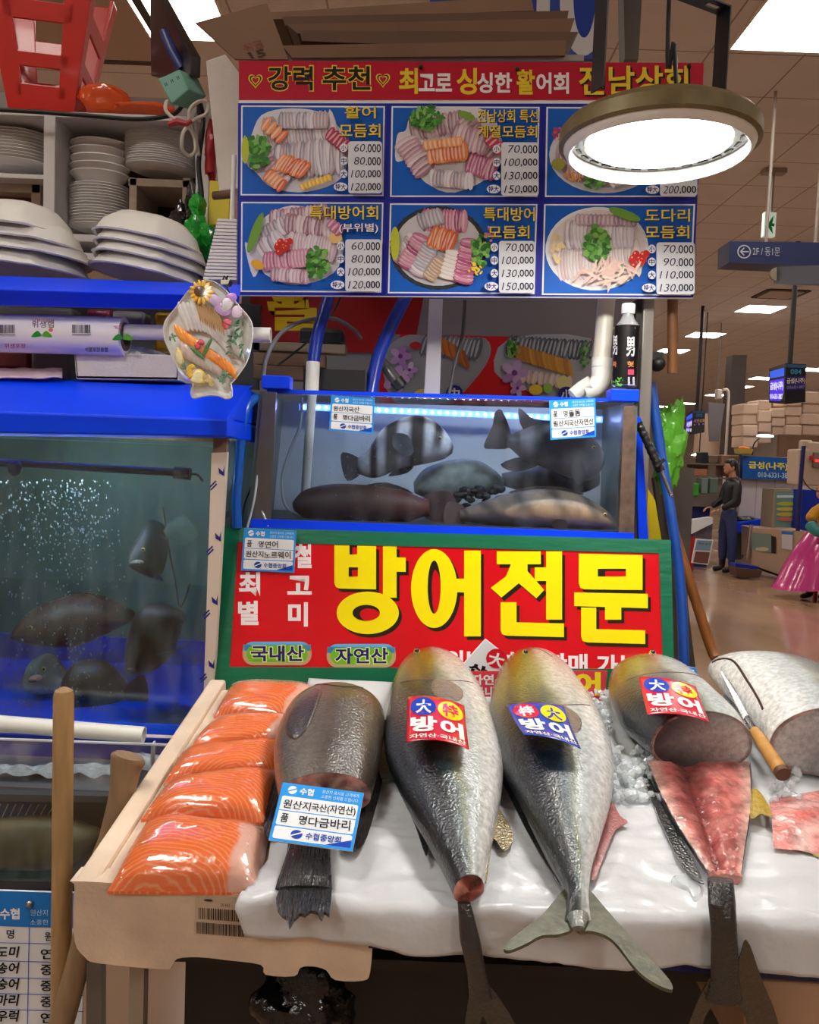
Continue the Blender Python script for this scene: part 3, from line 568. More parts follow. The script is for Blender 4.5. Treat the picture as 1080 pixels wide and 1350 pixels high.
# two plates on edge, crate, open box
for i, x in enumerate((78, 86)):
    c = P(x, 275, 2.5 + .03 * i); mb = MB(); mb.lathe([(.02, 0), (.04, 0), (.052, .008), (.054, .012), (.04, .006), (.001, .005)], c, 28, Euler((0, math.radians(84 + 3 * i), 0)).to_matrix(), sy=1.0, sx=1.1)
    solo('oval_plate', ('cream oval plate standing on edge against the shelf upright', 'cream oval plate standing on edge beside the plate stack')[i], 'plate', mb, M('cream_plate', (196, 186, 170), .4))
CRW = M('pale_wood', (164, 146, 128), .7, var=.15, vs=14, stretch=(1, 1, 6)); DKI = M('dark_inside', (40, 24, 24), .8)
def openbox(name, label, cat, x0, y0, x1, y1, Y, fr, m, d=.2):
    t = thing(name, label, cat, P((x0 + x1) / 2, y1, Y)); mb = MB(); mb.wbox(x0, y0, x1, y0 + fr, Y, d); mb.wbox(x0, y1 - fr * .5, x1, y1, Y, d); mb.wbox(x0, y0, x0 + fr, y1, Y, d); mb.wbox(x1 - fr, y0, x1, y1, Y, d)
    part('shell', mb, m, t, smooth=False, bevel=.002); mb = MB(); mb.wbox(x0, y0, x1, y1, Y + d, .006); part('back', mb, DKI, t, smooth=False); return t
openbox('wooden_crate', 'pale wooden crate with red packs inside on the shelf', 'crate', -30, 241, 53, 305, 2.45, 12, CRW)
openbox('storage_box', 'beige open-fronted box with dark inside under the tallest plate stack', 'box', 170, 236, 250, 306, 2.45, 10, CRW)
for i, (y0, y1, x1, c) in enumerate(((256, 264, 40, (120, 50, 60)), (266, 274, 41, (170, 90, 110)), (276, 284, 39, (196, 150, 160)), (286, 297, 41, (120, 40, 50)))):
    mb = MB(); mb.wbox(-15, y0, x1, y1, 2.5, .12); solo('paper_pack', ['dark red pack on top of the pile in the wooden crate', 'pink pack second from the top in the wooden crate', 'pale pink pack above the lowest one in the wooden crate', 'dark red pack at the bottom of the wooden crate'][i], 'pack', mb, M('pack%d' % i, c, .6), 'packs in the wooden crate', smooth=False, bevel=.002)
# red stool standing upside down on the shelf
RP = M('red_plastic', (206, 34, 22), .35, var=.08, vs=5, coat=.2); zt = P(60, 148, 2.4).z
sc = P(54, 146, 2.5); st_o = thing('plastic_stool', 'red plastic stool standing upside down on top of the shelf', 'stool', (sc.x, sc.y + .04, zt))
def sp(u, w, h, k=1.0): return V((sc.x + (u * (.088 + .075 * h) * k), sc.y + .05 + w * (.08 + .07 * h) * k, zt + .016 + h * .42))
rz = Euler((0, 0, math.radians(10))).to_matrix(); o0 = V((sc.x, sc.y + .05, 0))
def SPt(u, w, h, k=1.0): return o0 + rz @ (sp(u, w, h, k) - o0)
mb = MB(); ring = lambda h, k: [SPt(a, b, h, k) for a, b in ((-1, -1), (-.5, -1.04), (.5, -1.04), (1, -1), (1.04, 0), (1, 1), (0, 1.04), (-1, 1), (-1.04, 0))]
mb.loft([ring(0, .86), ring(.0, .97), ring(.03, 1.0), ring(.12, 1.0)]); part('seat', mb, RP, st_o)
def leg(su, sw):
    mb = MB(); q = lambda h: [SPt(su, sw, h), SPt(su * .5, sw, h), SPt(su * .5, sw * .93, h), SPt(su * .93, sw * .93, h), SPt(su * .93, sw * .62, h), SPt(su, sw * .62, h)]
    mb.loft([q(.1), q(.5), q(1.05)]); part('leg', mb, RP, st_o, smooth=False, bevel=.003)
for su in (-1, 1):
    for sw in (-1, 1): leg(su, sw)
def rung(side, h0, h1):
    mb = MB(); e = .7
    if side in (-1, 1): g = lambda h, k: [SPt(-e, side * k, h), SPt(e, side * k, h)]
    else: s = side / 2; g = lambda h, k: [SPt(s * k, -e, h), SPt(s * k, e, h)]
    a = g(h0, 1); b = g(h1, 1); c = g(h0, .94); d = g(h1, .94); mb.hexa([b[0], b[1], a[1], a[0]], [d[0], d[1], c[1], c[0]]); part('rung', mb, RP, st_o, smooth=False, bevel=.002)
for s in (-1, 1, -2, 2): rung(s, .1, .20); rung(s, .31, .40); rung(s, .60, .72)
# orange bag, monitor, power strip, cables
def crumple(mb, c, r, amp=.25, fr=14, nu=26, nv=16, rot=None, seed=0):
    i0 = len(mb.v); mb.ell(c, r, rot, nu, nv); c = V(c)
    for i in range(i0, len(mb.v)):
        p = mb.v[i]; d = p - c; q = p * fr + V((seed, 0, 0)); k = 1 + amp * (noise.noise(q) + .6 * abs(noise.noise(q * 2.3)) - .15); mb.v[i] = c + d * k
def bag_mat(n, rgb, rough=.22, alpha=1): return M(n, rgb, rough, bump=.5, bs=22, alpha=alpha, coat=.3)
mb = MB(); crumple(mb, P(140, 134, 2.48), (.075, .05, .05), .3, 20); crumple(mb, P(185, 144, 2.46), (.10, .04, .016), .35, 25, seed=3)
solo('plastic_bag', 'orange plastic bag lying on top of the shelf beside the red stool', 'bag', mb, bag_mat('orange_bag', (224, 84, 28)))
t = thing('monitor', 'thin black monitor seen edge-on above the mint power strip', 'monitor', P(222, 128, 2.25)); mb = MB(); mb.hexa([P(198, -20, 2.3), P(203, -14, 2.14), P(252, 80, 2.14), P(250, 128, 2.3)], [p + V((.03, .03, 0)) for p in (P(198, -20, 2.3), P(203, -14, 2.14), P(252, 80, 2.14), P(250, 128, 2.3))])
mb = MB(); a = [P(197, -30, 2.42), P(252, 72, 2.12), P(251, 100, 2.12), P(199, 100, 2.42)]; mb.hexa(a, [p + V((.022, .012, 0)) for p in a]); part('screen', mb, M('monitor_black', (26, 25, 27), .35), t, smooth=False, bevel=.003)
mb = MB(); mb.tube([P(216, 42, 2.2), P(226, 66, 2.19), P(240, 92, 2.18)], [.012, .014, .012], 12); part('grip', mb, M('blue_grip', (34, 50, 120), .4), t, 'dark blue grip')
hose('steel_bracket', 'dark steel bracket arm holding the monitor above the shelf', 'bracket', [(250, 84, 2.2), (262, 120, 2.3), (262, 150, 2.42)], .007, M('black_steel'))
MINT = M('mint_plastic', (122, 178, 160), .5, var=.08)
t = thing('power_strip', 'mint green power strip box hanging by the black monitor', 'power strip', P(236, 130, 2.12)); mb = MB(); a = [P(208, 104, 2.1), P(236, 91, 2.1), P(249, 118, 2.1), P(226, 137, 2.1)]; mb.hexa(a, [p + V((.03, .06, .01)) for p in a]); b_ = part('housing', mb, MINT, t, smooth=False, bevel=.003)
A = Art('', Pl(a[0], a[1], a[3]), .0005); A.q = [(208, 104), (236, 91), (249, 118), (226, 137)]
for u in (.2, .5, .8): A.rect(u - .05, .25, u - .02, .38, BLACK); A.rect(u + .02, .25, u + .05, .38, BLACK)
A.build('socket', b_)
WC = M('cream_cable', (206, 198, 184), .5)
t = thing('cable_coil', 'loops of cream cable tied with red ribbon under the power strip', 'cable', P(250, 200, 2.1)); mb = MB()
mb.tube(smooth_path([P(x, y, 2.1 + d) for x, y, d in ((228, 139, .03), (220, 134, 0), (219, 146, -.02), (234, 160, -.02), (252, 172, 0), (258, 196, 0), (250, 205, .01), (240, 196, -.01), (242, 174, -.02), (256, 158, 0), (272, 150, .01), (274, 136, .01), (262, 134, 0), (250, 146, -.01), (252, 168, 0), (258, 182, .01), (262, 205, .01))], 7), .0045, 8); part('cable', mb, WC, t)
mb = MB(); mb.tube([P(222, 164, 2.085), P(234, 160, 2.08), P(246, 163, 2.08), P(253, 159, 2.08)], [.006, .009, .007, .005], 7); part('ribbon', mb, M('red_ribbon', (170, 36, 44), .4), t)
BR = M('black_rubber')
hose('black_cable', 'black cable running along the front of the shelf top', 'cable', [(-20, 144, 2.36), (40, 147, 2.36), (110, 152, 2.36), (180, 157, 2.35), (225, 152, 2.33), (240, 140, 2.25)], .006, BR)
hose('black_cable', 'thin black cable dropping past the red ribbons to the green bag', 'cable', [(262, 128, 2.2), (268, 160, 2.14), (262, 215, 2.12), (266, 260, 2.12), (262, 300, 2.1)], .006, BR)
hose('clear_tube', 'clear tube hanging behind the cream cable loops', 'tube', [(258, 150, 2.2), (259, 200, 2.16), (260, 250, 2.14), (256, 300, 2.14)], .004, M('clear_tubing', (180, 190, 196), .2))
mb = MB(); crumple(mb, P(278, 200, 2.14), (.016, .02, .075), .5, 40, 24, 24, seed=5); solo('red_ribbon', 'crumpled red ribbon hung among the black cables', 'ribbon', mb, M('red_ribbon'), ang=24)
def bag(name, label, blobs, mat):
    mb = MB()
    for i, (x, y, Y, rx, rz, ry) in enumerate(blobs): k = Y / F; crumple(mb, P(x, y, Y), (rx * k, ry * k, rz * k), .55, 38, 36, 26, seed=i * 3)
    return solo(name, label, 'bag', mb, mat, ang=22)
bag('plastic_bag', 'bright green plastic bag hanging beside the shelf', [(260, 272, 2.1, 9, 18, 14), (262, 308, 2.08, 18, 22, 18), (275, 322, 2.1, 14, 18, 14)], bag_mat('green_bag', (14, 150, 40)))
bag('plastic_bag', 'black plastic bag hanging next to the bright green bag', [(238, 300, 2.14, 14, 26, 14), (250, 280, 2.18, 6, 30, 10), (276, 345, 2.16, 10, 20, 12)], bag_mat('black_bag', (14, 14, 16)))
mb = MB(); mb.qbox([(276, 237), (305, 240), (303, 296), (273, 297)], 2.12, .02); solo('yellow_board', 'yellow plastic board behind the wooden peg', 'board', mb, M('yellow_plastic', (214, 190, 10), .5, var=.08), smooth=False, bevel=.004)
mb = MB(); mb.tube([P(282, 258, 1.98), P(307, 256, 1.96)], .0095, 12); solo('wooden_peg', 'short dark wooden peg beside the blue menu board', 'peg', mb, M('dark_wood', (98, 66, 44), .6, var=.2, vs=20))
FO = M('styrofoam', (214, 206, 196), .85, var=.06, vs=30, bump=.15, bs=180)
mb = MB(); a = [P(271, 80, 2.05), P(297, 71, 2.05), P(317, 98, 2.05), P(317, 248, 2.05), P(289, 252, 2.05)]; mb.prism(a, (0, .03, 0)); solo('foam_board', 'tall white foam board with cut corner behind the menu board', 'board', mb, FO, smooth=False, bevel=.003)
mb = MB(); mb.pipe(P(309, 205, 1.95), P(306, 292, 1.95), .006, .004, 14); solo('white_pipe', 'slim white pipe upright beside the menu board', 'pipe', mb, M('pvc_white', (226, 224, 216), .35))
t = thing('foam_tray_stack', 'leaning stack of thin white foam trays below the wooden peg', 'tray stack', P(290, 370, 1.92)); mb = MB()
for i in range(18):
    y = 288 + i * 4.5; mb.qbox([(287 - i * 1.1, y), (312, y + 1), (312, y + 4.4), (286.5 - i * 1.1, y + 3.4)], 1.92 + .001 * (i % 2), .08)
part('tray_edge_pattern', mb, M('foam_white', (222, 216, 212), .7), t, smooth=False)
# ------------------------------------------------------------------ blue ledges and platters
BL = M('blue_plastic', (0, 66, 250), .4, var=.06, vs=4, spec=.3); BLD = M('blue_plastic_deep', (6, 44, 158), .4, var=.08, vs=4)
mb = MB(); q = [((-60, 361), (318, 375), 1.84), ((-60, 380), (316, 390), 1.70), ((-60, 402), (314, 410), 1.74), ((-60, 400), (314, 408), 1.80), ((-60, 376), (316, 386), 1.90)]
mb.loft([[P(*a, Y) for a, b, Y in q], [P(*b, Y) for a, b, Y in q]]); solo('blue_ledge', 'bright blue ledge carrying the fish-shaped foam platters', 'ledge', mb, BL, smooth=False, bevel=.004)
PLT = M('foam_platter', (216, 212, 206), .45, var=.04, vs=10)
def platter(c, rx, ry, h, lab, rot=(0, 0, 0), seed=0):
    mb = MB(); rnd = random.Random(seed); N = 48
    def rr(a): return 1 + .035 * math.cos(3 * a + seed) + (.05 if abs((a % 2.1) - 1.0) < .12 else 0)
    prof = [(1.0, 0), (1.02, .06), (.97, .12), (.86, .55), (.62, .93), (.3, 1.0), (.001, 1.0)]
    inn = [(.001, .93), (.3, .93), (.6, .85), (.84, .5), (.95, .04), (1.0, 0)]
    mb.loft([[V((rx * r * rr(a) * math.cos(a), ry * r * rr(a) * math.sin(a), h * z)) for a in [2 * math.pi * j / N for j in range(N)]] for r, z in prof + inn], cap=False)
    mb.v = [c + p for p in mb.v]; o = solo('foam_platter', lab, 'platter', mb, PLT, 'fish platters on the blue ledge'); o.rotation_euler = rot; return o
k = 1.95 / F
for i, (cx, yb, w) in enumerate(((40, 362, 150), (44, 344, 150), (40, 328, 142), (32, 312, 130))):
    platter(P(cx, yb, 1.98), w * k / 2, .13, .05 + .006 * i, ['bottom platter of the wider foam stack below the wooden crate', 'second platter up in the foam stack below the wooden crate', 'third platter up in the foam stack below the wooden crate', 'top platter of the foam stack below the wooden crate'][i], (0, math.radians(4), 0), i)
for i, (cx, yb, w) in enumerate(((195, 368, 154), (198, 353, 148), (200, 339, 144), (198, 325, 138))):
    platter(P(cx, yb, 1.98), w * k / 2, .13, .052 + .004 * i, ['bottom platter of the foam stack beside the white foam trays', 'second platter up in the foam stack beside the white foam trays', 'third platter up in the foam stack beside the white foam trays', 'top platter of the foam stack beside the white foam trays'][i], (0, math.radians(9), 0), i + 5)
# blue hood over the big tank
mb = MB(); q = [((-60, 494), (334, 508), 1.90), ((-60, 497), (328, 512), 1.80), ((-60, 541), (300, 553), 1.66), ((-60, 570), (300, 576), 1.665), ((-60, 574), (300, 578), 1.72), ((-60, 540), (300, 556), 1.90)]
mb.loft([[P(*a, Y) for a, b, Y in q], [P(*b, Y) for a, b, Y in q]]); a = [P(300, 553, 1.66), P(341, 561, 1.9), P(341, 584, 1.9), P(300, 576, 1.665)]; mb.hexa(a, [p - V((.012, 0, 0)) for p in a])
a = [P(328, 512, 1.80), P(341, 520, 1.90), P(341, 561, 1.9), P(300, 553, 1.66)]; mb.hexa(a, [p - V((.012, 0, 0)) for p in a])
solo('blue_hood', 'bright blue sloped hood covering the top of the large tank', 'hood', mb, BL, smooth=False, bevel=.004)
# things between the ledges: wrap roll, pipe, foam tray, packs
mb = MB(); mb.pipe(P(150, 437, 1.80), P(357, 442, 1.80), .0165, .0125, 24); PVC = M('pvc_white')
solo('white_pipe', 'white hollow pipe carrying the roll of plastic wrap', 'pipe', mb, PVC)
t = thing('wrap_roll', 'big roll of white printed plastic wrap on the white pipe', 'roll', P(70, 466, 1.8)); a = P(-60, 437, 1.80); b = P(165, 444, 1.80); mb = MB(); mb.pipe(a, b, .0415, .031, 40); rl = part('film', mb, M('wrap_film', (232, 228, 234), .25, coat=.3), t)
mb = MB(); mb.pipe(a + V((.01, 0, 0)), b + V((.002, 0, 0)), .0305, .02, 32); part('core', mb, M('cardboard_core', (92, 66, 56), .8), t)
class CylS:
    def __init__(s, a, b, r): s.a = a; s.t = (b - a).normalized(); s.r = r
    def at(s, px, py, off=0):
        d = ray(px, py); oc = CAM - s.a; r = s.r + off; dp = d - s.t * d.dot(s.t); op = oc - s.t * oc.dot(s.t)
        A_, B_, C_ = dp.dot(dp), 2 * dp.dot(op), op.dot(op) - r * r; D = max(0, B_ * B_ - 4 * A_ * C_); return CAM + d * ((-B_ - math.sqrt(D)) / (2 * A_))
A = Art('', CylS(a, b, .0415), .0005)
for x, y in ((55, 441), (162, 445), (-40, 438)):
    A.poly(sp2([(x - 14, y + 3), (x - 6, y - 5), (x, y + 1), (x - 4, y + 3)], 3, True), C(40, 150, 60)); A.poly(sp2([(x + 14, y + 3), (x + 6, y - 5), (x, y + 1), (x + 4, y + 3)], 3, True), C(90, 170, 50))
A.text('위생랩', (42, 423, 71, 432), C(60, 50, 60), .0); A.text('식품포장용', (42, 421, 72, 424), C(200, 60, 60), .0); A.oval(67, 435, 3, 2.5, C(230, 100, 100))
for x0 in (95, -5):
    rnd = random.Random(x0)
    for i in range(22): A.rect(x0 + i * 1.1, 428, x0 + i * 1.1 + rnd.choice((.35, .6, .8)), 439, C(70, 66, 76))
    A.rect(x0, 440.5, x0 + 25, 441.5, C(120, 116, 126))
A.text('식품포장용랩', (112, 458, 142, 464), C(60, 40, 50), .01); A.text('위생포장', (6, 453, 34, 459), C(190, 60, 60), .01); A.text('랩', (150, 429, 160, 433), C(200, 90, 90), 0)
A.build('lettering', rl, PRINT)
mb = MB(); q = [(97, 464), (236, 468), (236, 502), (100, 500)]; f = [P(*p, 1.80) for p in q]; bk = [p + V((0, .22, 0)) for p in f]; mb.hexa(f, [p + V((0, .008, 0)) for p in f]); mb.hexa(bk, [p + V((0, .008, 0)) for p in bk]); mb.hexa([f[3] + V((0, 0, .01)), f[2] + V((0, 0, .01)), f[2], f[3]], [bk[3] + V((0, 0, .01)), bk[2] + V((0, 0, .01)), bk[2], bk[3]])
for i, j in ((0, 3), (1, 2)): s = V((.008 if i == 0 else -.008, 0, 0)); mb.hexa([f[i], f[i] + s, f[j] + s, f[j]], [bk[i], bk[i] + s, bk[j] + s, bk[j]])
ft = thing('foam_tray', 'white rectangular foam tray of ice under the wrap roll', 'tray', P(165, 501, 1.9)); part('tray_body', mb, FO, ft, smooth=False, bevel=.003)
mb = MB(); crumple(mb, P(170, 474, 1.90), (.085, .09, .03), .25, 40); 
ICE = M('crushed_ice', (226, 232, 236), .25, bump=.8, bs=120, coat=.4); part('ice', mb, ICE, ft)
for lab, x0, y0, x1, y1, Y, c in (('grey pouch behind the wrap roll below the blue ledge', -10, 404, 95, 424, 1.98, (92, 90, 92)), ('dark red ribbed pack between two grey pouches below the blue ledge', 112, 408, 146, 440, 1.97, (140, 50, 66)), ('silver pouch with black print below the blue ledge', 147, 410, 190, 436, 1.98, (150, 146, 142)), ('yellow pack behind the hanging sashimi platter', 203, 412, 232, 462, 1.97, (214, 160, 30)), ('grey cushion-like pouch under the wrap roll beside the foam tray', 40, 462, 92, 505, 1.96, (104, 96, 92)), ('dark red box at the end of the tray space', -20, 462, 38, 486, 1.98, (128, 28, 34))):
    mb = MB(); mb.wbox(x0, y0, x1, y1, Y, .06); solo('food_pack', lab, 'pack', mb, M('pack_' + str(c[0]), c, .4, bump=.3, bs=30), smooth=True, bevel=.008)
mb = MB(); mb.wbox(-60, 395, 340, 505, 2.2, .02); solo('inner_panel', 'dark panel closing the space between the two blue ledges', 'panel', mb, M('dark_panel', (52, 48, 50), .7), smooth=False)
mb = MB(); mb.grid(20, 8, lambda u, v: P(-40 + 122 * u, 486 + 12 * v, 1.86 - .08 * v) + V((0, 0, .004 * nz((u * 6, v * 4, 0)))), None); solo('pink_sheet', 'crumpled pale pink sheet lying on the blue hood', 'sheet', mb, M('pink_plastic', (226, 196, 204), .3, bump=.4, bs=30), solid=.003)
# ------------------------------------------------------------------ hanging sample platter of sashimi
HQ = R4(217, 370, 335, 527); HS = PQ(HQ, 1.60)
hp = thing('sashimi_platter', 'fish-shaped clear wrapped platter of sashimi hanging before the blue hood', 'platter', P(276, 526, 1.6))
OUT = sp2([(266, 371), (282, 371), (301, 385), (318, 405), (333, 425), (334, 450), (327, 478), (312, 500), (306, 508), (308, 522), (300, 527), (288, 523), (272, 523), (256, 526), (252, 518), (254, 506), (238, 494), (225, 466), (217, 445), (218, 425), (233, 405), (250, 383)], 4, True)
cx, cy = 276, 440; mb = MB(); scl = lambda k, off: [HS.at(cx + (x - cx) * k, cy + (y - cy) * k, off) for x, y in OUT]
mb.loft([scl(.8, -.012), scl(.92, -.011), scl(1.0, .006), scl(.985, .008), scl(.9, -.004), scl(.5, -.005), scl(.05, -.005)]); part('dish', mb, M('dish_white', (236, 238, 236), .35), hp)
def blob(mb, x, y, rx, ry, rot=0, h=.006, off=.002, S=None):
    S = S or HS; n = 16; o = []; c, d = math.cos(rot), math.sin(rot)
    for k, z in ((1, 0), (.92, .6), (.6, 1), (.05, 1.05)): o.append([S.at(x + (rx * math.cos(a) * c - ry * math.sin(a) * d) * k, y + (rx * math.cos(a) * d + ry * math.sin(a) * c) * k, off + h * z) for a in [2 * math.pi * j / n for j in range(n)]])
    mb.loft(o)
FOOD = M('food_colour', attr=True, rough=.35, var=.12, vs=60, coat=.3); rnd = random.Random(11)
mb = MB()
for i in range(11): t_ = i / 10; mb.col = mixc(C(232, 226, 224), C(206, 204, 206), rnd.random()); blob(mb, 243 + 55 * t_, 418 + 34 * t_ - 12 * math.sin(3.1 * t_), 5, 22, -.35, .006)
for i in range(9): t_ = i / 8; mb.col = mixc(C(222, 196, 190), C(204, 200, 198), rnd.random()); blob(mb, 244 + 44 * t_, 462 + 22 * t_, 5.5, 14, -.35, .007, .003)
for i in range(8): mb.col = C(206, 204, 200); blob(mb, 290 + i * 3.4, 452 + i * 3.2 - 14, 4.5, 20, -.5, .006, .003)
part('white_sashimi', mb, FOOD, hp)
mb = MB()
for i in range(13): t_ = i / 12; mb.col = mixc(C(250, 160, 40), C(240, 124, 30), rnd.random()); blob(mb, 238 + 68 * t_, 440 + 48 * t_, 4.6, 14, -.5, .006, .006)
for i in range(12): t_ = i / 11; mb.col = C(198, 160, 110); blob(mb, 262 + 32 * t_, 408 + 22 * t_, 1.6, 20, -.25, .004, .006)
part('salmon_slice', mb, FOOD, hp)
mb = MB(); mb.col = C(245, 190, 20)
for i in range(14): a = i * .449; blob(mb, 268 + 11 * math.cos(a), 387 + 11 * math.sin(a), 6, 2.4, a, .003, .012)
mb.col = C(96, 52, 20); blob(mb, 266, 386, 8, 8, 0, .005, .013); part('sunflower', mb, FOOD, hp)
mb = MB()
for x, y, rx, ry, a in ((286, 398, 10, 7, .8), (296, 410, 12, 8, .4), (306, 395, 9, 7, -.5), (314, 413, 7, 9, .2), (303, 400, 7, 12, .3)): mb.col = mixc(C(166, 84, 206), C(232, 214, 240), rnd.random()); blob(mb, x, y, rx, ry, a, .003, .012)
mb.col = C(228, 222, 232); blob(mb, 301, 404, 7, 10, .3, .004, .013); part('orchid', mb, FOOD, hp)
mb = MB(); 
for x, y in ((302, 429), (266, 455)):
    for i in range(7): mb.col = mixc(C(214, 40, 70), C(240, 110, 140), rnd.random()); blob(mb, x + rnd.uniform(-4, 4), y + rnd.uniform(-4, 4), 4, 3, rnd.uniform(0, 3), .005, .013)
part('carnation', mb, FOOD, hp)
mb = MB()
for i in range(26): mb.col = mixc(C(40, 110, 84), C(90, 160, 110), rnd.random()); blob(mb, 308 + rnd.uniform(-9, 14), 446 + rnd.uniform(-22, 24), 4, 1.4, rnd.uniform(0, 3), .004, .012)
for x, y in ((229, 446), (247, 484), (300, 496), (293, 501), (300, 404)):
    for i in range(6): mb.col = mixc(C(40, 120, 90), C(120, 170, 140), rnd.random()); blob(mb, x + rnd.uniform(-4, 4), y + rnd.uniform(-4, 4), 3.5, 1.3, rnd.uniform(0, 3), .004, .012)
mb.col = C(40, 120, 40); blob(mb, 262, 466, 13, 2.5, .7, .003, .013); blob(mb, 275, 460, 16, 2.6, -1.1, .003, .013); part('green_leaf', mb, FOOD, hp)
mb = MB()
for x, y, rx, ry, a in ((239, 472, 5, 13, -.2), (263, 497, 9, 10, .5), (262, 502, 11, 6, .2)): mb.col = C(236, 206, 70); blob(mb, x, y, rx, ry, a, .003, .011); mb.col = C(240, 232, 180); blob(mb, x, y, rx * .75, ry * .78, a, .001, .0145)
mb.col = C(240, 196, 20)
for i in range(7): blob(mb, 251 + rnd.uniform(-6, 6), 490 + rnd.uniform(-7, 7), 4, 3, rnd.random() * 3, .005, .012)
mb.col = C(214, 190, 130)
for i in range(7): blob(mb, 276 + rnd.uniform(-6, 6), 502 + rnd.uniform(-6, 6), 4, 3, rnd.random() * 3, .005, .012)
part('lemon_slice', mb, FOOD, hp)
mb = MB(); mb.loft([scl(.99, .009), scl(.95, .019), scl(.7, .023), scl(.35, .024), scl(.03, .024)], cap=False); part('clear_wrap', mb, glassy('cling_film', refl=.05, dirt=.10, dirt_rgb=(240, 240, 244), scale=(30, 30, 60), rough=.12), hp)
mb = MB(); mb.tube(smooth_path([HS.at(296, 364, .0), HS.at(295, 374, .012), HS.at(299, 376, .012), HS.at(300, 364, 0)], 4), .0016, 8); mb.hexa([HS.at(293, 371, .014), HS.at(305, 371, .014), HS.at(303, 377, .016), HS.at(294, 377, .016)], [HS.at(293, 371, -.014), HS.at(305, 371, -.014), HS.at(303, 377, -.01), HS.at(294, 377, -.01)]); part('clip', mb, M('clip_steel', (70, 66, 60), .3, metal=.8), hp); mb = MB(); mb.tube([P(298, 366, 1.60), P(300, 382, 1.66), P(302, 386, 1.715)], .0022, 8); part('hook', mb, M('clip_steel'), hp)
# ------------------------------------------------------------------ large tank
TQ = [(-330, 553), (290, 580), (268, 965), (-330, 940)]; TY = 1.72; TD = .5
tt = thing('fish_tank', 'large glass tank of murky green water under the blue hood', 'tank', P(110, 965, TY) + V((0, .25, 0)))
f = [P(*p, TY) for p in TQ]; bk = [p + V((0, TD, 0)) for p in f]
mb = MB(); mb.hexa(f, [p + V((0, .006, 0)) for p in f]); part('front_glass', mb, glassy('tank_glass', (240, 248, 246), .04, .10, (160, 180, 190), (40, 40, 9)), tt, smooth=False)
mb = MB(); a = [f[1], bk[1], bk[2], f[2]]; mb.hexa(a, [p - V((.006, 0, 0)) for p in a]); part('side_glass', mb, glassy('tank_glass_side', (220, 236, 230), .06), tt, smooth=False)
mb = MB(); mb.hexa(bk, [p + V((0, .01, 0)) for p in bk]); part('back_panel', mb, M('tank_back', (84, 118, 102), .6, var=.4, vs=4), tt, smooth=False)
mb = MB(); mb.hexa([f[0], bk[0], bk[3], f[3]], [p - V((.01, 0, 0)) for p in (f[0], bk[0], bk[3], f[3])]); part('end_panel', mb, M('tank_end', (90, 100, 96), .6, var=.3, vs=4), tt, smooth=False)
mb = MB(); lo = lambda p, q, k: p + (q - p) * k
fl = [f[3], f[2], bk[2], bk[3]]; mb.hexa([p + V((0, 0, .012)) for p in fl], [p - V((0, 0, .01)) for p in fl]); mb.hexa([lo(bk[3], bk[0], .13), lo(bk[2], bk[1], .13), bk[2], bk[3]], [p - V((0, .012, 0)) for p in (lo(bk[3], bk[0], .13), lo(bk[2], bk[1], .13), bk[2], bk[3])])
part('blue_base', mb, M('tank_blue', (0, 78, 250), .5), tt, 'bright blue painted tank bottom', smooth=False)
mb = MB(); w = [P(-327, 563, TY + .008), P(287, 588, TY + .008), P(266, 960, TY + .008), P(-327, 937, TY + .008)]; mb.hexa(w, [p + V((0, TD - .02, 0)) for p in w]); part('water', mb, watery('murky_water', (160, 222, 220), 1.25), tt, smooth=False)
SF = M('strip_foam', (206, 194, 180), .7); mb = MB(); mb.qbox([(282, 596), (298, 596), (270, 965), (266, 965)][:0] or [(279, 597), (299, 596), (280, 932), (268, 930)], TY - .004, .02); ed = part('edge_strip', mb, SF, tt, 'beige protective edge strip printed with blue', smooth=False)
A = Art('', PQ([(279, 597), (299, 596), (280, 932), (268, 930)], TY - .004), .0006); NV = C(30, 40, 120)
for y in (636, 722, 806, 890):
    x = 288 - (y - 597) * .052; A.line(x - 9, y + 6, x - 1, y - 2, 2, NV); A.line(x - 8, y + 10, x, y + 2, 2, NV); A.poly([(x + 2, y - 20), (x + 8, y - 14), (x + 10, y - 22), (x + 10, y - 8), (x + 3, y - 12)], NV)
A.build('print', ed)
mb = MB(); mb.qbox([(281, 576), (299, 577), (298, 597), (281, 597)], TY - .004, .02); mb.qbox([(268, 930), (281, 932), (280, 965), (267, 965)], TY - .004, .02); part('bare_edge', mb, M('bare_edge', (120, 100, 84), .7), ed, smooth=False)
LEDM = M('tube_led', (222, 244, 255), .4, emit=95)
t = thing('tank_light', 'black submersible light tube across the top of the large tank', 'light', P(120, 632, TY + .03)); mb = MB(); mb.tube([P(-55, 607, TY + .03), P(235, 623, TY + .03)], .0085, 14); tb = part('tube', mb, M('tube_black', (30, 32, 34), .3), t)
mb = MB(); a, b = P(-55, 608, TY + .042), P(232, 624, TY + .042); mb.tube([a, b], .0045, 8); part('led_strip', mb, LEDM, tb)
mb = MB(); mb.tube([P(230, 623, TY + .03), P(251, 625, TY + .03)], .013, 14); part('end_cap', mb, BR, t); mb = MB(); mb.tube(smooth_path([P(250, 625, TY + .03), P(260, 626, TY + .04), P(267, 634, TY + .05)], 4), .003, 8); part('cord', mb, BR, t)
mb = MB(); mb.ell(P(20, 618, TY + .022), (.016, .014, .017), nzf=.25); part('suction_clip', mb, BR, t)
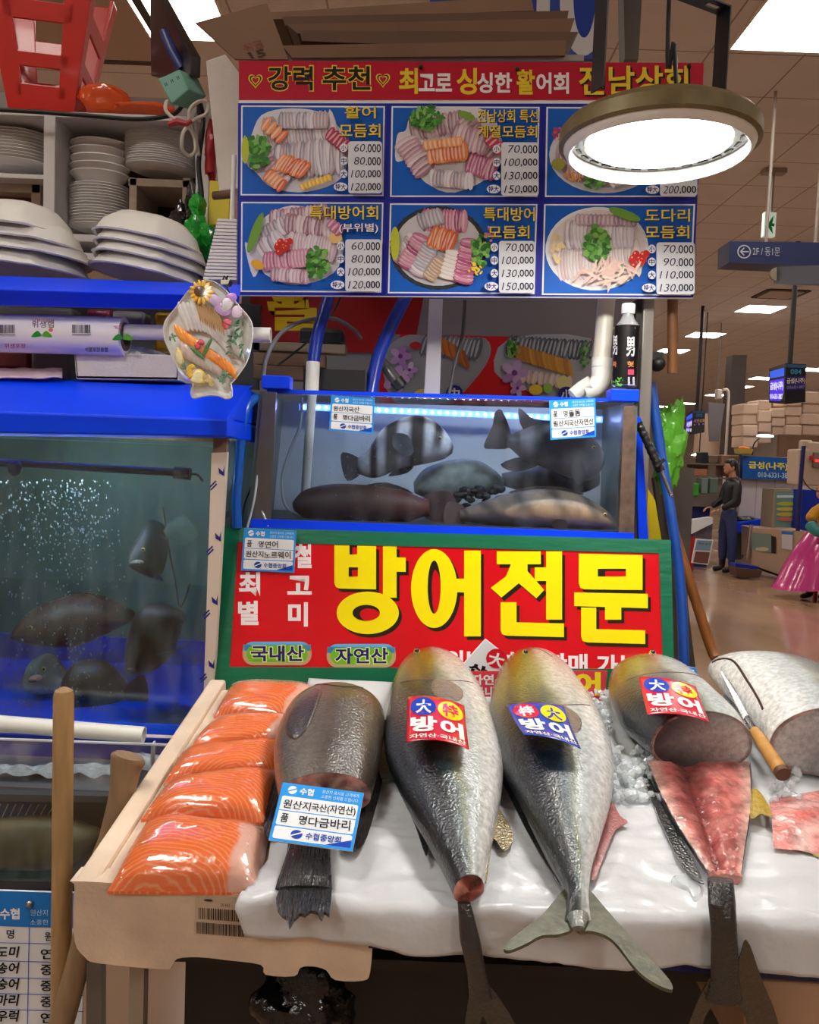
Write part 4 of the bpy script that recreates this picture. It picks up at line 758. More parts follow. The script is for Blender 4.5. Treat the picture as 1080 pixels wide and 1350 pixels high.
# fish in the large tank
dk = lambda a, b: (lambda u, v: mixc(C(*a), C(*b), sm(.45, .95, v)))
px_fish('rockfish', 'dark fish facing out of the large tank near the hanging tubes', [(172, 742, 178, 748), (176, 722, 190, 756), (188, 700, 208, 762), (198, 686, 218, 740), (212, 690, 220, 715), (214, 700, 218, 708)], TY + .14, .05, dk((44, 52, 50), (66, 72, 66)), [('pectoral_fin', [(184, 752), (205, 754), (216, 766), (196, 760)], C(40, 60, 80), .03), ('tail_fin', [(216, 700), (240, 680), (262, 705), (236, 716)], C(70, 92, 80))], (189, 725, 3.2), .1, mouth=(181, 742, 8, 4, C(150, 150, 140)))
px_fish('rockfish', 'dark fish with pale mouth low by the edge of the large tank', [(169, 880, 174, 888), (168, 850, 198, 886), (178, 812, 222, 870), (196, 796, 236, 840), (224, 800, 240, 826), (238, 806, 244, 818)], TY + .06, .05, lambda u, v: mixc(C(40, 36, 36), C(150, 146, 140), sm(.8, 1, v) * (1 - u)), [('pectoral_fin', [(205, 862), (222, 866), (256, 842), (228, 858)], C(96, 110, 130), .04)], (186, 846, 3), mouth=(177, 880, 9, 4, C(150, 110, 104)))
px_fish('rockfish', 'large reddish brown fish across the middle of the large tank', [(18, 835, 26, 842), (40, 806, 60, 850), (80, 788, 100, 852), (120, 782, 140, 836), (160, 800, 168, 822), (172, 806, 174, 816)], TY + .2, .07, dk((96, 70, 56), (120, 84, 60)), [('dorsal_fin', [(60, 796), (100, 782), (140, 786), (120, 796)], C(80, 60, 50))], (40, 828, 3.4), .1)
px_fish('rockfish', 'pale-faced fish looking out at the bottom of the large tank', [(36, 890, 40, 908), (42, 872, 52, 914), (60, 862, 76, 912), (72, 872, 86, 902), (80, 880, 86, 896)], TY + .12, .05, lambda u, v: mixc(C(84, 92, 90), C(168, 170, 160), sm(.3, .9, v)), [], (58, 882, 3), .1, mouth=(47, 895, 8, 5, C(190, 140, 130)))
px_fish('rockfish', 'dark round fish resting low beside the pale-faced fish', [(84, 905, 90, 925), (92, 880, 100, 940), (112, 870, 122, 952), (140, 874, 142, 946), (160, 896, 158, 930), (170, 906, 168, 920)], TY + .13, .06, dk((54, 42, 40), (66, 52, 50)), [('tail_fin', [(166, 905), (190, 890), (194, 930), (166, 922)], C(50, 44, 50))], None, .05)
rnd = random.Random(21); mb = MB()
for i in range(900):
    x = rnd.choice((rnd.gauss(50, 30), rnd.gauss(105, 18), rnd.uniform(0, 170))); y = rnd.uniform(640, 935) if rnd.random() < .6 else rnd.uniform(632, 720); mb.ell(P(x, y, TY + rnd.uniform(.012, .08)), rnd.uniform(.0005, .0021) * V((1, 1, rnd.uniform(1, 1.9))), nu=6, nv=4)
solo('air_bubbles', 'rising air bubbles in the large murky tank', 'bubbles', mb, M('bubble', (190, 214, 220), .2, alpha=.55), kind='stuff')
hose('air_tube', 'thin black air tubes hanging behind the fish in the large tank', 'tube', [(215, 668, TY + .25), (222, 720, TY + .25), (232, 770, TY + .22), (238, 800, TY + .2), (250, 770, TY + .24)], .0022, BR)
# hoses and cables at the tank corner
hose('blue_hose', 'thick blue hose bending down past the corner of the big tank', 'hose', [(348, 526, 1.86), (334, 527, 1.83), (322, 545, 1.80), (316, 600, 1.80), (312, 650, 1.80), (313, 696, 1.80)], .0105, M('blue_hose', (20, 92, 196), .3, coat=.3), ns=16)
CL = M('clear_tubing'); 
for i, (lab, pts) in enumerate((('clear air tube nearest the blue hose below the small tank corner', [(345, 560, 1.84), (340, 620, 1.83), (335, 660, 1.82), (326, 696, 1.81)]), ('clear air tube curving along the front post of the small tank', [(346, 570, 1.84), (343, 640, 1.83), (344, 668, 1.83), (354, 694, 1.82)]), ('thin dark air tube crossing behind the clear tubes', [(348, 580, 1.85), (336, 630, 1.85), (322, 664, 1.85), (318, 696, 1.84)]))): hose('air_tube', lab, 'tube', pts, .0028, (CL, CL, BR)[i])
mb = MB(); mb.qbox([(302, 578), (345, 584), (332, 700), (286, 700)], 1.99, .02); solo('steel_sheet', 'dull steel sheet between the two tanks behind the blue hose', 'panel', mb, M('dull_steel', (112, 110, 108), .35, metal=.6, var=.2, vs=8), smooth=False)
# ------------------------------------------------------------------ below the large tank
mb = MB(); a, b = P(-60, 949, 1.62), P(190, 969, 1.62); mb.pipe(a, b, .0165, .0135, 24); solo('white_pipe', 'white hollow pipe lying along the foot of the large tank', 'pipe', mb, PVC)
t = thing('ice_trough', 'clear acrylic trough of crushed ice below the large tank', 'trough', P(90, 1048, 1.6)); AC = glassy('acrylic', (238, 242, 244), .07, .35, (226, 230, 238), (12, 12, 12))
mb = MB(); mb.qbox([(-60, 972), (226, 982), (222, 1040), (-60, 1034)], 1.56, .005); part('front_pane', mb, AC, t, smooth=False)
mb = MB(); mb.qbox([(-60, 972), (226, 982), (226, 984), (-60, 974)], 1.558, .007); mb.qbox([(199, 981), (201, 981), (199, 1040), (197, 1040)], 1.565, .02); part('edge', mb, M('acrylic_edge', (196, 200, 206), .2), t, smooth=False)
mb = MB(); mb.qbox([(-60, 966), (246, 976), (240, 1050), (-60, 1046)], 1.70, .01); part('back', mb, M('trough_blue', (16, 38, 140), .5), t, smooth=False)
mb = MB(); mb.qbox([(-60, 1034), (214, 1046), (212, 1058), (-60, 1054)], 1.54, .16); part('base', mb, M('trough_grey', (110, 112, 120), .35, metal=.4, var=.15), t, smooth=False)
mb = MB(); mb.grid(60, 12, lambda u, v: P(-60 + 270 * u, 1040, 1.57 + .11 * v) + V((0, 0, (.048 + .02 * sm(.7, .9, u)) * (math.sin(math.pi * min(1, .1 + v)) ** .5) + .014 * nz((u * 14, v * 5, 2)))), None); part('ice', mb, ICE, t, ang=80)
t = thing('shellfish_tank', 'low glass tank with an olive flatfish under the ice trough', 'tank', P(60, 1172, 1.5)); LQ = [(-60, 1054), (152, 1056), (142, 1168), (-60, 1164)]
f = [P(*p, 1.48) for p in LQ]; bk = [p + V((0, .22, 0)) for p in f]; mb = MB(); mb.hexa(f, [p + V((0, .005, 0)) for p in f]); part('front_glass', mb, glassy('tank_glass'), t, smooth=False)
mb = MB(); mb.hexa(bk, [p + V((0, .01, 0)) for p in bk]); fl = [f[3], f[2], bk[2], bk[3]]; mb.hexa(fl, [p - V((0, 0, .012)) for p in fl]); a = [f[1], bk[1], bk[2], f[2]]; mb.hexa(a, [p - V((.006, 0, 0)) for p in a]); part('walls', mb, M('tank_dark', (52, 66, 62), .5, var=.3, vs=6), t, smooth=False)
mb = MB(); mb.qbox([(-60, 1046), (154, 1050), (154, 1058), (-60, 1056)], 1.475, .02); mb.qbox([(-60, 1160), (142, 1164), (142, 1172), (-60, 1172)], 1.475, .02); part('rim', mb, M('tank_rim', (86, 88, 90), .3, metal=.5), t, smooth=False)
A = Art('', PQ(LQ, 1.60)); A.q = [(-20, 1056), (72, 1058), (66, 1088), (-20, 1086)]; A.rect(0, 0, 1, 1, C(30, 80, 170))
for i in range(9): A.line(i * .11, 1, i * .11 + .12, .1, .018, WHITE)
A.build('striped_label', t)
px_fish('flatfish', 'olive brown flatfish lying in the low glass tank', [(-50, 1110, -48, 1130), (-20, 1084, -10, 1150), (40, 1076, 50, 1154), (90, 1080, 96, 1140), (126, 1094, 124, 1114), (134, 1100, 133, 1108)], 1.56, .04, lambda u, v: mixc(C(108, 92, 60), C(78, 70, 46), .5 + .5 * math.sin(v * 9 + u * 14)), [('tail_fin', [(130, 1096), (146, 1086), (147, 1118), (131, 1112)], C(80, 70, 50))])
# list of prices
pt, PS = board('price_list', 'blue headed list of handwritten fish prices low on the stall', 'sign', [(-60, 1172), (112, 1178), (108, 1372), (-60, 1372)], 1.44, .006, M('board_plastic'))
A = Art('', PS); A.poly([(-60, 1172), (112, 1178), (111, 1224), (-60, 1219)], C(30, 120, 205)); TB = C(60, 90, 190)
A.text('수협', (0, 1197, 26, 1212), WHITE, .03); A.text('원산지 표시', (40, 1199, 82, 1207), C(190, 220, 245), 0); A.text('소중한 신뢰', (40, 1212, 82, 1219), C(190, 220, 245), 0); A.line(-12, 1196, -4, 1212, 3, WHITE)
for y in (1243, 1267, 1289, 1310, 1331, 1352): A.line(-60, y - 2, 110, y + 2, 1, TB)
A.line(39, 1222, 36, 1372, 1, TB); A.text('명', (9, 1225, 19, 1237), BLACK, .012); A.text('원', (59, 1228, 70, 1240), BLACK, .012)
for i, (a, b) in enumerate((('도미', '연'), ('송어', '중'), ('숭어', '중'), ('마리', '중'), ('우럭', '연'))): y = 1247 + i * 21; A.text(a, (-4, y, 25, y + 15), BLACK, .025, .1); A.text(b, (54, y + 3, 70, y + 17), BLACK, .02)
A.build('lettering', pt); mb = MB(); mb.ell(PS.at(40, 1190, .004), .007); part('screw', mb, M('screw_steel', (150, 150, 150), .3, metal=.9), pt)
# wooden handles
WD = M('worn_wood', (166, 132, 88), .45, var=.3, vs=14, stretch=(4, 4, .6), coat=.15)
mb = MB(); a = P(84, 912, 1.34); b = V((P(82, 1300, 1.34).x, 1.34, .0)); q = [a + V((0, 0, .007)), a + V((0, 0, .002)), a - V((0, 0, .008)), lo(a, b, .5), b]; mb.tube(q, [.006, .014, .0165, .0168, .017], 16); solo('wooden_pole', 'straight pale wooden pole standing before the low tank', 'handle', mb, WD)
def strap(pts, ws, th, Y):
    mb = MB(); pts = sp2(pts, 6); n = len(pts); rings = []
    for i, (x, y) in enumerate(pts):
        x1, y1 = pts[min(i + 1, n - 1)]; x0, y0 = pts[max(i - 1, 0)]; L = math.hypot(x1 - x0, y1 - y0); nx, ny = -(y1 - y0) / L, (x1 - x0) / L; w = itp(ws, i / (n - 1)); yy = Y
        a = P(x + nx * w, y + ny * w, yy); b = P(x - nx * w, y - ny * w, yy); c = (a + b) / 2; h = (a - b) / 2; rings.append([c + h * math.cos(t) + V((0, 1, 0)) * th * math.sin(t) for t in [2 * math.pi * j / 14 for j in range(14)]])
    mb.loft(rings); return mb
solo('curved_paddle', 'curved worn wooden paddle with flared end behind the foam box', 'handle', strap([(170, 996), (166, 1012), (160, 1050), (146, 1100), (132, 1140), (120, 1190), (108, 1250), (92, 1310), (76, 1365)], [(0, 20), (.05, 24), (.2, 18), (.4, 14), (.6, 15), (1, 17)], .016, 1.31), M('grey_wood', (142, 116, 86), .6, var=.25, vs=14, stretch=(3, 3, .7)))
# ------------------------------------------------------------------ small fish tank behind the red sign
KQ = [(347, 516), (841, 529), (836, 704), (331, 686)]; KY = 1.83; KD = .30
kt = thing('fish_tank', 'small bright glass tank of striped fish above the red sign', 'tank', P(584, 704, KY) + V((0, .15, 0)))
f = [P(*p, KY) for p in KQ]; bk = [p + V((0, KD, 0)) for p in f]; v_ = V((0, 0, 1))
gi = [P(*p, KY) for p in ((364, 520), (818, 532), (815, 702), (356, 686))]
mb = MB(); mb.hexa(gi, [p + V((0, .005, 0)) for p in gi]); part('front_glass', mb, glassy('small_tank_glass', (240, 246, 252), .012, .05, (190, 200, 216), (30, 30, 7)), kt, smooth=False)
mb = MB(); mb.hexa(bk, [p + V((0, .008, 0)) for p in bk]); part('back_panel', mb, M('tank_back_pale', (176, 190, 206), .5, var=.12, vs=5), kt, smooth=False)
mb = MB(); a = [f[1], bk[1], bk[2], f[2]]; mb.hexa(a, [p - V((.008, 0, 0)) for p in a]); part('side_panel', mb, M('tank_side', (86, 104, 104), .4, var=.2, vs=6), kt, smooth=False); mb = MB(); a = [f[0], bk[0], bk[3], f[3]]; mb.hexa(a, [p - V((.008, 0, 0)) for p in a]); part('side_panel', mb, M('tank_side', (86, 104, 104), .4, var=.2, vs=6), kt, smooth=False)
mb = MB(); a = [f[3], f[2], bk[2], bk[3]]; mb.hexa([p + v_ * .006 for p in a], [p - v_ * .02 for p in a]); part('floor_panel', mb, M('tank_floor', (60, 66, 74), .6, var=.3, vs=12), kt, smooth=False)
mb = MB(); mb.qbox([(331, 684), (836, 703), (836, 714), (330, 696)], KY - .012, .012); mb.qbox([(352, 513), (500, 517), (500, 522), (352, 518)], KY + .01, .02); mb.qbox([(500, 517), (836, 526), (836, 530), (500, 522)], KY + .01, .02); part('blue_rail', mb, BL, kt, smooth=False)
mb = MB(); mb.qbox([(347, 516), (364, 517), (357, 687), (331, 686)], KY - .004, .02); part('corner_post', mb, M('dull_steel'), kt, smooth=False)
mb = MB(); mb.qbox([(823, 535), (838, 535), (836, 704), (816, 703)], KY - .004, .02); part('corner_post', mb, M('rusty_steel', (112, 92, 80), .5, metal=.3, var=.35, vs=40), kt, smooth=False)
for x0, y0, x1, y1, Y in ((345, 495, 382, 512, KY - .01), (806, 513, 843, 529, KY - .01)): mb = MB(); mb.wbox(x0, y0, x1, y1, Y, .05); part('blue_cap', mb, BL, kt, smooth=False, bevel=.002)
mb = MB(); w = [p + V((0, .007, 0)) for p in gi]; mb.hexa(w, [p + V((0, KD - .02, 0)) for p in w]); part('water', mb, watery('clear_water', (200, 220, 246), .12), kt, smooth=False)
t = thing('led_strip', 'row of white LED dots under the top edge of the small tank', 'light', P(590, 548, KY + .25)); a = P(395, 532, KY + .24); b = P(795, 549, KY + .24); mb = MB(); mb.hexa([a, b, b - v_ * .016, a - v_ * .016], [p + V((0, .006, 0)) for p in (a, b, b - v_ * .016, a - v_ * .016)]); tp = part('tape', mb, M('led_tape', (90, 130, 255), .5, emit=2.2), t, smooth=False)
mb = MB()
for i in range(40):
    c = lo(a, b, (i + .5) / 40) - v_ * .008; mb.ell(c - V((0, .003, 0)), (.003, .003, .003), nu=8, nv=6)
part('dot', mb, M('led_white', (214, 226, 255), .4, emit=60), tp)
# striped fish (barred knifejaw), groupers
bars = lambda cs, dkc, lt: (lambda u, v: mixc(lt, dkc, max([sm(w, w * .45, abs(u + .06 * (v - .5) - c)) for c, w in cs] + [sm(.55, 0, v) * .25])))
px_fish('striped_fish', 'silver fish with dark bars facing the lamp reflection in the small tank', [(598, 588, 596, 598), (590, 572, 584, 606), (574, 556, 568, 610), (552, 548, 548, 614), (526, 553, 524, 619), (504, 566, 504, 628), (488, 588, 488, 630), (472, 604, 472, 624)], KY + .10, .045, lambda u, v: mixc(C(226, 228, 236), C(26, 28, 34), max(sm(.10, .03, u) * .9, sm(.06, .03, abs(u - .24)) * sm(.9, .4, v), sm(.075, .045, abs(u - .42)), sm(.07, .04, abs(u - .62)), sm(.06, .03, abs(u - .80)), sm(.9, 1, u) * .8)),
        [('dorsal_fin', [(500, 574), (520, 556), (548, 548), (545, 552), (510, 575)], C(60, 60, 68)), ('tail_fin', [(476, 606), (452, 596), (450, 612), (458, 634), (476, 624)], C(62, 64, 72), 0, 1), ('anal_fin', [(545, 614), (536, 624), (512, 628), (524, 618)], C(30, 32, 38)), ('pectoral_fin', [(545, 592), (538, 574), (520, 572), (518, 588), (530, 600), (542, 600)], C(96, 98, 106), .046)], (580, 578, 3))
px_fish('striped_fish', 'dark striped fish heading behind the tilted origin card in the small tank', [(796, 600, 795, 612), (786, 582, 784, 630), (764, 566, 764, 634), (738, 558, 736, 624), (712, 558, 710, 614), (690, 566, 690, 606), (676, 572, 676, 594), (668, 575, 668, 588)], KY + .07, .05, lambda u, v: mixc(C(120, 116, 130), C(34, 32, 42), max(.7 - .5 * sm(.1, .02, abs(u - .70)), sm(.07, .03, abs(u - .58)), sm(.06, .03, abs(u - .80))) * sm(1.0, .5, v) if u > .12 else .2),
        [('dorsal_fin', [(690, 566), (684, 538), (704, 552), (735, 556), (715, 562)], C(80, 72, 84)), ('tail_fin', [(674, 572), (662, 541), (652, 545), (650, 560), (638, 588), (650, 592), (672, 590)], C(66, 58, 62), 0, 1), ('anal_fin', [(712, 612), (690, 602), (660, 612), (680, 622)], C(50, 48, 56)), ('pectoral_fin', [(762, 602), (752, 620), (764, 640), (772, 620)], C(40, 38, 46), .05)], (783, 590, 2.6))
px_fish('grouper', 'dark brown grouper lying along the tank bottom with reddish tail', [(386, 662, 388, 672), (402, 646, 404, 684), (440, 638, 440, 690), (490, 640, 490, 692), (530, 646, 530, 690), (556, 656, 556, 682), (566, 658, 566, 680)], KY + .06, .05, lambda u, v: mixc(C(66, 46, 40), C(120, 62, 52), sm(.3, .9, u)), [('tail_fin', [(560, 654), (592, 648), (603, 668), (594, 686), (562, 684)], C(84, 52, 50), 0, 1), ('dorsal_fin', [(480, 642), (510, 636), (545, 650), (520, 652)], C(44, 36, 36))])
px_fish('grouper', 'mottled tan grouper lying on the tank bottom below the dark striped fish', [(812, 688, 812, 698), (796, 670, 790, 700), (764, 652, 760, 700), (724, 645, 722, 698), (684, 648, 680, 696), (646, 658, 644, 692), (618, 668, 618, 688), (606, 672, 606, 686)], KY + .05, .055, lambda u, v: mixc(C(146, 124, 104), C(74, 64, 56), max(sm(.06, .02, abs((u * 6 + v * .6) % 1 - .5) * .25) * sm(.8, .3, v), sm(.2, 0, u) * .6)), [('dorsal_fin', [(770, 652), (740, 642), (700, 642), (670, 650), (720, 652)], C(70, 58, 52)), ('tail_fin', [(612, 668), (590, 662), (586, 690), (612, 690)], C(120, 92, 82), 0, 1), ('pectoral_fin', [(748, 688), (735, 684), (728, 694), (745, 699)], C(60, 50, 44), .05)], (798, 678, 2.4))
px_fish('grey_fish', 'pale scaly grey fish lying behind the dark brown grouper', [(545, 636, 546, 650), (560, 618, 562, 656), (592, 607, 594, 660), (626, 606, 628, 654), (650, 618, 652, 646), (664, 632, 664, 642)], KY + .16, .04, lambda u, v: mixc(C(120, 134, 132), C(164, 172, 164), v), [])
px_fish('striped_fish', 'shadowy dark fish with faint bars under the dark striped fish', [(790, 622, 790, 640), (770, 614, 768, 650), (730, 612, 728, 654), (690, 618, 690, 648), (662, 624, 662, 640)], KY + .2, .04, bars([(.3, .05), (.5, .05), (.7, .05)], C(28, 32, 42), C(62, 72, 92)), [])
mb = MB(); rnd = random.Random(4)
for i in range(26): crumple(mb, P(600 + rnd.uniform(0, 66), 655 + rnd.uniform(-12, 14), KY + .10), (.012, .01, .008), .5, 50, 8, 6, seed=i)
solo('black_net', 'bunched black netting on the tank bottom between the two groupers', 'net', mb, M('black_net', (20, 22, 26), .5))
mb = MB(); mb.pipe(P(412, 516, KY + .16), P(402, 658, KY + .16), .011, .008, 18); solo('white_pipe', 'white pipe standing upright inside the small tank', 'pipe', mb, PVC)
hose('air_tube', 'clear looping air tube inside the small tank', 'tube', [(398, 524, KY + .05), (396, 560, KY + .05), (384, 590, KY + .04), (372, 630, KY + .03), (376, 665, KY + .03), (392, 678, KY + .04), (406, 680, KY + .06)], .0035, CL); mb = MB(); mb.wbox(404, 672, 414, 683, KY + .05, .02); solo('air_stone', 'small bright green air stone at the end of the clear tube', 'air stone', mb, M('bright_green', (20, 190, 70), .4), smooth=False, bevel=.001)
mb = MB(); rnd = random.Random(8)
for i in range(240): mb.ell(P(rnd.gauss(480, 45), rnd.uniform(570, 690), KY + rnd.uniform(.01, .05)), rnd.uniform(.0004, .0012) * V((1, 1, 1.4)), nu=5, nv=4)
solo('air_bubbles', 'fine air bubbles over the brown grouper in the small tank', 'bubbles', mb, M('bubble'), kind='stuff')
# ------------------------------------------------------------------ behind the small tank
mb = MB(); mb.wbox(318, 250, 850, 760, 2.62, .02); solo('partition_panel', 'grey partition panel behind the small tank and the menu board', 'panel', mb, M('partition', (128, 122, 128), .8, var=.06, vs=3), smooth=False)
pp, PSf = board('flower_poster', 'poster of flower garnished sashimi platters on red behind the small tank', 'poster', [(500, 440), (781, 446), (779, 534), (500, 532)], 2.612, .006, M('board_plastic'))
A = Art('', PSf); A.poly([(500, 440), (781, 446), (779, 534), (500, 532)], C(206, 24, 34)); A.q = None; rnd = random.Random(5)
def flower(x, y, s):
    for i in range(5): a = i * 1.257; A.oval(x + s * math.cos(a), y + s * math.sin(a), s * .9, s * .6, mixc(C(170, 120, 190), C(210, 180, 220), rnd.random()), a, 10)
    A.oval(x, y, s * .4, s * .4, C(120, 60, 130), 0, 8)
A.poly([(500, 440), (528, 441), (520, 470), (502, 478)], C(120, 118, 126)); A.poly(sp2([(505, 470), (530, 444), (560, 442), (600, 446), (640, 446), (646, 470), (622, 505), (590, 530), (520, 530)], 3, True), C(150, 150, 158)); A.poly(sp2([(672, 446), (779, 446), (779, 500), (760, 530), (720, 530), (690, 512), (652, 490)], 3, True), C(170, 172, 182))
row(A, 672, 455, 775, 462, 20, 14, 4, [C(96, 104, 118), C(120, 126, 140), C(80, 90, 104)], .2); row(A, 560, 455, 630, 460, 14, 16, 4.5, [C(130, 130, 140), C(104, 108, 120)], .2)
for i in range(22): t_ = i / 21; A.oval(680 + 72 * t_, 464 + 22 * t_, 2.4, 13, mixc(C(214, 160, 70), C(180, 120, 60), rnd.random()), -.2, 8)
for i in range(12): t_ = i / 11; A.oval(578 + 36 * t_, 452 + 22 * t_, 3, 14, mixc(C(206, 120, 50), C(160, 90, 50), rnd.random()), -.3, 8)
row(A, 690, 496, 750, 505, 9, 10, 4, [C(226, 200, 190), C(214, 180, 176)]); flower(678, 492, 10); flower(682, 512, 6); flower(528, 470, 8); flower(522, 500, 10); flower(540, 488, 6); A.oval(706, 514, 9, 7, C(236, 206, 60)); A.oval(722, 512, 6, 7, C(150, 200, 90)); A.oval(742, 505, 9, 9, C(226, 220, 150)); tuft(A, 676, 460, 8, 14, 30, GRN); A.oval(548, 456, 8, 5, C(190, 40, 50)); A.oval(560, 520, 14, 7, C(230, 200, 80)); tuft(A, 770, 468, 8, 18, 16, GRN)
for x, y, s in ((599, 518, '中'), (746, 520, '小')): A.oval(x, y, 11, 10, C(36, 40, 130)); A.text(s, (x - 7, y - 6, x + 7, y + 8), WHITE, .03)
A.build('print', pp, PRINT)
vb, VS = board('red_banner', 'dark red banner with yellow lettering behind the blue pipe', 'banner', [(330, 380), (560, 384), (545, 466), (330, 462)], 2.614, .004, M('banner_back', (150, 20, 24), .5))
A = Art('', VS); A.poly([(330, 380), (560, 384), (545, 466), (330, 462)], C(150, 14, 20)); A.text('활', (352, 366, 428, 436), C(226, 190, 20), .06); A.build('lettering', vb)
BP = M('blue_hose'); DKB = M('deep_blue_hose', (14, 52, 170), .35, coat=.2)
hose('blue_pipe', 'thick blue pipe running down into the short white sleeve', 'pipe', [(437, 380, 2.1), (428, 410, 2.08), (418, 445, 2.05), (413, 482, 2.03)], .0155, DKB, ns=18)
mb = MB(); mb.pipe(P(413, 477, 2.0), P(411, 518, 2.0), .0165, .0135, 20); solo('white_pipe', 'short white pipe sleeve under the thick blue pipe', 'pipe', mb, PVC)
hose('blue_pipe', 'thick slanting blue pipe between the pump and the flower poster', 'pipe', [(540, 382, 2.15), (518, 425, 2.12), (499, 470, 2.08), (488, 520, 2.05)], .0165, DKB, ns=18)
hose('clear_tube', 'grey tube arching over the wooden boards to the small tank', 'tube', [(347, 500, 1.9), (352, 470, 1.95), (372, 438, 2.0), (405, 422, 2.1), (440, 420, 2.15), (466, 434, 2.15), (476, 446, 2.2)], .005, M('grey_tube', (128, 132, 140), .35))
for i, (y0, y1, x1, Y) in enumerate(((452, 464, 455, 2.2), (466, 482, 428, 2.18), (482, 500, 400, 2.15))):
    mb = MB(); mb.wbox(334, y0, x1, y1, Y, .05); solo('wooden_board', ('pale wooden board on top of the pile behind the small tank', 'middle brown board of the pile behind the small tank', 'lowest brown board of the pile behind the small tank')[i], 'board', mb, M('board_wood%d' % i, ((160, 142, 118), (112, 82, 58), (96, 66, 46))[i], .7, var=.3, vs=10, stretch=(.5, 4, 6)), 'boards behind the tank', smooth=False, bevel=.002)
hose('black_cable', 'thin black cord hanging across the red banner', 'cable', [(452, 384, 2.2), (440, 410, 2.2), (412, 445, 2.14), (366, 482, 2.1)], .0028, BR)
mb = MB(); mb.wbox(400, 487, 483, 516, 2.02, .1); solo('pump_box', 'black pump box sitting behind the top rail of the small tank', 'pump', mb, M('black_box', (26, 24, 26), .5, var=.2), smooth=False, bevel=.004)
mb = MB(); mb.wbox(394, 432, 452, 453, 2.2, .1); solo('black_motor', 'black motor block between the blue pipes above the boards', 'motor', mb, M('black_box'), smooth=False, bevel=.012)
t = thing('nozzle', 'clear and black nozzle fitting leaning against the slanting blue pipe', 'nozzle', P(527, 515, 2.1)); mb = MB(); mb.tube([P(497, 470, 2.12), P(512, 488, 2.11), P(524, 504, 2.1)], [.012, .015, .015], 18); part('barrel', mb, M('smoky_plastic', (110, 108, 104), .15, trans=.4), t); mb = MB(); mb.tube([P(522, 501, 2.1), P(530, 511, 2.1)], [.018, .017], 18); mb.tube([P(530, 511, 2.1), P(534, 503, 2.09)], .004, 8); part('cap', mb, BR, t)
mb = MB(); mb.qbox([(566, 394), (584, 394), (580, 520), (559, 520)], 2.14, .03); solo('white_post', 'white painted post standing in front of the flower poster', 'post', mb, M('post_white', (206, 202, 206), .5, var=.06), smooth=False, bevel=.002)
hose('black_cable', 'grey cable curving down in front of the flower poster', 'cable', [(613, 396, 2.15), (610, 440, 2.14), (600, 480, 2.12), (592, 522, 2.1)], .005, M('grey_cable', (70, 68, 72), .5))
t = thing('drain_pipe', 'cream drain pipe with elbow joint beside the black bottle', 'pipe', P(795, 525, 2.0)); PC = M('pvc_cream', (214, 206, 192), .35, var=.05); mb = MB(); mb.tube([P(800, 392, 2.02), P(793, 475, 2.0)], .021, 24); part('pipe', mb, PC, t)
mb = MB(); mb.tube([P(794, 472, 2.0), P(793, 484, 2.0)], .0245, 24); mb.tube(smooth_path([P(793, 484, 2.0), P(792, 500, 2.0), P(784, 512, 2.0), P(770, 518, 2.0)], 5), .0235, 24); mb.tube([P(780, 505, 1.99), P(768, 512, 2.0), P(756, 522, 2.0)], .019, 20); part('elbow', mb, PVC, t)
# bottle
bt = thing('plastic_bottle', 'black labelled plastic bottle with white cap on the blue corner cap', 'bottle', P(823, 511, 1.90)); c = P(823, 511, 1.90); k = 1.9 / F; H = lambda y: (511 - y) * k; r = 16.2 * k
mb = MB(); mb.lathe([(r * .8, 0), (r, .004), (r, H(490)), (r, H(440)), (r * .97, H(432)), (r * .6, H(424)), (r * .44, H(418)), (r * .44, H(414))], c, 32); part('bottle_body', mb, M('bottle_clear', (196, 200, 204), .08, trans=.5), bt)
mb = MB(); mb.lathe([(r * .52, H(416)), (r * .54, H(414)), (r * .54, H(405)), (r * .5, H(403))], c, 28); part('cap', mb, M('cap_white', (232, 234, 236), .4), bt, 'white screw cap')
mb = MB(); mb.loft([[c + V(((r + e) * math.cos(a), (r + e) * math.sin(a), z)) for a in [2 * math.pi * j / 36 for j in range(36)]] for e, z in ((.0006, H(508)), (.0006, H(432)))], cap=False); lb = part('label', mb, M('label_black', (16, 15, 16), .3), bt)
A = Art('', CylS(c, c + V((0, 0, 1)), r + .0008), .0004); A.rect(809, 431, 838, 434, C(190, 150, 90)); A.text('男', (826, 444, 837, 470), WHITE, .02); A.text('男', (808, 442, 814, 468), WHITE, .02); A.text('헛', (827, 476, 836, 484), C(200, 130, 80), .02); A.rect(828, 487, 836, 494, C(210, 70, 100)); A.rect(828, 497, 837, 508, C(190, 190, 196)); tuft(A, 815, 503, 7, 6, 20, GRN[1:]); A.text('차', (808, 476, 813, 484), C(200, 130, 80), .02); A.build('print', lb)
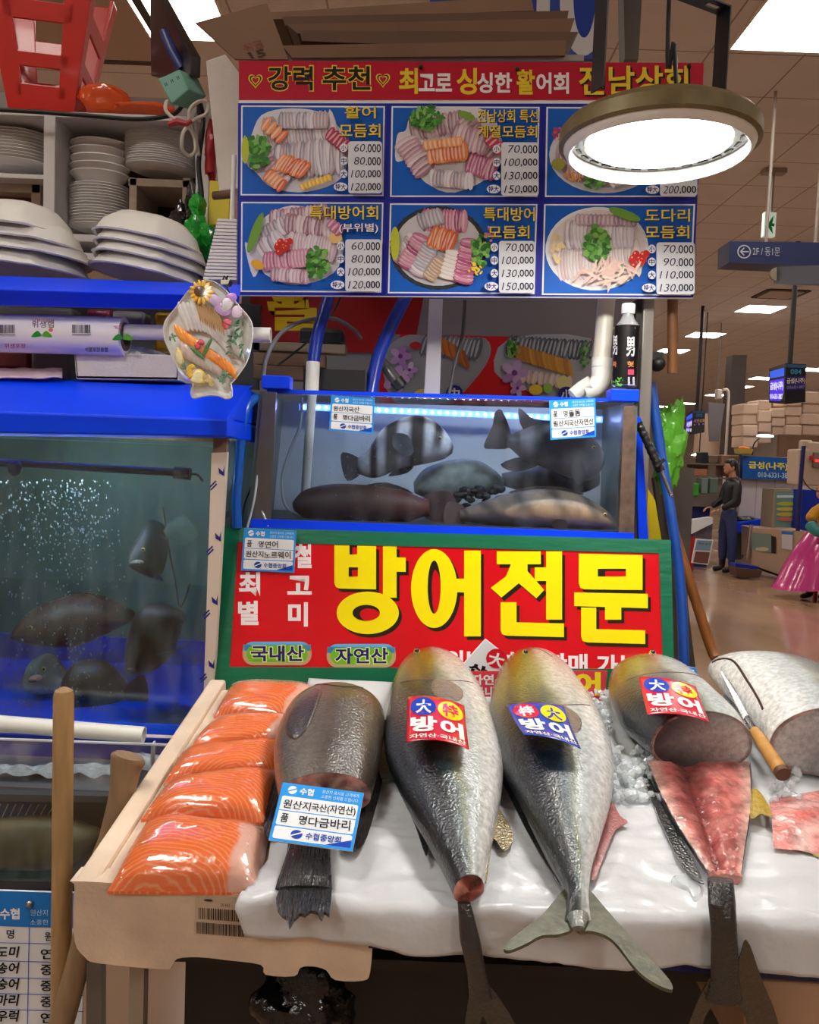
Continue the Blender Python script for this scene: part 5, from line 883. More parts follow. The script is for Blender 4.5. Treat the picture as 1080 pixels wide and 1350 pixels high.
# posts and poles at the end of the stall
mb = MB(); mb.qbox([(849, 394), (864, 394), (852, 720), (836, 720)], 1.97, .05); solo('steel_post', 'brushed steel upright post beside the black bottle', 'post', mb, M('brushed_steel', (150, 144, 138), .4, metal=.55, var=.12, vs=6, stretch=(6, 6, .4)), smooth=False, bevel=.003)
mb = MB(); mb.qbox([(840, 394), (849, 394), (838, 540), (830, 540)], 1.985, .04); solo('black_post', 'narrow black post between the bottle and the steel post', 'post', mb, M('black_steel'), smooth=False)
mb = MB(); mb.tube([P(887, 380, 1.99), P(887, 492, 2.0)], .0125, 14); solo('wooden_stick', 'brown wooden stick hanging below the corner of the menu board', 'stick', mb, M('brown_wood', (122, 78, 42), .5, var=.3, vs=14, stretch=(4, 4, .6)))
mb = MB(); mb.tube(smooth_path([P(858, 505, 2.05), P(872, 600, 2.03), P(885, 680, 2.0), P(897, 770, 1.97), P(902, 880, 1.93), P(904, 1000, 1.9)], 5), [.0125] * 26, 18); solo('blue_pole', 'long leaning blue plastic pole at the end of the red sign', 'pole', mb, M('pole_blue', (24, 82, 178), .35, coat=.3, var=.08, vs=4), ang=60)
mb = MB(); mb.qbox([(838, 545), (846, 552), (856, 720), (842, 720)], 1.93, .012); solo('blue_batten', 'flat bright blue batten squeezed next to the small tank', 'slat', mb, BL, smooth=False, bevel=.002)
t = thing('sharpening_steel', 'tape wrapped black handle with thin steel rod leaning past the tank', 'tool', P(882, 655, 1.86)); a, b = P(842, 558, 1.88), P(872, 622, 1.86); mb = MB(); n = 26; mb.tube([lo(a, b, i / n) for i in range(n + 1)], [.0085 + .0012 * (i % 3 == 0) + .002 * (i / n) for i in range(n + 1)], 14); part('handle', mb, M('black_tape', (22, 22, 24), .28, bump=.3, bs=60, coat=.3), t); mb = MB(); mb.tube([b, P(885, 653, 1.855)], .0042, 12); mb.ell(P(885, 653, 1.855), .0046); part('rod', mb, M('polished_steel', (190, 190, 192), .2, metal=1), t); mb = MB(); mb.tube([P(865, 616, 1.84), P(876, 606, 1.85)], .004, 8); part('guard', mb, M('black_tape'), t)
mb = MB(); q = sp2([(868, 630), (878, 668), (892, 710), (904, 750), (920, 800), (936, 850), (944, 868)], 4); mb.tube([P(x, y, 2.25 - .1 * i / len(q)) for i, (x, y) in enumerate(q)], [.010 + .004 * min(1, i / 12) for i in range(len(q))], 14); solo('wooden_pole', 'brown wooden pole leaning beside the blue pole over the floor', 'pole', mb, M('pole_wood', (156, 96, 44), .4, var=.3, vs=12, stretch=(3, 3, .7), coat=.2))
mb = MB(); mb.qbox([(852, 640), (864, 660), (874, 722), (850, 722)], 2.02, .01); solo('yellow_board', 'bright yellow board edge between two blue poles', 'board', mb, M('yellow_plastic'), smooth=False)
mb = MB(); mb.qbox([(862, 630), (868, 640), (888, 722), (874, 722)], 2.04, .02); solo('dark_plank', 'dark brown plank between the yellow board and the blue pole', 'plank', mb, M('dark_plank', (52, 44, 36), .6, var=.2), smooth=False)
mb = MB(); mb.qbox([(872, 610), (916, 618), (908, 760), (880, 1500)], 2.42, .02); solo('steel_sheet', 'grey steel sheet corner under the green plastic bag', 'sheet metal', mb, M('dull_steel'), smooth=False)
mb = MB(); mb.qbox([(880, 722), (898, 722), (985, 1440), (880, 1440)], 2.1, .3); solo('dark_cabinet', 'dark grey cabinet side below the leaning poles', 'cabinet', mb, M('dark_cabinet', (74, 66, 60), .5, var=.15, vs=4), smooth=False)
mb = MB(); k = 2.15 / F
for i, (x, y, rx, rz, ry) in enumerate(((882, 592, 20, 62, 16), (899, 574, 9, 8, 5))): crumple(mb, P(x, y, 2.15), (rx * k, ry * k, rz * k), .36, 34, 44, 40, seed=i * 2)
solo('plastic_bag', 'translucent light green plastic bag bunched behind the blue pole', 'bag', mb, M('light_green_bag', (110, 200, 60), .25, bump=.6, bs=30, trans=.25, coat=.3), ang=24)
mb = MB(); mb.ell(P(867, 480, 1.99), (.018, .025, .018)); mb.box(P(864, 470, 1.99), (.03, .03, .02)); solo('black_camera', 'small black fitting behind the steel post under the ceiling lights', 'camera', mb, BR)
# ------------------------------------------------------------------ display table, foam boxes, paper
_z1 = P(105, 1166, 1.10).z; _z2 = 1.070; _dz = _z1 - .975
def tz(Y): return _z1 + (_z2 - _z1) / .6 * (Y - 1.10)
TP = Pl(V((0, 1.1, tz(1.1))), V((1, 1.1, tz(1.1))), V((0, 1.6, tz(1.6)))); TN = TP.n
def tp(px, py, off=0): return TP.at(px, py, off)
dt = thing('display_table', 'dark display table under the foam boxes and fish', 'table', (.15, 1.4, 0))
mb = MB(); mb.hexa([V((-.40, 1.16, .815)), V((.95, 1.16, .815)), V((.95, 1.16, .80)), V((-.40, 1.16, .80))], [V((-.36, 1.70, .905)), V((.95, 1.70, .905)), V((.95, 1.70, .89)), V((-.36, 1.70, .89))]); part('tabletop', mb, M('table_black', (20, 19, 20), .5), dt, smooth=False)
for x, y, m in ((-.385, 1.2, M('table_leg', (150, 138, 122), .5, var=.15)), (.9, 1.2, M('table_leg')), (-.41, 1.62, M('table_leg')), (.9, 1.62, M('table_leg'))):
    mb = MB(); mb.box((x, y, .40), (.022, .022, .80)); part('leg', mb, m, dt, smooth=False)
mb = MB(); mb.box((.27, 1.36, .39), (1.25, .01, .78)); part('shade_panel', mb, M('table_black'), dt, smooth=False)  # black sheet added to stand for the dark shade under the table
mb = MB(); mb.qbox([(114, 1268), (134, 1268), (134, 1420), (113, 1420)], 1.30, .02); solo('steel_stand', 'dull steel stand upright below the foam box corner', 'leg frame', mb, M('dull_steel'), smooth=False)
def foambox(name, label, x0, x1, yf, yb, hf, wall, mat, skew=0, rim=-.004):
    t = thing(name, label, 'box', ((x0 + x1) / 2, (yf + yb) / 2, tz(yf) - hf)); N = TN; top = lambda x, y, d=0: V((x, y, tz(y))) - N * d
    top0 = top; top = lambda x, y, d=0: top0(x + skew * (y - 1.1), y, d)
    def slab(xa, xb, ya, yb_, d0, d1, nm): mb = MB(); mb.hexa([top(xa, ya, d0), top(xb, ya, d0), top(xb, ya, d1), top(xa, ya, d1)], [top(xa, yb_, d0), top(xb, yb_, d0), top(xb, yb_, d1), top(xa, yb_, d1)]); part(nm, mb, mat, t, smooth=False, bevel=.006)
    slab(x0, x0 + wall, yf, yb, rim, hf, 'side_wall'); slab(x1 - wall, x1, yf, yb, .008, hf, 'side_wall'); slab(x0 + wall, x1 - wall, yb - wall, yb, .02, hf, 'end_wall'); slab(x0 + wall, x1 - wall, yf + .03, yb - wall, .001 if not skew else .0005, hf - .02, 'filling'); return t, top
FOB = M('old_foam', (226, 204, 180), .8, var=.22, vs=9, bump=.12, bs=150)
ft, ftop = foambox('foam_box', 'worn white foam box under the salmon with a barcode on its front', -.448, -.05, 1.10, 1.70, .092, .034, FOB, .07)
# scalloped front of the box (outline with cut-out feet)
FQ = Pl(P(97, 1165, 1.10), P(490, 1240, 1.09), P(97, 1270, 1.10) + V((0, .012, 0)))
out = [(97, 1185), (101, 1168), (112, 1162), (340, 1181), (478, 1220), (490, 1236), (488, 1282), (478, 1293), (442, 1292), (430, 1279), (412, 1274), (396, 1276), (388, 1287), (350, 1285), (344, 1272), (300, 1266), (262, 1262), (234, 1264), (226, 1274), (214, 1278), (130, 1270), (112, 1262), (98, 1240)]
mb = MB(); o2 = sp2(out, 3, True); mb.prism([FQ.at(x, y, 0) for x, y in o2], (0, .04, 0)); fr = part('front_wall', mb, FOB, ft, 'grubby foam front with notched feet', smooth=False)
A = Art('', FQ, .0008); rnd = random.Random(2); LBq = [(205, 1172), (364, 1190), (352, 1226), (206, 1212)]
A.poly([(258, 1176), (362, 1188), (358, 1236), (256, 1232)], C(206, 186, 164))
for y0, n, x0 in ((1196, 62, 262), (1214, 66, 260)):
    x = x0
    while x < x0 + n * 1.52: w = rnd.choice((.6, .9, 1.4, 2.0)); A.poly([(x, y0 + (x - x0) * .06), (x + w, y0 + (x + w - x0) * .06), (x + w, y0 + 15 + (x + w - x0) * .06), (x, y0 + 15 + (x - x0) * .06)], C(60, 46, 40)); x += w + rnd.choice((.6, .8, 1.3))
A.text('20.483', [(292, 1188), (304, 1189), (304, 1193), (292, 1192)], C(80, 60, 50), 0); A.oval(276, 1184, 6, 1.6, C(60, 46, 40), .05)
A.build('label_print', fr)
bx2, _ = foambox('foam_box', 'foam box mostly hidden beneath the white paper under the yellowtails', -.002, .86, 1.135, 1.70, .06, .035, FOB, 0, .008)
# white wet paper
PAP = M('wet_paper', (208, 210, 214), .36, var=.04, vs=10, bump=.45, bs=16, coat=.2)
PE = lambda px, py, o: tp(px, py, o)
mb = MB(); NU, NVv = 170, 120
def paper(u, v):
    # left and right borders in plan; front part hangs over the table edge
    yb, yf = 1.71, 1.085; s = v * (.70 + .035 * u); Lf = yb - yf
    xl = itp([(0, -.20), (.5, -.20), (.80, -.185), (.93, -.215), (1, -.20)], v) ; xr = .93; x = lerp(xl, xr, u)
    w = .007 * nz((x * 7, v * 3, 1)) + .006 * nz((x * 15, v * 9, 4)) + .007 * abs(nz((x * 6 + v * 3, v * 19, 8))) + .004 * abs(nz((x * 22 - v * 9, v * 16, 3))) + .004 * max(0, 1 - 7 * abs(nz((x * 5 + v * 2, v * 6, 21)))) + .003 * max(0, 1 - 8 * abs(nz((x * 9 - v * 5, v * 9, 33))))
    w *= (sm(0, .25, v) * .8 + .25) * .8
    if s < Lf: y = yb - s; return V((x, y, tz(y))) + TN * (.006 + max(-.004, w))
    e = s - Lf; R_ = .02; a = min(1.35, e / R_); fold = .012 * math.sin(x * 23 + 1) * sm(0, .05, e) + .006 * nz((x * 30, v * 10, 2))
    y = yf - R_ * math.sin(a) * .9 - .1 * fold; z = tz(yf) + .008 - R_ * (1 - math.cos(a)) - max(0, e - R_ * 1.35) * (.92 + .06 * math.sin(x * 9)); return V((x, y - .35 * fold, z + w))
mb.grid(NU, NVv, paper); solo('wet_paper', 'crinkled wet white paper sheet spread under the fish and over the edge', 'paper', mb, PAP, ang=180, solid=.0008)
mb = MB(); mb.hexa([P(486, 1240, 1.088), P(1100, 1284, 1.088), P(1100, 1296, 1.088), P(486, 1250, 1.088)], [p + V((0, .01, 0)) for p in (P(486, 1240, 1.088), P(1100, 1284, 1.088), P(1100, 1296, 1.088), P(486, 1250, 1.088))]); solo('blue_rail', 'thin navy blue rail under the hem of the white paper', 'rail', mb, M('navy_rail', (16, 26, 96), .4), smooth=False)
mb = MB(); mb.qbox([(978, 1292), (1110, 1298), (1110, 1420), (985, 1420)], 1.10, .3); solo('cardboard_box', 'beige box in the shade below the cut yellowtail tail', 'box', mb, M('beige_box', (176, 140, 112), .8, var=.2), smooth=False, bevel=.004)
mb = MB(); crumple(mb, P(400, 1335, 1.27), (.075, .05, .085), .35, 22, 40, 26); solo('black_bag', 'glossy black plastic bag hanging below the foam box', 'bag', mb, M('gloss_black_bag', (10, 10, 11), .12, bump=.5, bs=40, coat=.6))
# ------------------------------------------------------------------ salmon fillets
def salmon_mat():
    m = M('salmon_flesh', (236, 96, 38), .3, coat=.9, bump=.3, bs=45); nt = m.node_tree; b = nt.nodes['Principled BSDF']; N = nt.nodes.new; L = nt.links.new
    uv = N('ShaderNodeUVMap'); uv.uv_map = 'UVMap'; sp_ = N('ShaderNodeSeparateXYZ'); L(uv.outputs[0], sp_.inputs[0])
    n = N('ShaderNodeTexNoise'); n.inputs['Scale'].default_value = 3.5; n.inputs['Detail'].default_value = 4; L(uv.outputs[0], n.inputs['Vector'])
    def mth(op, a, b_=None, c=None):
        q = N('ShaderNodeMath'); q.operation = op
        for i, x in enumerate((a, b_, c)):
            if x is None: continue
            if isinstance(x, (int, float)): q.inputs[i].default_value = x
            else: L(x, q.inputs[i])
        return q.outputs[0]
    X, Yy = sp_.outputs[0], sp_.outputs[1]
    at = N('ShaderNodeVertexColor'); at.layer_name = 'Col'; spc = N('ShaderNodeSeparateColor'); L(at.outputs[0], spc.inputs[0])
    dx = mth('SUBTRACT', X, spc.outputs[1]); dy = mth('SUBTRACT', Yy, mth('MULTIPLY', spc.outputs[2], 2.0))     # nested arcs of fat
    ph = mth('ADD', mth('SQRT', mth('ADD', mth('MULTIPLY', mth('MULTIPLY', dx, dx), 1.6), mth('MULTIPLY', dy, dy))), mth('MULTIPLY', n.outputs[0], .16))
    wv = mth('SINE', mth('MULTIPLY', ph, 120.0)); ln = mth('POWER', mth('MAXIMUM', mth('ADD', mth('MULTIPLY', wv, .5), .5), 0), 5)
    mx = N('ShaderNodeMix'); mx.data_type = 'RGBA'; L(mth('MULTIPLY', ln, .62), mx.inputs[0]); mx.inputs[6].default_value = C(255, 116, 44); mx.inputs[7].default_value = C(255, 186, 136)
    ed = N('ShaderNodeMapRange'); ed.inputs[1].default_value = .76; ed.inputs[2].default_value = .82; ed.interpolation_type = 'SMOOTHSTEP'
    L(mth('ADD', X, mth('MULTIPLY', mth('SUBTRACT', n.outputs[0], .5), .22)), ed.inputs[0])
    m2 = N('ShaderNodeMix'); m2.data_type = 'RGBA'; L(mth('MULTIPLY', ed.outputs[0], spc.outputs[0]), m2.inputs[0]); L(mx.outputs[2], m2.inputs[6]); m2.inputs[7].default_value = C(242, 186, 166); L(m2.outputs[2], b.inputs['Base Color'])
    b.inputs['Subsurface Weight'].default_value = .12; b.inputs['Subsurface Radius'].default_value = (.02, .006, .003); b.inputs['Subsurface Scale'].default_value = .3
    return m
SAL = salmon_mat(); FILM = glassy('vacuum_film', refl=.10, dirt=0, rough=.06)
def fillet(label, q, h0, h1, H, belly=1, seed=0):
    cen = bil(q, .5, .5); t = thing('salmon_fillet', label, 'fish fillet', tp(*cen, .005), 'vacuum-packed salmon fillets')
    def fn(u, v, ex=0, lift=0):
        pu, pv = bil(q, lerp(-ex, 1 + ex, u), lerp(-ex, 1 + ex, v)); e = (1 - abs(2 * u - 1) ** 4) * (1 - abs(2 * v - 1) ** 3.2); e = max(0, e) ** .55
        bow = 1 + .12 * nz((u * 2.2, v * 2.2, seed)) + .10 * math.sin(u * 3.1); base = lerp(h0, h1, v); return tp(pu, pv, 0) + TN * (base + H * e * bow + lift)
    def fn2(u, v):                                   # keep the top edge pixel outline by shifting down the height
        return fn(u, v)
    mb = MB(); mb.grid(26, 22, fn2, lambda u, v: (belly, .3 + .07 * ((seed * 3) % 5), .55 + .07 * (seed % 3), .999), uv=True)
    o = len(mb.v); rimi = [(i / 26, 0) for i in range(27)] + [(1, j / 22) for j in range(1, 23)] + [(i / 26, 1) for i in range(25, -1, -1)] + [(0, j / 22) for j in range(21, 0, -1)]
    top = [fn(u, v) for u, v in rimi]; bot = [p - TN * .005 for p in top]; mb.col = (0, .5, .6, .999); mb.loft([top, bot], cap=False)
    for i, (u, v) in enumerate(rimi): mb.uv[o + i] = (u, v); mb.uv[o + len(rimi) + i] = (u, v)
    part('flesh', mb, SAL, t, ang=180)
    mb = MB(); mb.grid(20, 18, lambda u, v: fn(u, v, .012, .0022 + .0012 * nz((u * 9, v * 9, seed + 5)))); part('vacuum_film', mb, FILM, t, ang=180)
def sq(tl, tr, br, bl): return [tl, tr, br, bl]
fillet('salmon fillet at the back of the row beside the grouper head', sq((305, 908), (424, 912), (394, 960), (282, 952)), .006, .012, .030, 1, 1)
fillet('second salmon fillet from the back of the foam box row', sq((278, 958), (400, 956), (378, 990), (246, 1004)), .008, .014, .030, 1, 2)
fillet('middle salmon fillet of the five in the foam box', sq((240, 1000), (384, 986), (364, 1028), (216, 1044)), .008, .014, .030, 0, 3)
fillet('second salmon fillet from the box front overlapping the front one', sq((226, 1042), (368, 1024), (350, 1096), (186, 1092)), .010, .016, .032, 0, 4)
fillet('largest salmon fillet at the front edge of the foam box above the barcode', sq((196, 1086), (356, 1104), (340, 1180), (142, 1178)), .008, .004, .036, 1, 5)
# ------------------------------------------------------------------ yellowtails and the grouper on the paper
def fish_on_table(name, label, st, th, colf, lift=.017, n=80, flat=.7, mat=None, cat='fish', hs=16, sub=10):
    """st: (x_back, y_back, x_belly, y_belly, thickness factor) pixels of the outline at half height, snout first"""
    mat = mat or FISH; st = cat4(st, sub); m = len(st) - 1; st = [(s[0], s[1] + hs * (1 - i / m) ** 2, s[2], s[3] + hs * (1 - i / m) ** 2, s[4]) for i, s in enumerate(st)]
    h = [th * s[4] for s in st]; A_ = [tp(s[0], s[1], lift + h[i] * flat) for i, s in enumerate(st)]; B_ = [tp(s[2], s[3], lift + h[i] * flat) for i, s in enumerate(st)]
    root = thing(name, label, cat, tp((st[m // 2][0] + st[m // 2][2]) / 2, (st[m // 2][1] + st[m // 2][3]) / 2, 0), None)
    rings = body_rings(A_, B_, [TN] * (m + 1), h, h, n, flat, sq=.9); mb = MB(); mb.sc = True
    mb.loft(rings, cap=True, colf=lambda i, j: colf(i / m, (1 - math.cos(2 * math.pi * (j + .5) / n)) / 2 if True else 0))
    part('body', mb, mat, root, ang=60); return root, rings
def surf_pt(rings, u, v, off=0):                   # v: 0 back .. 1 belly on the upper side
    m = len(rings) - 1; n = len(rings[0]); i = min(m - 1, int(u * m)); t = u * m - i; a = math.acos(max(-1, min(1, 1 - 2 * v))) / (2 * math.pi) * n; j = int(a); s = a - j
    g = lambda i_: rings[i_][j].lerp(rings[i_][(j + 1) % n], s)
    p = g(i).lerp(g(i + 1), t); return p + TN * off
def on_fish(name, root, rings, pts, off, mat, col=None, thick=.0015, label=None, sm_=3):
    mb = MB(); mb.col = col or (1, 1, 1, 1); q = sp2(pts, sm_, True); cu = sum(a for a, b in q) / len(q); cv = sum(b for a, b in q) / len(q); R_ = []
    for k, o in ((1, -.002), (1, off * .6), (.9, off), (.5, off * 1.05), (.02, off * 1.05)): R_.append([surf_pt(rings, cu + (a - cu) * k, cv + (b - cv) * k, o) for a, b in q])
    mb.loft(R_, cap=False); return part(name, mb, mat, root, label, ang=70)
def groove(name, root, rings, pts, r, mat, off=0):
    mb = MB(); mb.tube([surf_pt(rings, a, b, off) for a, b in sp2(pts, 5)], r, 6); return part(name, mb, mat, root)
def fin(name, root, pts, off, col, mat=None, th=.002, lab=None, ribs=0):
    mb = MB(); mb.col = col; q = sp2(pts, 3, True); o = off if callable(off) else (lambda x, y: off); mb.prism([tp(x, y, o(x, y)) for x, y in q], TN * -th); return part(name, mb, mat or FISH, root, lab, smooth=False)
SKIN_D, SKIN_M, YLW, SILV, BELLY = C(16, 26, 34), C(50, 80, 88), C(150, 146, 60), C(176, 184, 186), C(232, 232, 230)
def ytail(u, v):
    k = .05 * nz((u * 30, v * 18, 3)) + .05 * nz((u * 9, v * 5, 7)); v = v + k
    c = mixc(SKIN_D, SKIN_M, sm(.32, .52, v)); c = mixc(c, SILV, sm(.51, .66, v)); c = mixc(c, BELLY, sm(.70, .9, v))
    c = mixc(c, C(122, 122, 66), .55 * sm(.07, .02, abs(v - .55)) * sm(.05, .3, u))
    hd = sm(.42, .24, u + .1 * nz((u * 9, v * 9, 1))); c = mixc(c, mixc(C(116, 112, 30), C(200, 200, 194), sm(.46, .62, v)), hd * .85 * sm(-.02, .12, v + .1)); return c
GRV = M('gill_line', (110, 66, 60), .5); MTH = M('mouth_line', (60, 30, 30), .6); FLESH = M('raw_flesh', attr=True, rough=.25, var=.5, vs=48, bump=.5, bs=70, coat=.7)
def head_bits(root, rings, eye=(.20, .25), gill=.365, pec=True):
    mb = MB(); p = surf_pt(rings, *eye, .0005); mb.ell(p, .0075, nu=16, nv=10); e = part('eye', mb, M('eye_ring'), root); mb = MB(); mb.ell(p + TN * .003 + V((0, -.0025, .001)), .0050); part('pupil', mb, EYEB, e)
    groove('gill_slit', root, rings, [(gill - .01, .12), (gill + .01, .35), (gill + .015, .6), (gill - .005, .86)], .0012, GRV)
    groove('mouth', root, rings, [(.10, .44), (.14, .62), (.19, .72)], .0010, GRV)
    if pec: on_fish('pectoral_fin', root, rings, [(gill + .012, .46), (gill + .02, .62), (gill + .05, .72), (gill + .09, .66), (gill + .085, .48), (gill + .05, .42)], .0012, FISH, C(112, 98, 98))
def cut_end(root, rings, colr=(150, 40, 44), name='cut_face'):
    r = rings[-1]; c = sum(r, V()) / len(r); ax = (sum(rings[-1], V()) / len(r) - sum(rings[-3], V()) / len(r)).normalized(); mb = MB(); mb.sc = True; n = len(r)
    def cl(i, j): p = r[j] * (1 - i / 3.5) + c * (i / 3.5); q = nz(p, 55); return mixc(mixc(C(*colr), C(205, 140, 130), sm(.1, .5, q) + (.5 if i == 0 else 0)), C(84, 22, 26), sm(0, -.4, q))
    mb.loft([[p + ax * .0008 for p in r], [c + (p - c) * .8 + ax * .003 for p in r], [c + (p - c) * .45 + ax * .0025 + TN * .002 * nz(p, 80) for p in r], [c + (p - c) * .05 + ax * .004 for p in r]], cap=False, colf=cl)
    return part(name, mb, FLESH, root, 'raw red cut end', ang=80)
def hang_tail(root, rings, pts_stem, pts_fork, col=(26, 28, 30), Y=None):
    """tail stem and forked fin hanging over the table edge; pixels at depth Y"""
    mb = MB(); mb.col = C(*col); R_ = []
    for x, y, w, Yd in pts_stem: c = P(x, y, Yd); k = Yd / F * w; R_.append([c + V((k * math.cos(a), .5 * k * math.sin(a), 0)) for a in [2 * math.pi * j / 16 for j in range(16)]])
    mb.loft(R_); part('tail_stem', mb, FISH, root)
    for f_ in pts_fork:
        mb = MB(); q = sp2(f_[0], 4, True); mb.col = C(*f_[1]); mb.prism([P(x, y, f_[2]) for x, y in q], (0, .003, 0)); part('tail_fin', mb, FISH, root, smooth=False)
# fish one: red sticker
y1, r1 = fish_on_table('yellowtail', 'whole yellowtail with a red sticker and tail cut through, nearest the grouper', [(556, 868, 566, 868, .25), (538, 880, 592, 878, .55), (524, 905, 614, 905, .82), (512, 945, 634, 945, 1), (506, 990, 648, 990, 1.05), (508, 1035, 660, 1040, 1), (530, 1088, 658, 1085, .9), (558, 1138, 650, 1130, .74), (582, 1178, 640, 1172, .58), (596, 1206, 636, 1200, .46)], .056, ytail)
head_bits(y1, r1); cut_end(y1, r1)
fin('dorsal_fin', y1, [(512, 1010), (500, 1022), (502, 1046), (520, 1052), (545, 1106), (560, 1150), (562, 1130), (540, 1080)], .03, C(24, 28, 30)); fin('anal_fin', y1, [(652, 1080), (664, 1092), (676, 1118), (664, 1136), (650, 1120), (646, 1140), (640, 1180), (638, 1150)], .02, C(150, 128, 70))
hang_tail(y1, r1, [(612, 1190, 9, 1.058), (620, 1240, 14, 1.045), (628, 1280, 13, 1.045), (634, 1316, 16, 1.045)], [([(622, 1300), (646, 1300), (690, 1370), (700, 1420), (660, 1400), (636, 1340), (622, 1420), (606, 1420)], (34, 32, 26), 1.045)])
# fish two: blue sticker
y2, r2 = fish_on_table('yellowtail', 'whole yellowtail with a blue sticker and pale forked tail over the edge', [(688, 866, 700, 866, .25), (670, 880, 724, 876, .55), (655, 908, 748, 905, .82), (645, 948, 770, 945, 1), (644, 995, 792, 990, 1.05), (655, 1040, 804, 1035, 1), (682, 1090, 802, 1085, .88), (708, 1135, 790, 1130, .7), (730, 1172, 778, 1168, .5), (744, 1198, 774, 1194, .36), (745, 1216, 774, 1214, .30), (742, 1234, 778, 1232, .08)], .056, ytail)
head_bits(y2, r2, (.17, .36)); fin('dorsal_fin', y2, [(652, 1030), (646, 1015), (664, 1040), (690, 1095), (716, 1150), (738, 1190), (720, 1165), (690, 1110)], .028, C(24, 28, 30)); fin('anal_fin', y2, [(802, 1070), (816, 1090), (826, 1098), (810, 1108), (796, 1140), (784, 1172), (778, 1170), (790, 1120)], .02, C(172, 84, 84))
TFM = M('tail_fin_skin', attr=True, rough=.35, var=.4, vs=60, coat=.3, bump=.08, bs=90)
def fork(x, y): return itp([(1190, .020), (1215, .022), (1260, .014), (1330, .004)], y)
for nm, q in (('tail_fin', [(742, 1190), (760, 1188), (764, 1212), (756, 1240), (735, 1250), (712, 1252), (690, 1264), (668, 1272), (664, 1264), (688, 1244), (715, 1222)]), ('tail_fin', [(756, 1188), (774, 1190), (792, 1210), (814, 1236), (846, 1272), (876, 1306), (884, 1320), (880, 1324), (858, 1314), (836, 1296), (806, 1258), (780, 1246), (758, 1242)])):
    mb = MB(); mb.col = C(92, 93, 72); qq = sp2(q, 4, True); mb.prism([tp(x, y, .022) for x, y in qq], TN * -.005); part(nm, mb, TFM, y2, 'pale olive tail lobe', smooth=False)
mb = MB(); mb.col = C(120, 124, 118); mb.loft([[tp(x, y, .026) + V((w * math.cos(a), 0, 0)) + TN * .5 * w * math.sin(a) for a in [2 * math.pi * j / 14 for j in range(14)]] for x, y, w in ((758, 1196, .010), (759, 1216, .0115), (760, 1232, .015), (760, 1246, .008))]); part('tail_scute', mb, FISH, y2)
# fish three: red sticker, opened belly
y3, r3 = fish_on_table('yellowtail', 'yellowtail with a red sticker cut open to show the red flesh', [(826, 880, 842, 878, .25), (812, 890, 872, 886, .55), (800, 915, 900, 910, .85), (800, 950, 926, 945, 1.05), (812, 985, 952, 980, 1.15), (832, 1008, 970, 1005, 1.18), (852, 1026, 984, 1030, 1.15)], .06, lambda u, v: ytail(u * .62, v), hs=24)
head_bits(y3, r3, (.25, .60), .55, False)
m = len(r3) - 1; r = r3[-1]; c = sum(r, V()) / len(r); ax = (c - sum(r3[-2], V()) / len(r)).normalized(); mb = MB()
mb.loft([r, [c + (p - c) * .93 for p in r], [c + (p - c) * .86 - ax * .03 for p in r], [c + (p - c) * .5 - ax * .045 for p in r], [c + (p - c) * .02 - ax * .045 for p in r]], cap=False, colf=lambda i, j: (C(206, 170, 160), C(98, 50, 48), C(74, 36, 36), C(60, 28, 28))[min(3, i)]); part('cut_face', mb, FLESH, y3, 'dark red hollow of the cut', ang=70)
st = cat4([(850, 1024, 986, 1026, .62), (862, 1058, 988, 1058, .60), (884, 1100, 986, 1098, .52), (908, 1136, 980, 1134, .42), (926, 1162, 976, 1162, .36), (930, 1168, 974, 1170, .34)], 6); mm = len(st) - 1; hh = [.06 * s[4] for s in st]
A3 = [tp(s[0], s[1], .035 * s[4] + .012) for s in st]; B3 = [tp(s[2], s[3], .035 * s[4] + .012) for s in st]; n = 30; RR = []
for i in range(mm + 1):
    cc = (A3[i] + B3[i]) / 2; h_ = (A3[i] - B3[i]) / 2; ring = [cc + h_ * math.cos(a) - TN * hh[i] * abs(math.sin(a)) ** .8 for a in [math.pi * j / 14 for j in range(15)]]; top = []
    for j in range(15):
        w = -1 + 2 * j / 14; top.append(cc + h_ * w * .97 + TN * (.004 * (1 - w * w) + .004 * nz((w * 4, i * .35, 1)) - .012 * math.exp(-((w - .25) / .22) ** 2) * min(1, (mm - i) / 5)))
    RR.append((ring, top))
mb = MB(); mb.sc = True; mb.loft([a for a, b in RR], cap=False, closed=False, colf=lambda i, j: mixc(SKIN_D, SILV, sm(4, 9, j))); part('belly_skin', mb, FISH, y3, ang=60)
def fl(i, j):
    w = -1 + 2 * (j + .5) / 14; e = sm(.72, .95, abs(w)); c_ = mixc(C(176, 66, 66), C(214, 140, 132), .5 + .9 * nz((w * 5, i * .5, 2))); c_ = mixc(c_, C(92, 14, 18), math.exp(-((w - .3 + .1 * nz((i * .4, 1, 1))) / .2) ** 2) * .95); return mixc(c_, C(220, 178, 166), e)
mb = MB(); mb.loft([[a for a in b] for _, b in RR], cap=False, closed=False, colf=fl); mb.sc = True; part('open_flesh', mb, FLESH, y3, 'open red flesh with dark cavity', ang=80)
mb = MB(); e_ = RR[-1]; mb.col = C(206, 130, 120); mb.prism(list(e_[0]) + list(e_[1]), V((0, -.006, -.002))); part('cut_end', mb, FLESH, y3, smooth=False)
hang_tail(y3, r3, [(950, 1160, 18, 1.08), (952, 1190, 19, 1.06), (955, 1230, 18, 1.055), (956, 1290, 20, 1.052), (955, 1318, 26, 1.052)], [([(938, 1290), (972, 1270), (985, 1240), (1004, 1290), (1024, 1340), (1034, 1400), (1004, 1400), (978, 1330), (955, 1318), (930, 1340), (915, 1400), (896, 1400), (912, 1340)], (58, 46, 24), 1.052)], (24, 24, 24))
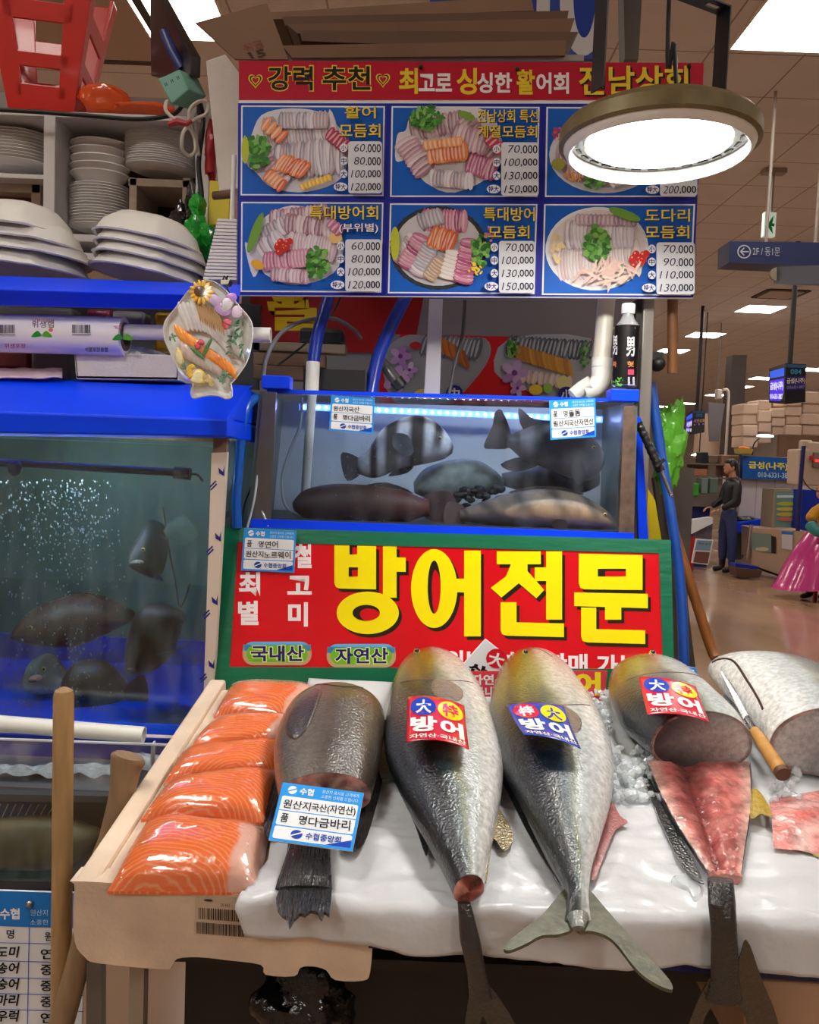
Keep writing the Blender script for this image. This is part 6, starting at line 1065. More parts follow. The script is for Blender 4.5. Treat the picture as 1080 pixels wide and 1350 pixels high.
fin('anal_fin', y3, [(986, 1062), (1000, 1066), (1014, 1096), (1000, 1094), (986, 1100)], .03, C(190, 160, 60), lab='yellow anal fin'); fin('dorsal_fin', y3, [(838, 1010), (850, 1030), (880, 1088), (912, 1150), (926, 1180), (900, 1160), (866, 1090)], .02, C(24, 28, 30))
# fish four at the frame's edge, belly up
y4, r4 = fish_on_table('yellowtail', 'big silver yellowtail without sticker showing its white belly at the stall end', [(1034, 894, 946, 892, .35), (1085, 916, 930, 900, .75), (1120, 948, 932, 918, 1.0), (1140, 984, 958, 954, 1.12), (1160, 1020, 990, 1000, 1.2), (1170, 1040, 1006, 1030, 1.2)], .066, lambda u, v: ytail(.3 + u * .5, .12 + v * .9))
groove('mouth', y4, r4, [(.06, .25), (.05, .5), (.07, .8)], .0014, GRV); groove('gill_slit', y4, r4, [(.35, .98), (.45, .9), (.62, .93), (.8, .97)], .0025, MTH)
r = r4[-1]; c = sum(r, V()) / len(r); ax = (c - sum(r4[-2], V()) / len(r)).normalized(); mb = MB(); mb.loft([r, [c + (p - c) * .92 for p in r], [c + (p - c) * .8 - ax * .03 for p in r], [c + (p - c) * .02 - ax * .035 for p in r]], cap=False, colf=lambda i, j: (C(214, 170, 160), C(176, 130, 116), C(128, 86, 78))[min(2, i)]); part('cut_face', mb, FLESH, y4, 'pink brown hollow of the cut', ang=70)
mb = MB(); mb.sc = True; mb.grid(18, 14, lambda u, v: tp(1012 + 128 * u + 6 * v, 1066 + (62 + 20 * u) * v - 22 * u * (1 - v), .012 + .022 * math.sin(math.pi * min(1, .15 + u * .8)) * math.sin(math.pi * (.1 + .85 * v)) + .004 * nz((u * 6, v * 6, 3))), lambda u, v: mixc(C(224, 120, 112), C(238, 190, 184), .5 + nz((u * 5, v * 5, 1)))); part('open_flesh', mb, FLESH, y4, 'pink open flesh', ang=90)
fin('anal_fin', y4, [(1036, 1098), (1050, 1092), (1085, 1118), (1100, 1150), (1070, 1136), (1050, 1120)], .014, C(170, 166, 90))
# grouper
GRC = lambda u, v: mixc(mixc(C(64, 54, 46), C(100, 88, 74), sm(.2, .75, v)), C(50, 42, 38), .5 * max(0, nz((u * 9, v * 7, 5))) + .35 * sm(.3, .0, u))
g1, rg = fish_on_table('grouper', 'dark brown grouper cut before its tail, lying between the salmon and yellowtail', [(452, 922, 432, 920, .3), (480, 932, 404, 930, .72), (500, 955, 384, 955, 1), (507, 985, 370, 988, 1.1), (504, 1015, 362, 1020, 1.05), (498, 1052, 362, 1056, .95), (488, 1086, 368, 1090, .82)], .055, GRC, hs=36)
cut_end(g1, rg, (176, 140, 122)); groove('gill_slit', g1, rg, [(.34, .2), (.40, .4), (.36, .62), (.24, .8)], .0014, MTH); groove('mouth', g1, rg, [(.06, .85), (.05, .6), (.08, .4)], .0014, MTH); mb = MB(); p = surf_pt(rg, .14, .62, .001); mb.ell(p, .006); e = part('eye', mb, EYEW, g1); mb = MB(); mb.ell(p + TN * .003 + V((0, -.002, 0)), .004); part('pupil', mb, EYEB, e)
on_fish('pectoral_fin', g1, rg, [(.42, .70), (.48, .62), (.70, .66), (.78, .80), (.68, .90), (.5, .84)], .004, FISH, C(58, 48, 42))
FINM = M('rayed_fin', attr=True, rough=.22, bump=.9, bs=26, coat=.6, stretch=(9, .8, .8))
fin('side_fin', g1, [(366, 1030), (356, 1060), (348, 1100), (352, 1118), (366, 1118), (378, 1090), (380, 1050)], .02, C(34, 31, 31), FINM); fin('side_fin', g1, [(484, 1040), (500, 1005), (504, 1040), (494, 1085), (480, 1128), (466, 1138), (452, 1130), (466, 1090)], .022, C(38, 34, 33), FINM)
mb = MB(); R_ = []
for x0, x1, y, h_ in ((378, 440, 1108, .016), (380, 436, 1124, .018), (378, 436, 1142, .016), (372, 436, 1160, .010), (366, 437, 1178, .008), (363, 438, 1190, .006)): a, b = tp(x0, y, .022), tp(x1, y, .022); c = (a + b) / 2; R_.append([c + (a - b) / 2 * math.cos(t) + TN * h_ * math.sin(t) for t in [2 * math.pi * j / 24 for j in range(24)]])
mb.loft(R_, colf=lambda i, j: (C(168, 142, 112), C(70, 60, 50), C(48, 44, 42), C(44, 44, 46), C(50, 50, 52))[min(4, i)]); part('tail_root', mb, FINM, g1, ang=60)
q = [(376, 1172), (437, 1172), (437, 1200), (434, 1226), (428, 1222), (424, 1232), (418, 1222), (410, 1220), (402, 1226), (396, 1224), (388, 1232), (382, 1242), (378, 1230), (372, 1226), (366, 1218), (364, 1204), (370, 1188)]; mb = MB(); mb.col = C(44, 44, 46); mb.prism([tp(x, y, .024) for x, y in q], TN * -.005); part('tail_fin', mb, FINM, g1, 'frayed dark tail fin', smooth=False)
# stickers on the yellowtails
def sticker(label, q, lift, bg, c1, t1, k1, c2, t2, k2, curl):
    a = [tp(*p, lift) for p in q]; S = Pl(a[0] + TN * .0, a[1], a[3]); cx = sum(p[0] for p in q) / 4; L_ = max(p[0] for p in q) - min(p[0] for p in q)
    S.bend = lambda x, y: -.010 * ((x - cx) / (L_ / 2)) ** 2 + .010
    t = thing('fish_sticker', label, 'sticker', S.at(*bil(q, .5, 1)), 'stickers on the yellowtails'); mb = MB()
    mb.grid(14, 14, lambda u, v: S.at(*bil(q, u, v), curl * v * v)); part('label_paper', mb, M('sticker_' + label.split()[0], bg, .25, coat=.3), t, solid=.0008, ang=180)
    S2 = Pl(a[0], a[1], a[3]); q0 = q
    class W2:
        def at(s, x, y, off): u, v = s.inv(x, y); return S.at(x, y, off + curl * v * v)
        def inv(s, x, y):
            u = v = .5
            for _ in range(6):
                X, Y_ = bil(q0, u, v); ex, ey = x - X, y - Y_; dux, duy = bil(q0, u + .01, v); dvx, dvy = bil(q0, u, v + .01); ax_, ay_ = (dux - X) / .01, (duy - Y_) / .01; bx_, by_ = (dvx - X) / .01, (dvy - Y_) / .01; D = ax_ * by_ - ay_ * bx_; u += (ex * by_ - ey * bx_) / D; v += (ax_ * ey - ay_ * ex) / D
            return u, v
    A = Art('', W2(), .0012, 6e-5); A.q = q
    A.oval(.27, .22, .22, .19, C(*c1), 0, 28); A.text(t1, (.14, .08, .41, .36), C(*k1), .03); A.oval(.74, .24, .22, .19, C(*c2), 0, 28); A.text(t2, (.60, .10, .88, .38), C(*k2), .03)
    A.text('방', (.06, .43, .50, .80), WHITE, .045); A.text('어', (.55, .46, .94, .83), WHITE, .045); A.text('자연산·국내산', (.05, .85, .96, .96), WHITE, .02); A.build('lettering', t, PRINTG)
RB, BB, YB = (206, 24, 58), (34, 64, 178), (240, 214, 20)
sticker('red sticker on the whole yellowtail beside the grouper', [(538, 920), (612, 932), (618, 997), (535, 988)], .121, RB, BB, '大', (235, 235, 235), YB, '特', RB, .012)
sticker('blue sticker on the yellowtail with the pale forked tail', [(668, 930), (743, 936), (765, 998), (690, 984)], .121, BB, RB, '特', (235, 235, 235), YB, '大', BB, .014)
sticker('crimson sticker on the yellowtail that is cut open', [(842, 893), (917, 909), (935, 956), (853, 950)], .134, RB, BB, '大', (235, 235, 235), YB, '特', RB, .006)
# big origin card on the grouper
cq = [(373, 1032), (480, 1046), (465, 1123), (354, 1108)]; a = [tp(372, 1032, .112), tp(480, 1046, .112), tp(465, 1123, .074), tp(354, 1108, .074)]
coop('origin_card', 'large blue and white origin card resting on the brown grouper', cq, 0, '원산지', '국산(자연산)', '품명', '다금바리', S=Pl(a[0], a[1], a[3]))
# small signs between the fish heads
t, S_ = board('paper_sign', 'white card with a red circle standing behind the two whole yellowtails', 'sign', [(640, 842), (697, 886), (668, 930), (606, 880)], 1.70, .003, M('card_white')); A = Art('', S_); A.oval(655, 868, 14, 13, C(210, 20, 40), 0, 24); A.text('大', [(646, 858), (668, 864), (662, 882), (642, 876)], WHITE, .03); A.text('산', [(620, 872), (644, 880), (640, 892), (616, 884)], BLACK, .05); A.build('lettering', t)
t, S_ = board('paper_sign', 'pinkish red strip sign with yellow letters between the fish heads', 'sign', [(614, 885), (801, 884), (797, 924), (640, 923)], 1.66, .003, M('sign_pink', (226, 60, 74), .35)); A = Art('', S_); A.poly([(614, 885), (801, 884), (797, 924), (640, 923)], C(222, 66, 80)); A.text('자연산', (621, 889, 668, 903), WHITE, .03); A.text('국내산', (624, 905, 668, 919), WHITE, .03); A.text('방', (712, 888, 750, 917), C(250, 226, 40), .05); A.text('어', (757, 886, 792, 917), C(250, 226, 40), .05); A.build('lettering', t)
t, S_ = board('price_card', 'small white card with blue border standing behind the opened yellowtail', 'sign', [(858, 875), (918, 880), (924, 916), (860, 914)], 1.62, .003, M('card_white')); A = Art('', S_); A.poly([(858, 875), (918, 880), (924, 916), (860, 914)], C(50, 130, 220)); A.poly([(861, 879), (915, 883), (920, 914), (862, 911)], C(214, 230, 244)); A.text('가루다리', (868, 883, 912, 894), BLACK, .01); A.text('국산', (888, 897, 912, 908), BLACK, .01); A.build('lettering', t)
# knife
kn = thing('knife', 'kitchen knife with wooden handle leaning between the last two yellowtails', 'knife', tp(985, 1000, .05)); kp = lambda x, y, o: tp(x, y, o)
a, b = kp(986, 1014, .078), kp(1024, 1066, .066); mb = MB(); mb.tube([a, lo(a, b, .1), lo(a, b, .5), lo(a, b, .95), b], [.0085, .010, .0115, .0125, .0115], 20); hd = part('handle', mb, M('handle_wood', (196, 144, 74), .4, var=.2, vs=20, stretch=(3, 3, 1), coat=.3), kn); mb = MB(); mb.tube([lo(a, b, .93), lo(a, b, 1.02)], .0126, 20); part('end_cap', mb, M('dark_wood'), hd)
mb = MB(); mb.tube([kp(977, 1000, .082), kp(988, 1016, .078)], .0072, 16); part('ferrule', mb, M('polished_steel'), kn)
mb = MB(); q = [(940, 915), (948, 932), (962, 962), (982, 1004), (974, 1006), (958, 972), (944, 940)]; mb.prism([kp(x, y, .088 - .006 * sm(915, 1004, y)) for x, y in q], TN * -.002); part('blade', mb, M('polished_steel'), kn, smooth=False)
# ice
mb = MB(); rnd = random.Random(31); CI = M('clear_ice', (236, 243, 247), .1, coat=.9, alpha=.55, bump=.2, bs=60)
for (x0, x1, y0, y1, n, s) in ((770, 806, 912, 984, 70, .010), (800, 872, 1000, 1068, 110, .012), (930, 975, 905, 960, 20, .008), (1010, 1060, 1030, 1075, 26, .010)):
    for i in range(n):
        x, y = rnd.uniform(x0, x1), rnd.uniform(y0, y1); r = rnd.uniform(.4, 1) * s; mb.ell(tp(x, y, .008 + rnd.random() * .022), (r, r * rnd.uniform(.6, 1), r * rnd.uniform(.5, .9)), Euler((rnd.random() * 3, rnd.random() * 3, 0)), 7, 5, .35, 60)
solo('crushed_ice', 'crushed clear ice heaped between the yellowtails', 'ice', mb, CI, kind='stuff', ang=25)
mb = MB(); q = sp2([(884, 1166), (900, 1160), (914, 1162), (922, 1176), (926, 1192), (914, 1198), (906, 1184), (894, 1178)], 4, True); cx, cy = 906, 1176; mb.loft([[tp(cx + (x - cx) * k, cy + (y - cy) * k, o) for x, y in q] for k, o in ((1, .004), (.96, .012), (.8, .015), (.4, .013), (.03, .013))]); solo('ice_chunk', 'melting clear ice chunk alone on the wet paper', 'ice', mb, CI)
# ------------------------------------------------------------------ cardboard on top of the stall
CBM = [M('cardboard%d' % i, c, .8, var=.12, vs=6) for i, c in enumerate(((118, 88, 66), (100, 74, 56), (130, 100, 78)))]
mb = MB(); mb.hexa([P(330, 70, 1.93), P(770, 72, 1.93), P(770, 80, 1.93), P(330, 80, 1.93)], [p + V((0, .5, 0)) for p in (P(330, 70, 1.93), P(770, 72, 1.93), P(770, 80, 1.93), P(330, 80, 1.93))]); solo('stall_beam', 'pale beam on top of the stall just behind the menu board', 'beam', mb, M('beam_paint', (150, 140, 134), .6), smooth=False)
CB = [([(257, 30), (352, 4), (380, 78), (310, 78)], 1.92, 2, 'folded cardboard flap with red print tilting beside the foam board'), ([(372, 60), (747, 53), (745, 73), (385, 76)], 1.92, 0, 'lowest flat cardboard sheet in the pile above the menu board'), ([(395, 40), (763, 42), (740, 66), (398, 54)], 1.95, 1, 'cardboard sheet second from the bottom of the pile above the menu board'),
      ([(378, 32), (758, 24), (752, 42), (392, 44)], 1.98, 0, 'cardboard sheet third from the bottom of the pile above the menu board'), ([(372, 22), (750, 14), (748, 26), (376, 34)], 2.01, 1, 'thin cardboard sheet fourth from the bottom of the pile above the menu board'), ([(330, 18), (700, -6), (704, 14), (340, 26)], 2.04, 2, 'top cardboard sheet with a ragged edge on the pile above the menu board')]
for i, (q, Y, m, lab) in enumerate(CB):
    mb = MB(); f = [P(*p, Y) for p in q]; up = V((0, .42, .03 + .004 * i)); th = V((0, .004, -.006))
    if i == 0:
        mb.hexa(f, [p + V((.0, .006, 0)) for p in f]); o = thing('cardboard_flap', lab, 'cardboard', (f[2] + f[3]) / 2); pn = part('flap', mb, CBM[m], o, smooth=False); A = Art('', Pl(f[0], f[1], f[3])); A.text('취급', [(318, 60), (344, 52), (350, 62), (324, 70)], C(140, 60, 56), .0); A.text('15', [(326, 70), (348, 64), (352, 75), (332, 78)], C(60, 44, 40), .03); A.build('print', pn); continue
    n = 10; k = lambda a, b: [lo(a, b, j / n) for j in range(n + 1)]
    T0, B0 = k(f[0], f[1]), k(f[3], f[2]); mb.loft([[T0[j], B0[j], B0[j] + up * .3 + V((0, 0, .012 * nz((j * .8, i, 1)))), B0[j] + up, T0[j] + up] for j in range(n + 1)]); solo('cardboard_sheet', lab, 'cardboard', mb, CBM[m], 'flattened cardboard above the menu board', smooth=False)
t, S_ = board('blue_banner', 'tall blue sign with big white numerals high behind the cardboard pile', 'sign', [(560, -60), (800, -60), (793, 78), (575, 78)], 2.9, .02, M('banner_blue', (30, 60, 150), .5)); A = Art('', S_); A.poly([(709, -50), (726, -50), (724, 70), (706, 70)], C(200, 196, 196)); A.oval(770, -6, 32, 80, C(200, 196, 196), .02, 32); A.oval(771, -8, 15, 58, C(30, 60, 150), .02, 28)
for x0, c in ((620, (60, 70, 110)), (640, (210, 200, 120)), (655, (60, 70, 130))): A.rect(x0, -10, x0 + 12, 9, C(*c))
A.build('print', t)
mb = MB(); mb.qbox([(822, -30), (848, -30), (842, 78), (824, 78)], 3.0, .08); solo('steel_post', 'grey steel hanger post high behind the lamp bracket', 'post', mb, M('dark_cabinet'), smooth=False)
# ------------------------------------------------------------------ hanging signs
t = thing('exit_sign', 'small hanging green and white exit sign with an arrow', 'sign', P(1016, 312, 7.6)); mb = MB(); mb.qbox([(1009, 279), (1024, 280), (1022, 312), (1007, 311)], 7.6, .06); bx = part('panel', mb, M('exit_white', (214, 232, 220), .5, emit=.35), t, smooth=False); A = Art('', PQ([(1009, 279), (1024, 280), (1022, 312), (1007, 311)], 7.6), .003, 1e-3); g = C(20, 150, 70); A.poly([(1020, 284), (1011, 297), (1019, 309), (1018, 300), (1016, 297), (1019, 292)], g); A.line(1016, 296, 1021, 297, 4, g); A.build('arrow', bx)
mb = MB(); a = P(1017, 279, 7.62); mb.tube([a, V((a.x, a.y, CEIL))], .012, 8); mb.box((a.x, a.y, CEIL - .02), (.2, .1, .04)); part('hanger', mb, M('hanger_grey', (150, 140, 132), .5), t)
t = thing('direction_sign', 'long dark blue hanging direction sign with a white arrow', 'sign', P(1040, 360, 6.0)); mb = MB(); mb.qbox([(962, 318), (1110, 320), (1108, 352), (961, 346)], 6.0, .22); bx = part('panel', mb, M('sign_navy', (34, 44, 84), .4), t, smooth=False); A = Art('', PQ([(962, 318), (1110, 320), (1108, 352), (961, 346)], 6.0), .003, 8e-4); w = C(176, 176, 186); A.oval(981, 332, 9, 9, w, 0, 24); A.oval(981, 332, 7.4, 7.4, C(34, 44, 84), 0, 24); A.line(976, 332, 987, 332, 1.6, w); A.line(976, 332, 981, 327, 1.6, w); A.line(976, 332, 981, 337, 1.6, w); A.text('2F / 동1문', [(992, 326), (1028, 327), (1028, 338), (992, 337)], w, .0); A.build('lettering', bx)
mb = MB(); mb.hexa([P(1020, 352, 5.8), P(1115, 348, 4.9), P(1115, 376, 4.9), P(1020, 374, 5.8)], [p + V((.1, .02, 0)) for p in (P(1020, 352, 5.8), P(1115, 348, 4.9), P(1115, 376, 4.9), P(1020, 374, 5.8))]); bb = part('side_panel', mb, M('sign_steel', (74, 80, 104), .4), t, smooth=False); mb = MB(); c = P(1023, 362, 5.77); mb.tube([c, c - V((0, .02, 0))], .045, 20); part('round_emblem', mb, M('emblem', (150, 140, 120), .5), bb)
mb = MB(); 
for x in (1010, 1075): a = P(x, 321, 6.1); mb.tube([a, V((a.x, a.y, CEIL))], .012, 8)
part('hanger', mb, M('hanger_grey'), t)
def stall_sign(lab, x0, xm, x1, y0, y1, Y, l1, l2, num, gold):
    t = thing('hanging_stall_sign', lab, 'sign', P(xm, y1, Y)); k = M('sign_black', (26, 26, 30), .35)
    f = [P(xm, y0, Y), P(x1, y0 + 1, Y + .12), P(x1 - 1, y1 - 3, Y + .12), P(xm - 1, y1, Y)]; s = [P(x0, y0 + 7, Y + .7), P(xm, y0, Y), P(xm - 1, y1, Y), P(x0, y1 - 2, Y + .7)]; bk = [s[0], f[0] + (f[1] - f[0]) + (s[0] - s[1])]
    e = s[0] - s[1]; e2 = s[3] - s[2]; mb = MB(); mb.add(f + [f[0] + e, f[1] + e, f[2] + e2, f[3] + e2], [(0, 1, 2, 3), (7, 6, 5, 4), (0, 4, 5, 1), (1, 5, 6, 2), (2, 6, 7, 3), (3, 7, 4, 0)]); b = part('box', mb, k, t, smooth=False)
    A = Art('', Pl(f[0], f[1], f[3]), .004, 1e-3); A.q = [(xm, y0), (x1, y0 + 1), (x1 - 1, y1 - 3), (xm - 1, y1)]; A.rect(0, .02, 1, .1, C(40, 90, 130)); A.rect(.02, .32, .97, .66, C(40, 34, 110)); A.text(num, (.22, .14, .75, .27), C(60, 140, 190), .02); A.text(l1, (.04, .36, .93, .52), C(220, 210, 190) if not gold else C(220, 170, 70), .02); A.text(l2, (.05, .56, .9, .63), C(150, 150, 190), 0); A.build('lettering', b)
    A = Art('', Pl(s[0], s[1], s[3]), .004, 1e-3); A.q = [(x0, y0 + 7), (xm, y0), (xm - 1, y1), (x0, y1 - 2)]; A.rect(.08, .1, .95, .3, C(40, 90, 220)); A.rect(.08, .36, .95, .93, C(70, 40, 220)); A.text(l1, (.12, .42, .92, .66), WHITE, .03); A.text(l2, (.12, .74, .9, .88), WHITE, .02)
    m = M('sign_lit', attr=True, rough=.4); bs = m.node_tree.nodes['Principled BSDF']; bs.inputs['Emission Strength'].default_value = .8; m.node_tree.links.new([n for n in m.node_tree.nodes if n.type == 'VERTEX_COLOR'][0].outputs[0], bs.inputs['Emission Color']); A.build('lit_face', b, m)
    mb = MB(); a = (f[0] + f[1] + e) / 2 if False else (f[0] + f[1]) / 2 + e * .35; mb.tube([a - V((0, 0, .03)), V((a.x, a.y, CEIL))], .03, 10); part('rod', mb, k, t)
stall_sign('larger hanging black stall sign numbered 084 with lit purple side', 1014, 1036, 1063, 479, 533, 9.6, '금성(나주)', '010-6331-3807', '084', False)
stall_sign('smaller hanging black stall sign far off with gold letters', 905, 914, 930, 541, 573, 13.6, '서진상회', '- - -', '072', True)
# ------------------------------------------------------------------ distant stalls
YB = 13.4; k = YB / F
mb = MB(); mb.wbox(974, 604, 1064, 755, YB + .125, .1); solo('tiled_wall', 'white tiled low wall under the blue shop sign', 'wall', mb, tile_mat('white_tile', (206, 200, 208), (170, 164, 172), .3, .008, .3, .03), smooth=False)
t, S_ = board('shop_sign', 'blue shop sign with yellow name and white phone number', 'sign', [(980, 601), (1060, 605), (1059, 634), (979, 631)], YB, .12, M('sign_blue', (20, 92, 180), .4)); A = Art('', S_, .004, 1e-3); A.text('금성(나주)상회', [(987, 608), (1060, 611), (1060, 622), (987, 619)], C(240, 226, 60), .03); A.text('010-6331-3807', [(999, 622), (1046, 624), (1046, 631), (999, 629)], C(190, 220, 240), .02); A.build('lettering', t)
# foam boxes piled above the sign
FB2 = M('foam_stack', (216, 190, 170), .8, var=.06, vs=2); cells = []
for (x0, x1, ys) in ((979, 1000, (532, 546, 560, 575, 590)), (1000, 1018, (527, 541, 556, 570, 584)), (1018, 1036, (538, 550, 562, 574)), (1036, 1058, (520, 535, 548, 560, 574)), (1058, 1084, (516, 532, 545, 560, 574))):
    for a, b in zip(ys, ys[1:]): cells.append((x0, a, x1, b))
names = ['top', 'second', 'third', 'lowest']; cols = ['pile nearest the dark pillar', 'pile behind the small swing lamp', 'short pile under the hanging sign 084', 'tall pile above the brown panel', 'tall pile at the very edge above the grey scale']
idx = 0
for ci, n in enumerate((4, 4, 3, 4, 4)):
    for j in range(n):
        x0, y0, x1, y1 = cells[idx]; idx += 1; mb = MB(); mb.wbox(x0 + .3, y0 + .3, x1 - .3, y1 - .3, YB + .5 + .05 * ((idx * 7) % 3), .5); solo('foam_box', '%s white foam box of the %s' % (('top', 'second', 'third', 'bottom')[j] if j < n - 1 else 'bottom', cols[ci]), 'box', mb, FB2, 'foam boxes piled over the shop sign', smooth=False, bevel=.02)
mb = MB(); mb.wbox(920, 560, 966, 604, YB + 3, .2); mb.wbox(918, 545, 948, 562, YB + 3.2, .2); solo('pale_partition', 'pale partition and boxes beyond the dark pillar', 'panel', mb, FB2, smooth=False)
mb = MB(); mb.qbox([(934, 530), (956, 532), (948, 582), (936, 582)], YB + 2, .05); a = P(945, 532, YB + 2); mb.tube([a, V((a.x, a.y, CEIL))], .01, 6); solo('grey_curtain', 'hanging grey plastic sheet beside the dark pillar', 'curtain', mb, M('grey_sheet', (116, 112, 118), .5), smooth=False)
mb = MB(); mb.wbox(1028, 574, 1090, 603, YB + .4, .1); solo('brown_panel', 'brown cardboard panel behind the blue shop sign', 'panel', mb, M('cardboard0'), smooth=False)
mb = MB(); c = P(980, 599, YB); mb.lathe([(.08, 0), (.13, .01), (.15, .09), (.145, .09), (.1, .02), (.001, .015)], c, 24); b_ = thing('basin', 'yellow basin holding orange things beside the dark pillar', 'basin', c); part('bowl', mb, M('yellow_basin', (190, 170, 80), .5), b_); mb = MB(); mb.ell(c + V((0, 0, .09)), (.09, .09, .04), nzf=.3); part('orange_fill', mb, M('orange_fill', (220, 120, 30), .5), b_)
t = thing('swing_lamp', 'small bright disc lamp on a bent arm above the shop sign', 'lamp', P(992, 600, YB)); mb = MB(); mb.tube(smooth_path([P(992, 600, YB), P(994, 586, YB), P(1002, 577, YB)], 5), .012, 8); part('arm', mb, M('black_steel'), t); mb = MB(); mb.lathe([(.001, 0), (.13, .004), (.12, .03), (.03, .04)], P(1009, 576, YB), 24); part('disc', mb, M('small_lamp', (255, 252, 240), .4, emit=6), t)
t = thing('disc_lamp', 'small round lamp glowing over the far counter near the green bag', 'lamp', P(922, 601, YB + 1)); mb = MB(); mb.lathe([(.001, 0), (.14, .004), (.1, .03), (.02, .05)], P(922, 601, YB + 1), 24); part('disc', mb, M('small_lamp'), t); mb = MB(); a = P(922, 599, YB + 1); mb.tube([a, V((a.x, a.y, CEIL))], .01, 6); part('cord', mb, M('black_rubber'), t)
t = thing('cctv_pole', 'white pole with a boxy camera beside the dark pillar', 'camera', P(956, 600, 14.5)); mb = MB(); a = P(957, 600, 14.5); mb.tube(smooth_path([V((a.x, a.y, 0)), a, P(960, 540, 14.5), P(960, 516, 14.5), P(954, 514, 14.5)], 5), .025, 10); part('pole', mb, M('pole_white', (200, 190, 184), .5), t); mb = MB(); mb.wbox(946, 513, 953, 526, 14.45, .15); part('camera_head', mb, M('pole_white'), t, smooth=False, bevel=.02)
# middle stall: tanks, cabinet, trays
CBN = M('beige_cabinet', (178, 152, 128), .5, var=.05, vs=2)
t = thing('stall_cabinet', 'beige stall cabinet with small built-in tank windows', 'cabinet', P(1025, 755, 11.8)); mb = MB(); mb.hexa([P(990, 696, 12.3), P(1062, 700, 11.4), P(1062, 772, 11.4), P(990, 746, 12.3)], [p + V((.1, .6, 0)) for p in (P(990, 696, 12.3), P(1062, 700, 11.4), P(1062, 772, 11.4), P(990, 746, 12.3))]); part('body', mb, CBN, t, smooth=False)
CS = Pl(P(990, 696, 12.3), P(1062, 700, 11.4), P(990, 746, 12.3)); A = Art('', CS, .01, 2e-3); A.poly([(991, 702), (1018, 704), (1018, 729), (991, 724)], C(120, 140, 130)); A.poly([(1018, 706), (1024, 708), (1024, 730), (1018, 729)], C(40, 34, 30)); A.oval(1006, 724, 9, 3, C(196, 188, 150)); A.poly([(991, 744), (1062, 769), (1062, 772), (991, 747)], C(20, 16, 14)); A.build('tank_window', t)
A = Art('', CS, .016, 2e-3); A.poly([(1032, 700), (1047, 701), (1046, 725), (1032, 723)], C(196, 196, 200)); A.poly([(1032, 700), (1047, 701), (1047, 705), (1032, 704)], C(40, 110, 190)); A.build('notice', t)
t = thing('display_fridge', 'tall glass display tank of yellow packs beside the blue box', 'tank', P(1036, 698, 12.2)); mb = MB(); mb.wbox(1019, 645, 1053, 698, 12.2, .4); part('case', mb, M('fridge_case', (150, 136, 118), .5), t, smooth=False); A = Art('', PQ(R4(1022, 648, 1051, 696), 12.2), .01, 2e-3); A.rect(1022, 648, 1051, 696, C(110, 140, 138)); A.rect(1024, 653, 1048, 656, C(196, 220, 226))
for y, c in ((664, (170, 180, 60)), (671, (190, 180, 80)), (678, (180, 170, 70)), (684, (190, 110, 90))): A.oval(1036, y, 13, 2.6, C(*c))
A.build('window', t)
mb = MB(); mb.wbox(1053, 646, 1080, 700, 12.0, .3); solo('blue_box', 'deep blue tank side next to the glass display tank', 'box', mb, M('blue_plastic_deep'), smooth=False)
mb = MB(); mb.qbox([(962, 690), (1006, 684), (1004, 698), (958, 706)], 13.0, .4); solo('blue_trough', 'blue plastic trough tray behind the standing man', 'trough', mb, BL, smooth=False, bevel=.02)
mb = MB(); crumple(mb, P(984, 685, 13.2), (.22, .16, .06), .3, 6); solo('black_bag', 'black plastic bag heaped on the distant blue trough', 'bag', mb, M('gloss_black_bag'))
mb = MB(); mb.wbox(964, 700, 990, 738, 13.2, .3); solo('glass_tank', 'dark teal glass tank between the man and the cabinet', 'tank', mb, M('teal_tank', (60, 84, 84), .3, var=.3, vs=3), smooth=False)
mb = MB(); mb.tube([P(991, 692, 12.3), P(986, 738, 12.3)], .03, 10); mb.wbox(980, 732, 992, 737, 12.3, .05); solo('chrome_faucet', 'shiny chrome stand pipe before the beige cabinet', 'pipe', mb, M('polished_steel'))
mb = MB(); q = [P(*p, 11.8) for p in ((970, 748), (1006, 752), (1002, 762), (973, 761))]; mb.hexa(q, [p + V((0, .3, 0)) for p in q]); b_ = solo('basin', 'brown rectangular basin on the floor behind the man', 'basin', mb, M('brown_basin', (86, 62, 50), .5), smooth=False, bevel=.01)
mb = MB(); q = [P(*p, 11.82) for p in ((970, 743), (1000, 747), (999, 751), (970, 748))]; mb.hexa(q, [p + V((0, .25, 0)) for p in q]); solo('blue_tray', 'shallow blue tray resting on the brown floor basin', 'tray', mb, M('blue_plastic_deep'), smooth=False)
# things in front of and beside the man
t, S_ = board('poster_stand', 'small leaning poster board with photos on the floor beside the man', 'sign', [(918, 710), (941, 712), (934, 745), (912, 742)], 12.3, .03, M('board_plastic')); A = Art('', S_, .006, 1e-3); A.poly([(919, 712), (939, 713), (936, 726), (916, 725)], C(120, 150, 170)); A.poly([(917, 727), (936, 728), (933, 743), (914, 741)], C(110, 76, 74)); A.text('연어 광어', [(921, 715), (937, 716), (936, 719), (920, 718)], C(50, 60, 90), 0); A.build('print', t)
mb = MB(); mb.qbox([(910, 706), (918, 708), (913, 757), (905, 757)], 12.5, .03); solo('red_board', 'narrow red board leaning behind the poster stand', 'board', mb, M('red_board', (170, 24, 30), .5), smooth=False)
mb = MB(); mb.qbox([(918, 684), (940, 686), (938, 716), (914, 712)], 12.7, .03); solo('print_bag', 'grey printed bag standing behind the poster stand', 'bag', mb, M('print_bag', (110, 104, 118), .5, var=.4, vs=9), smooth=False)
mb = MB(); mb.wbox(908, 664, 934, 752, 13.2, .4); solo('blue_counter', 'dark blue counter block in front of the standing man', 'counter', mb, M('navy_block', (26, 44, 120), .5, var=.1), smooth=False)
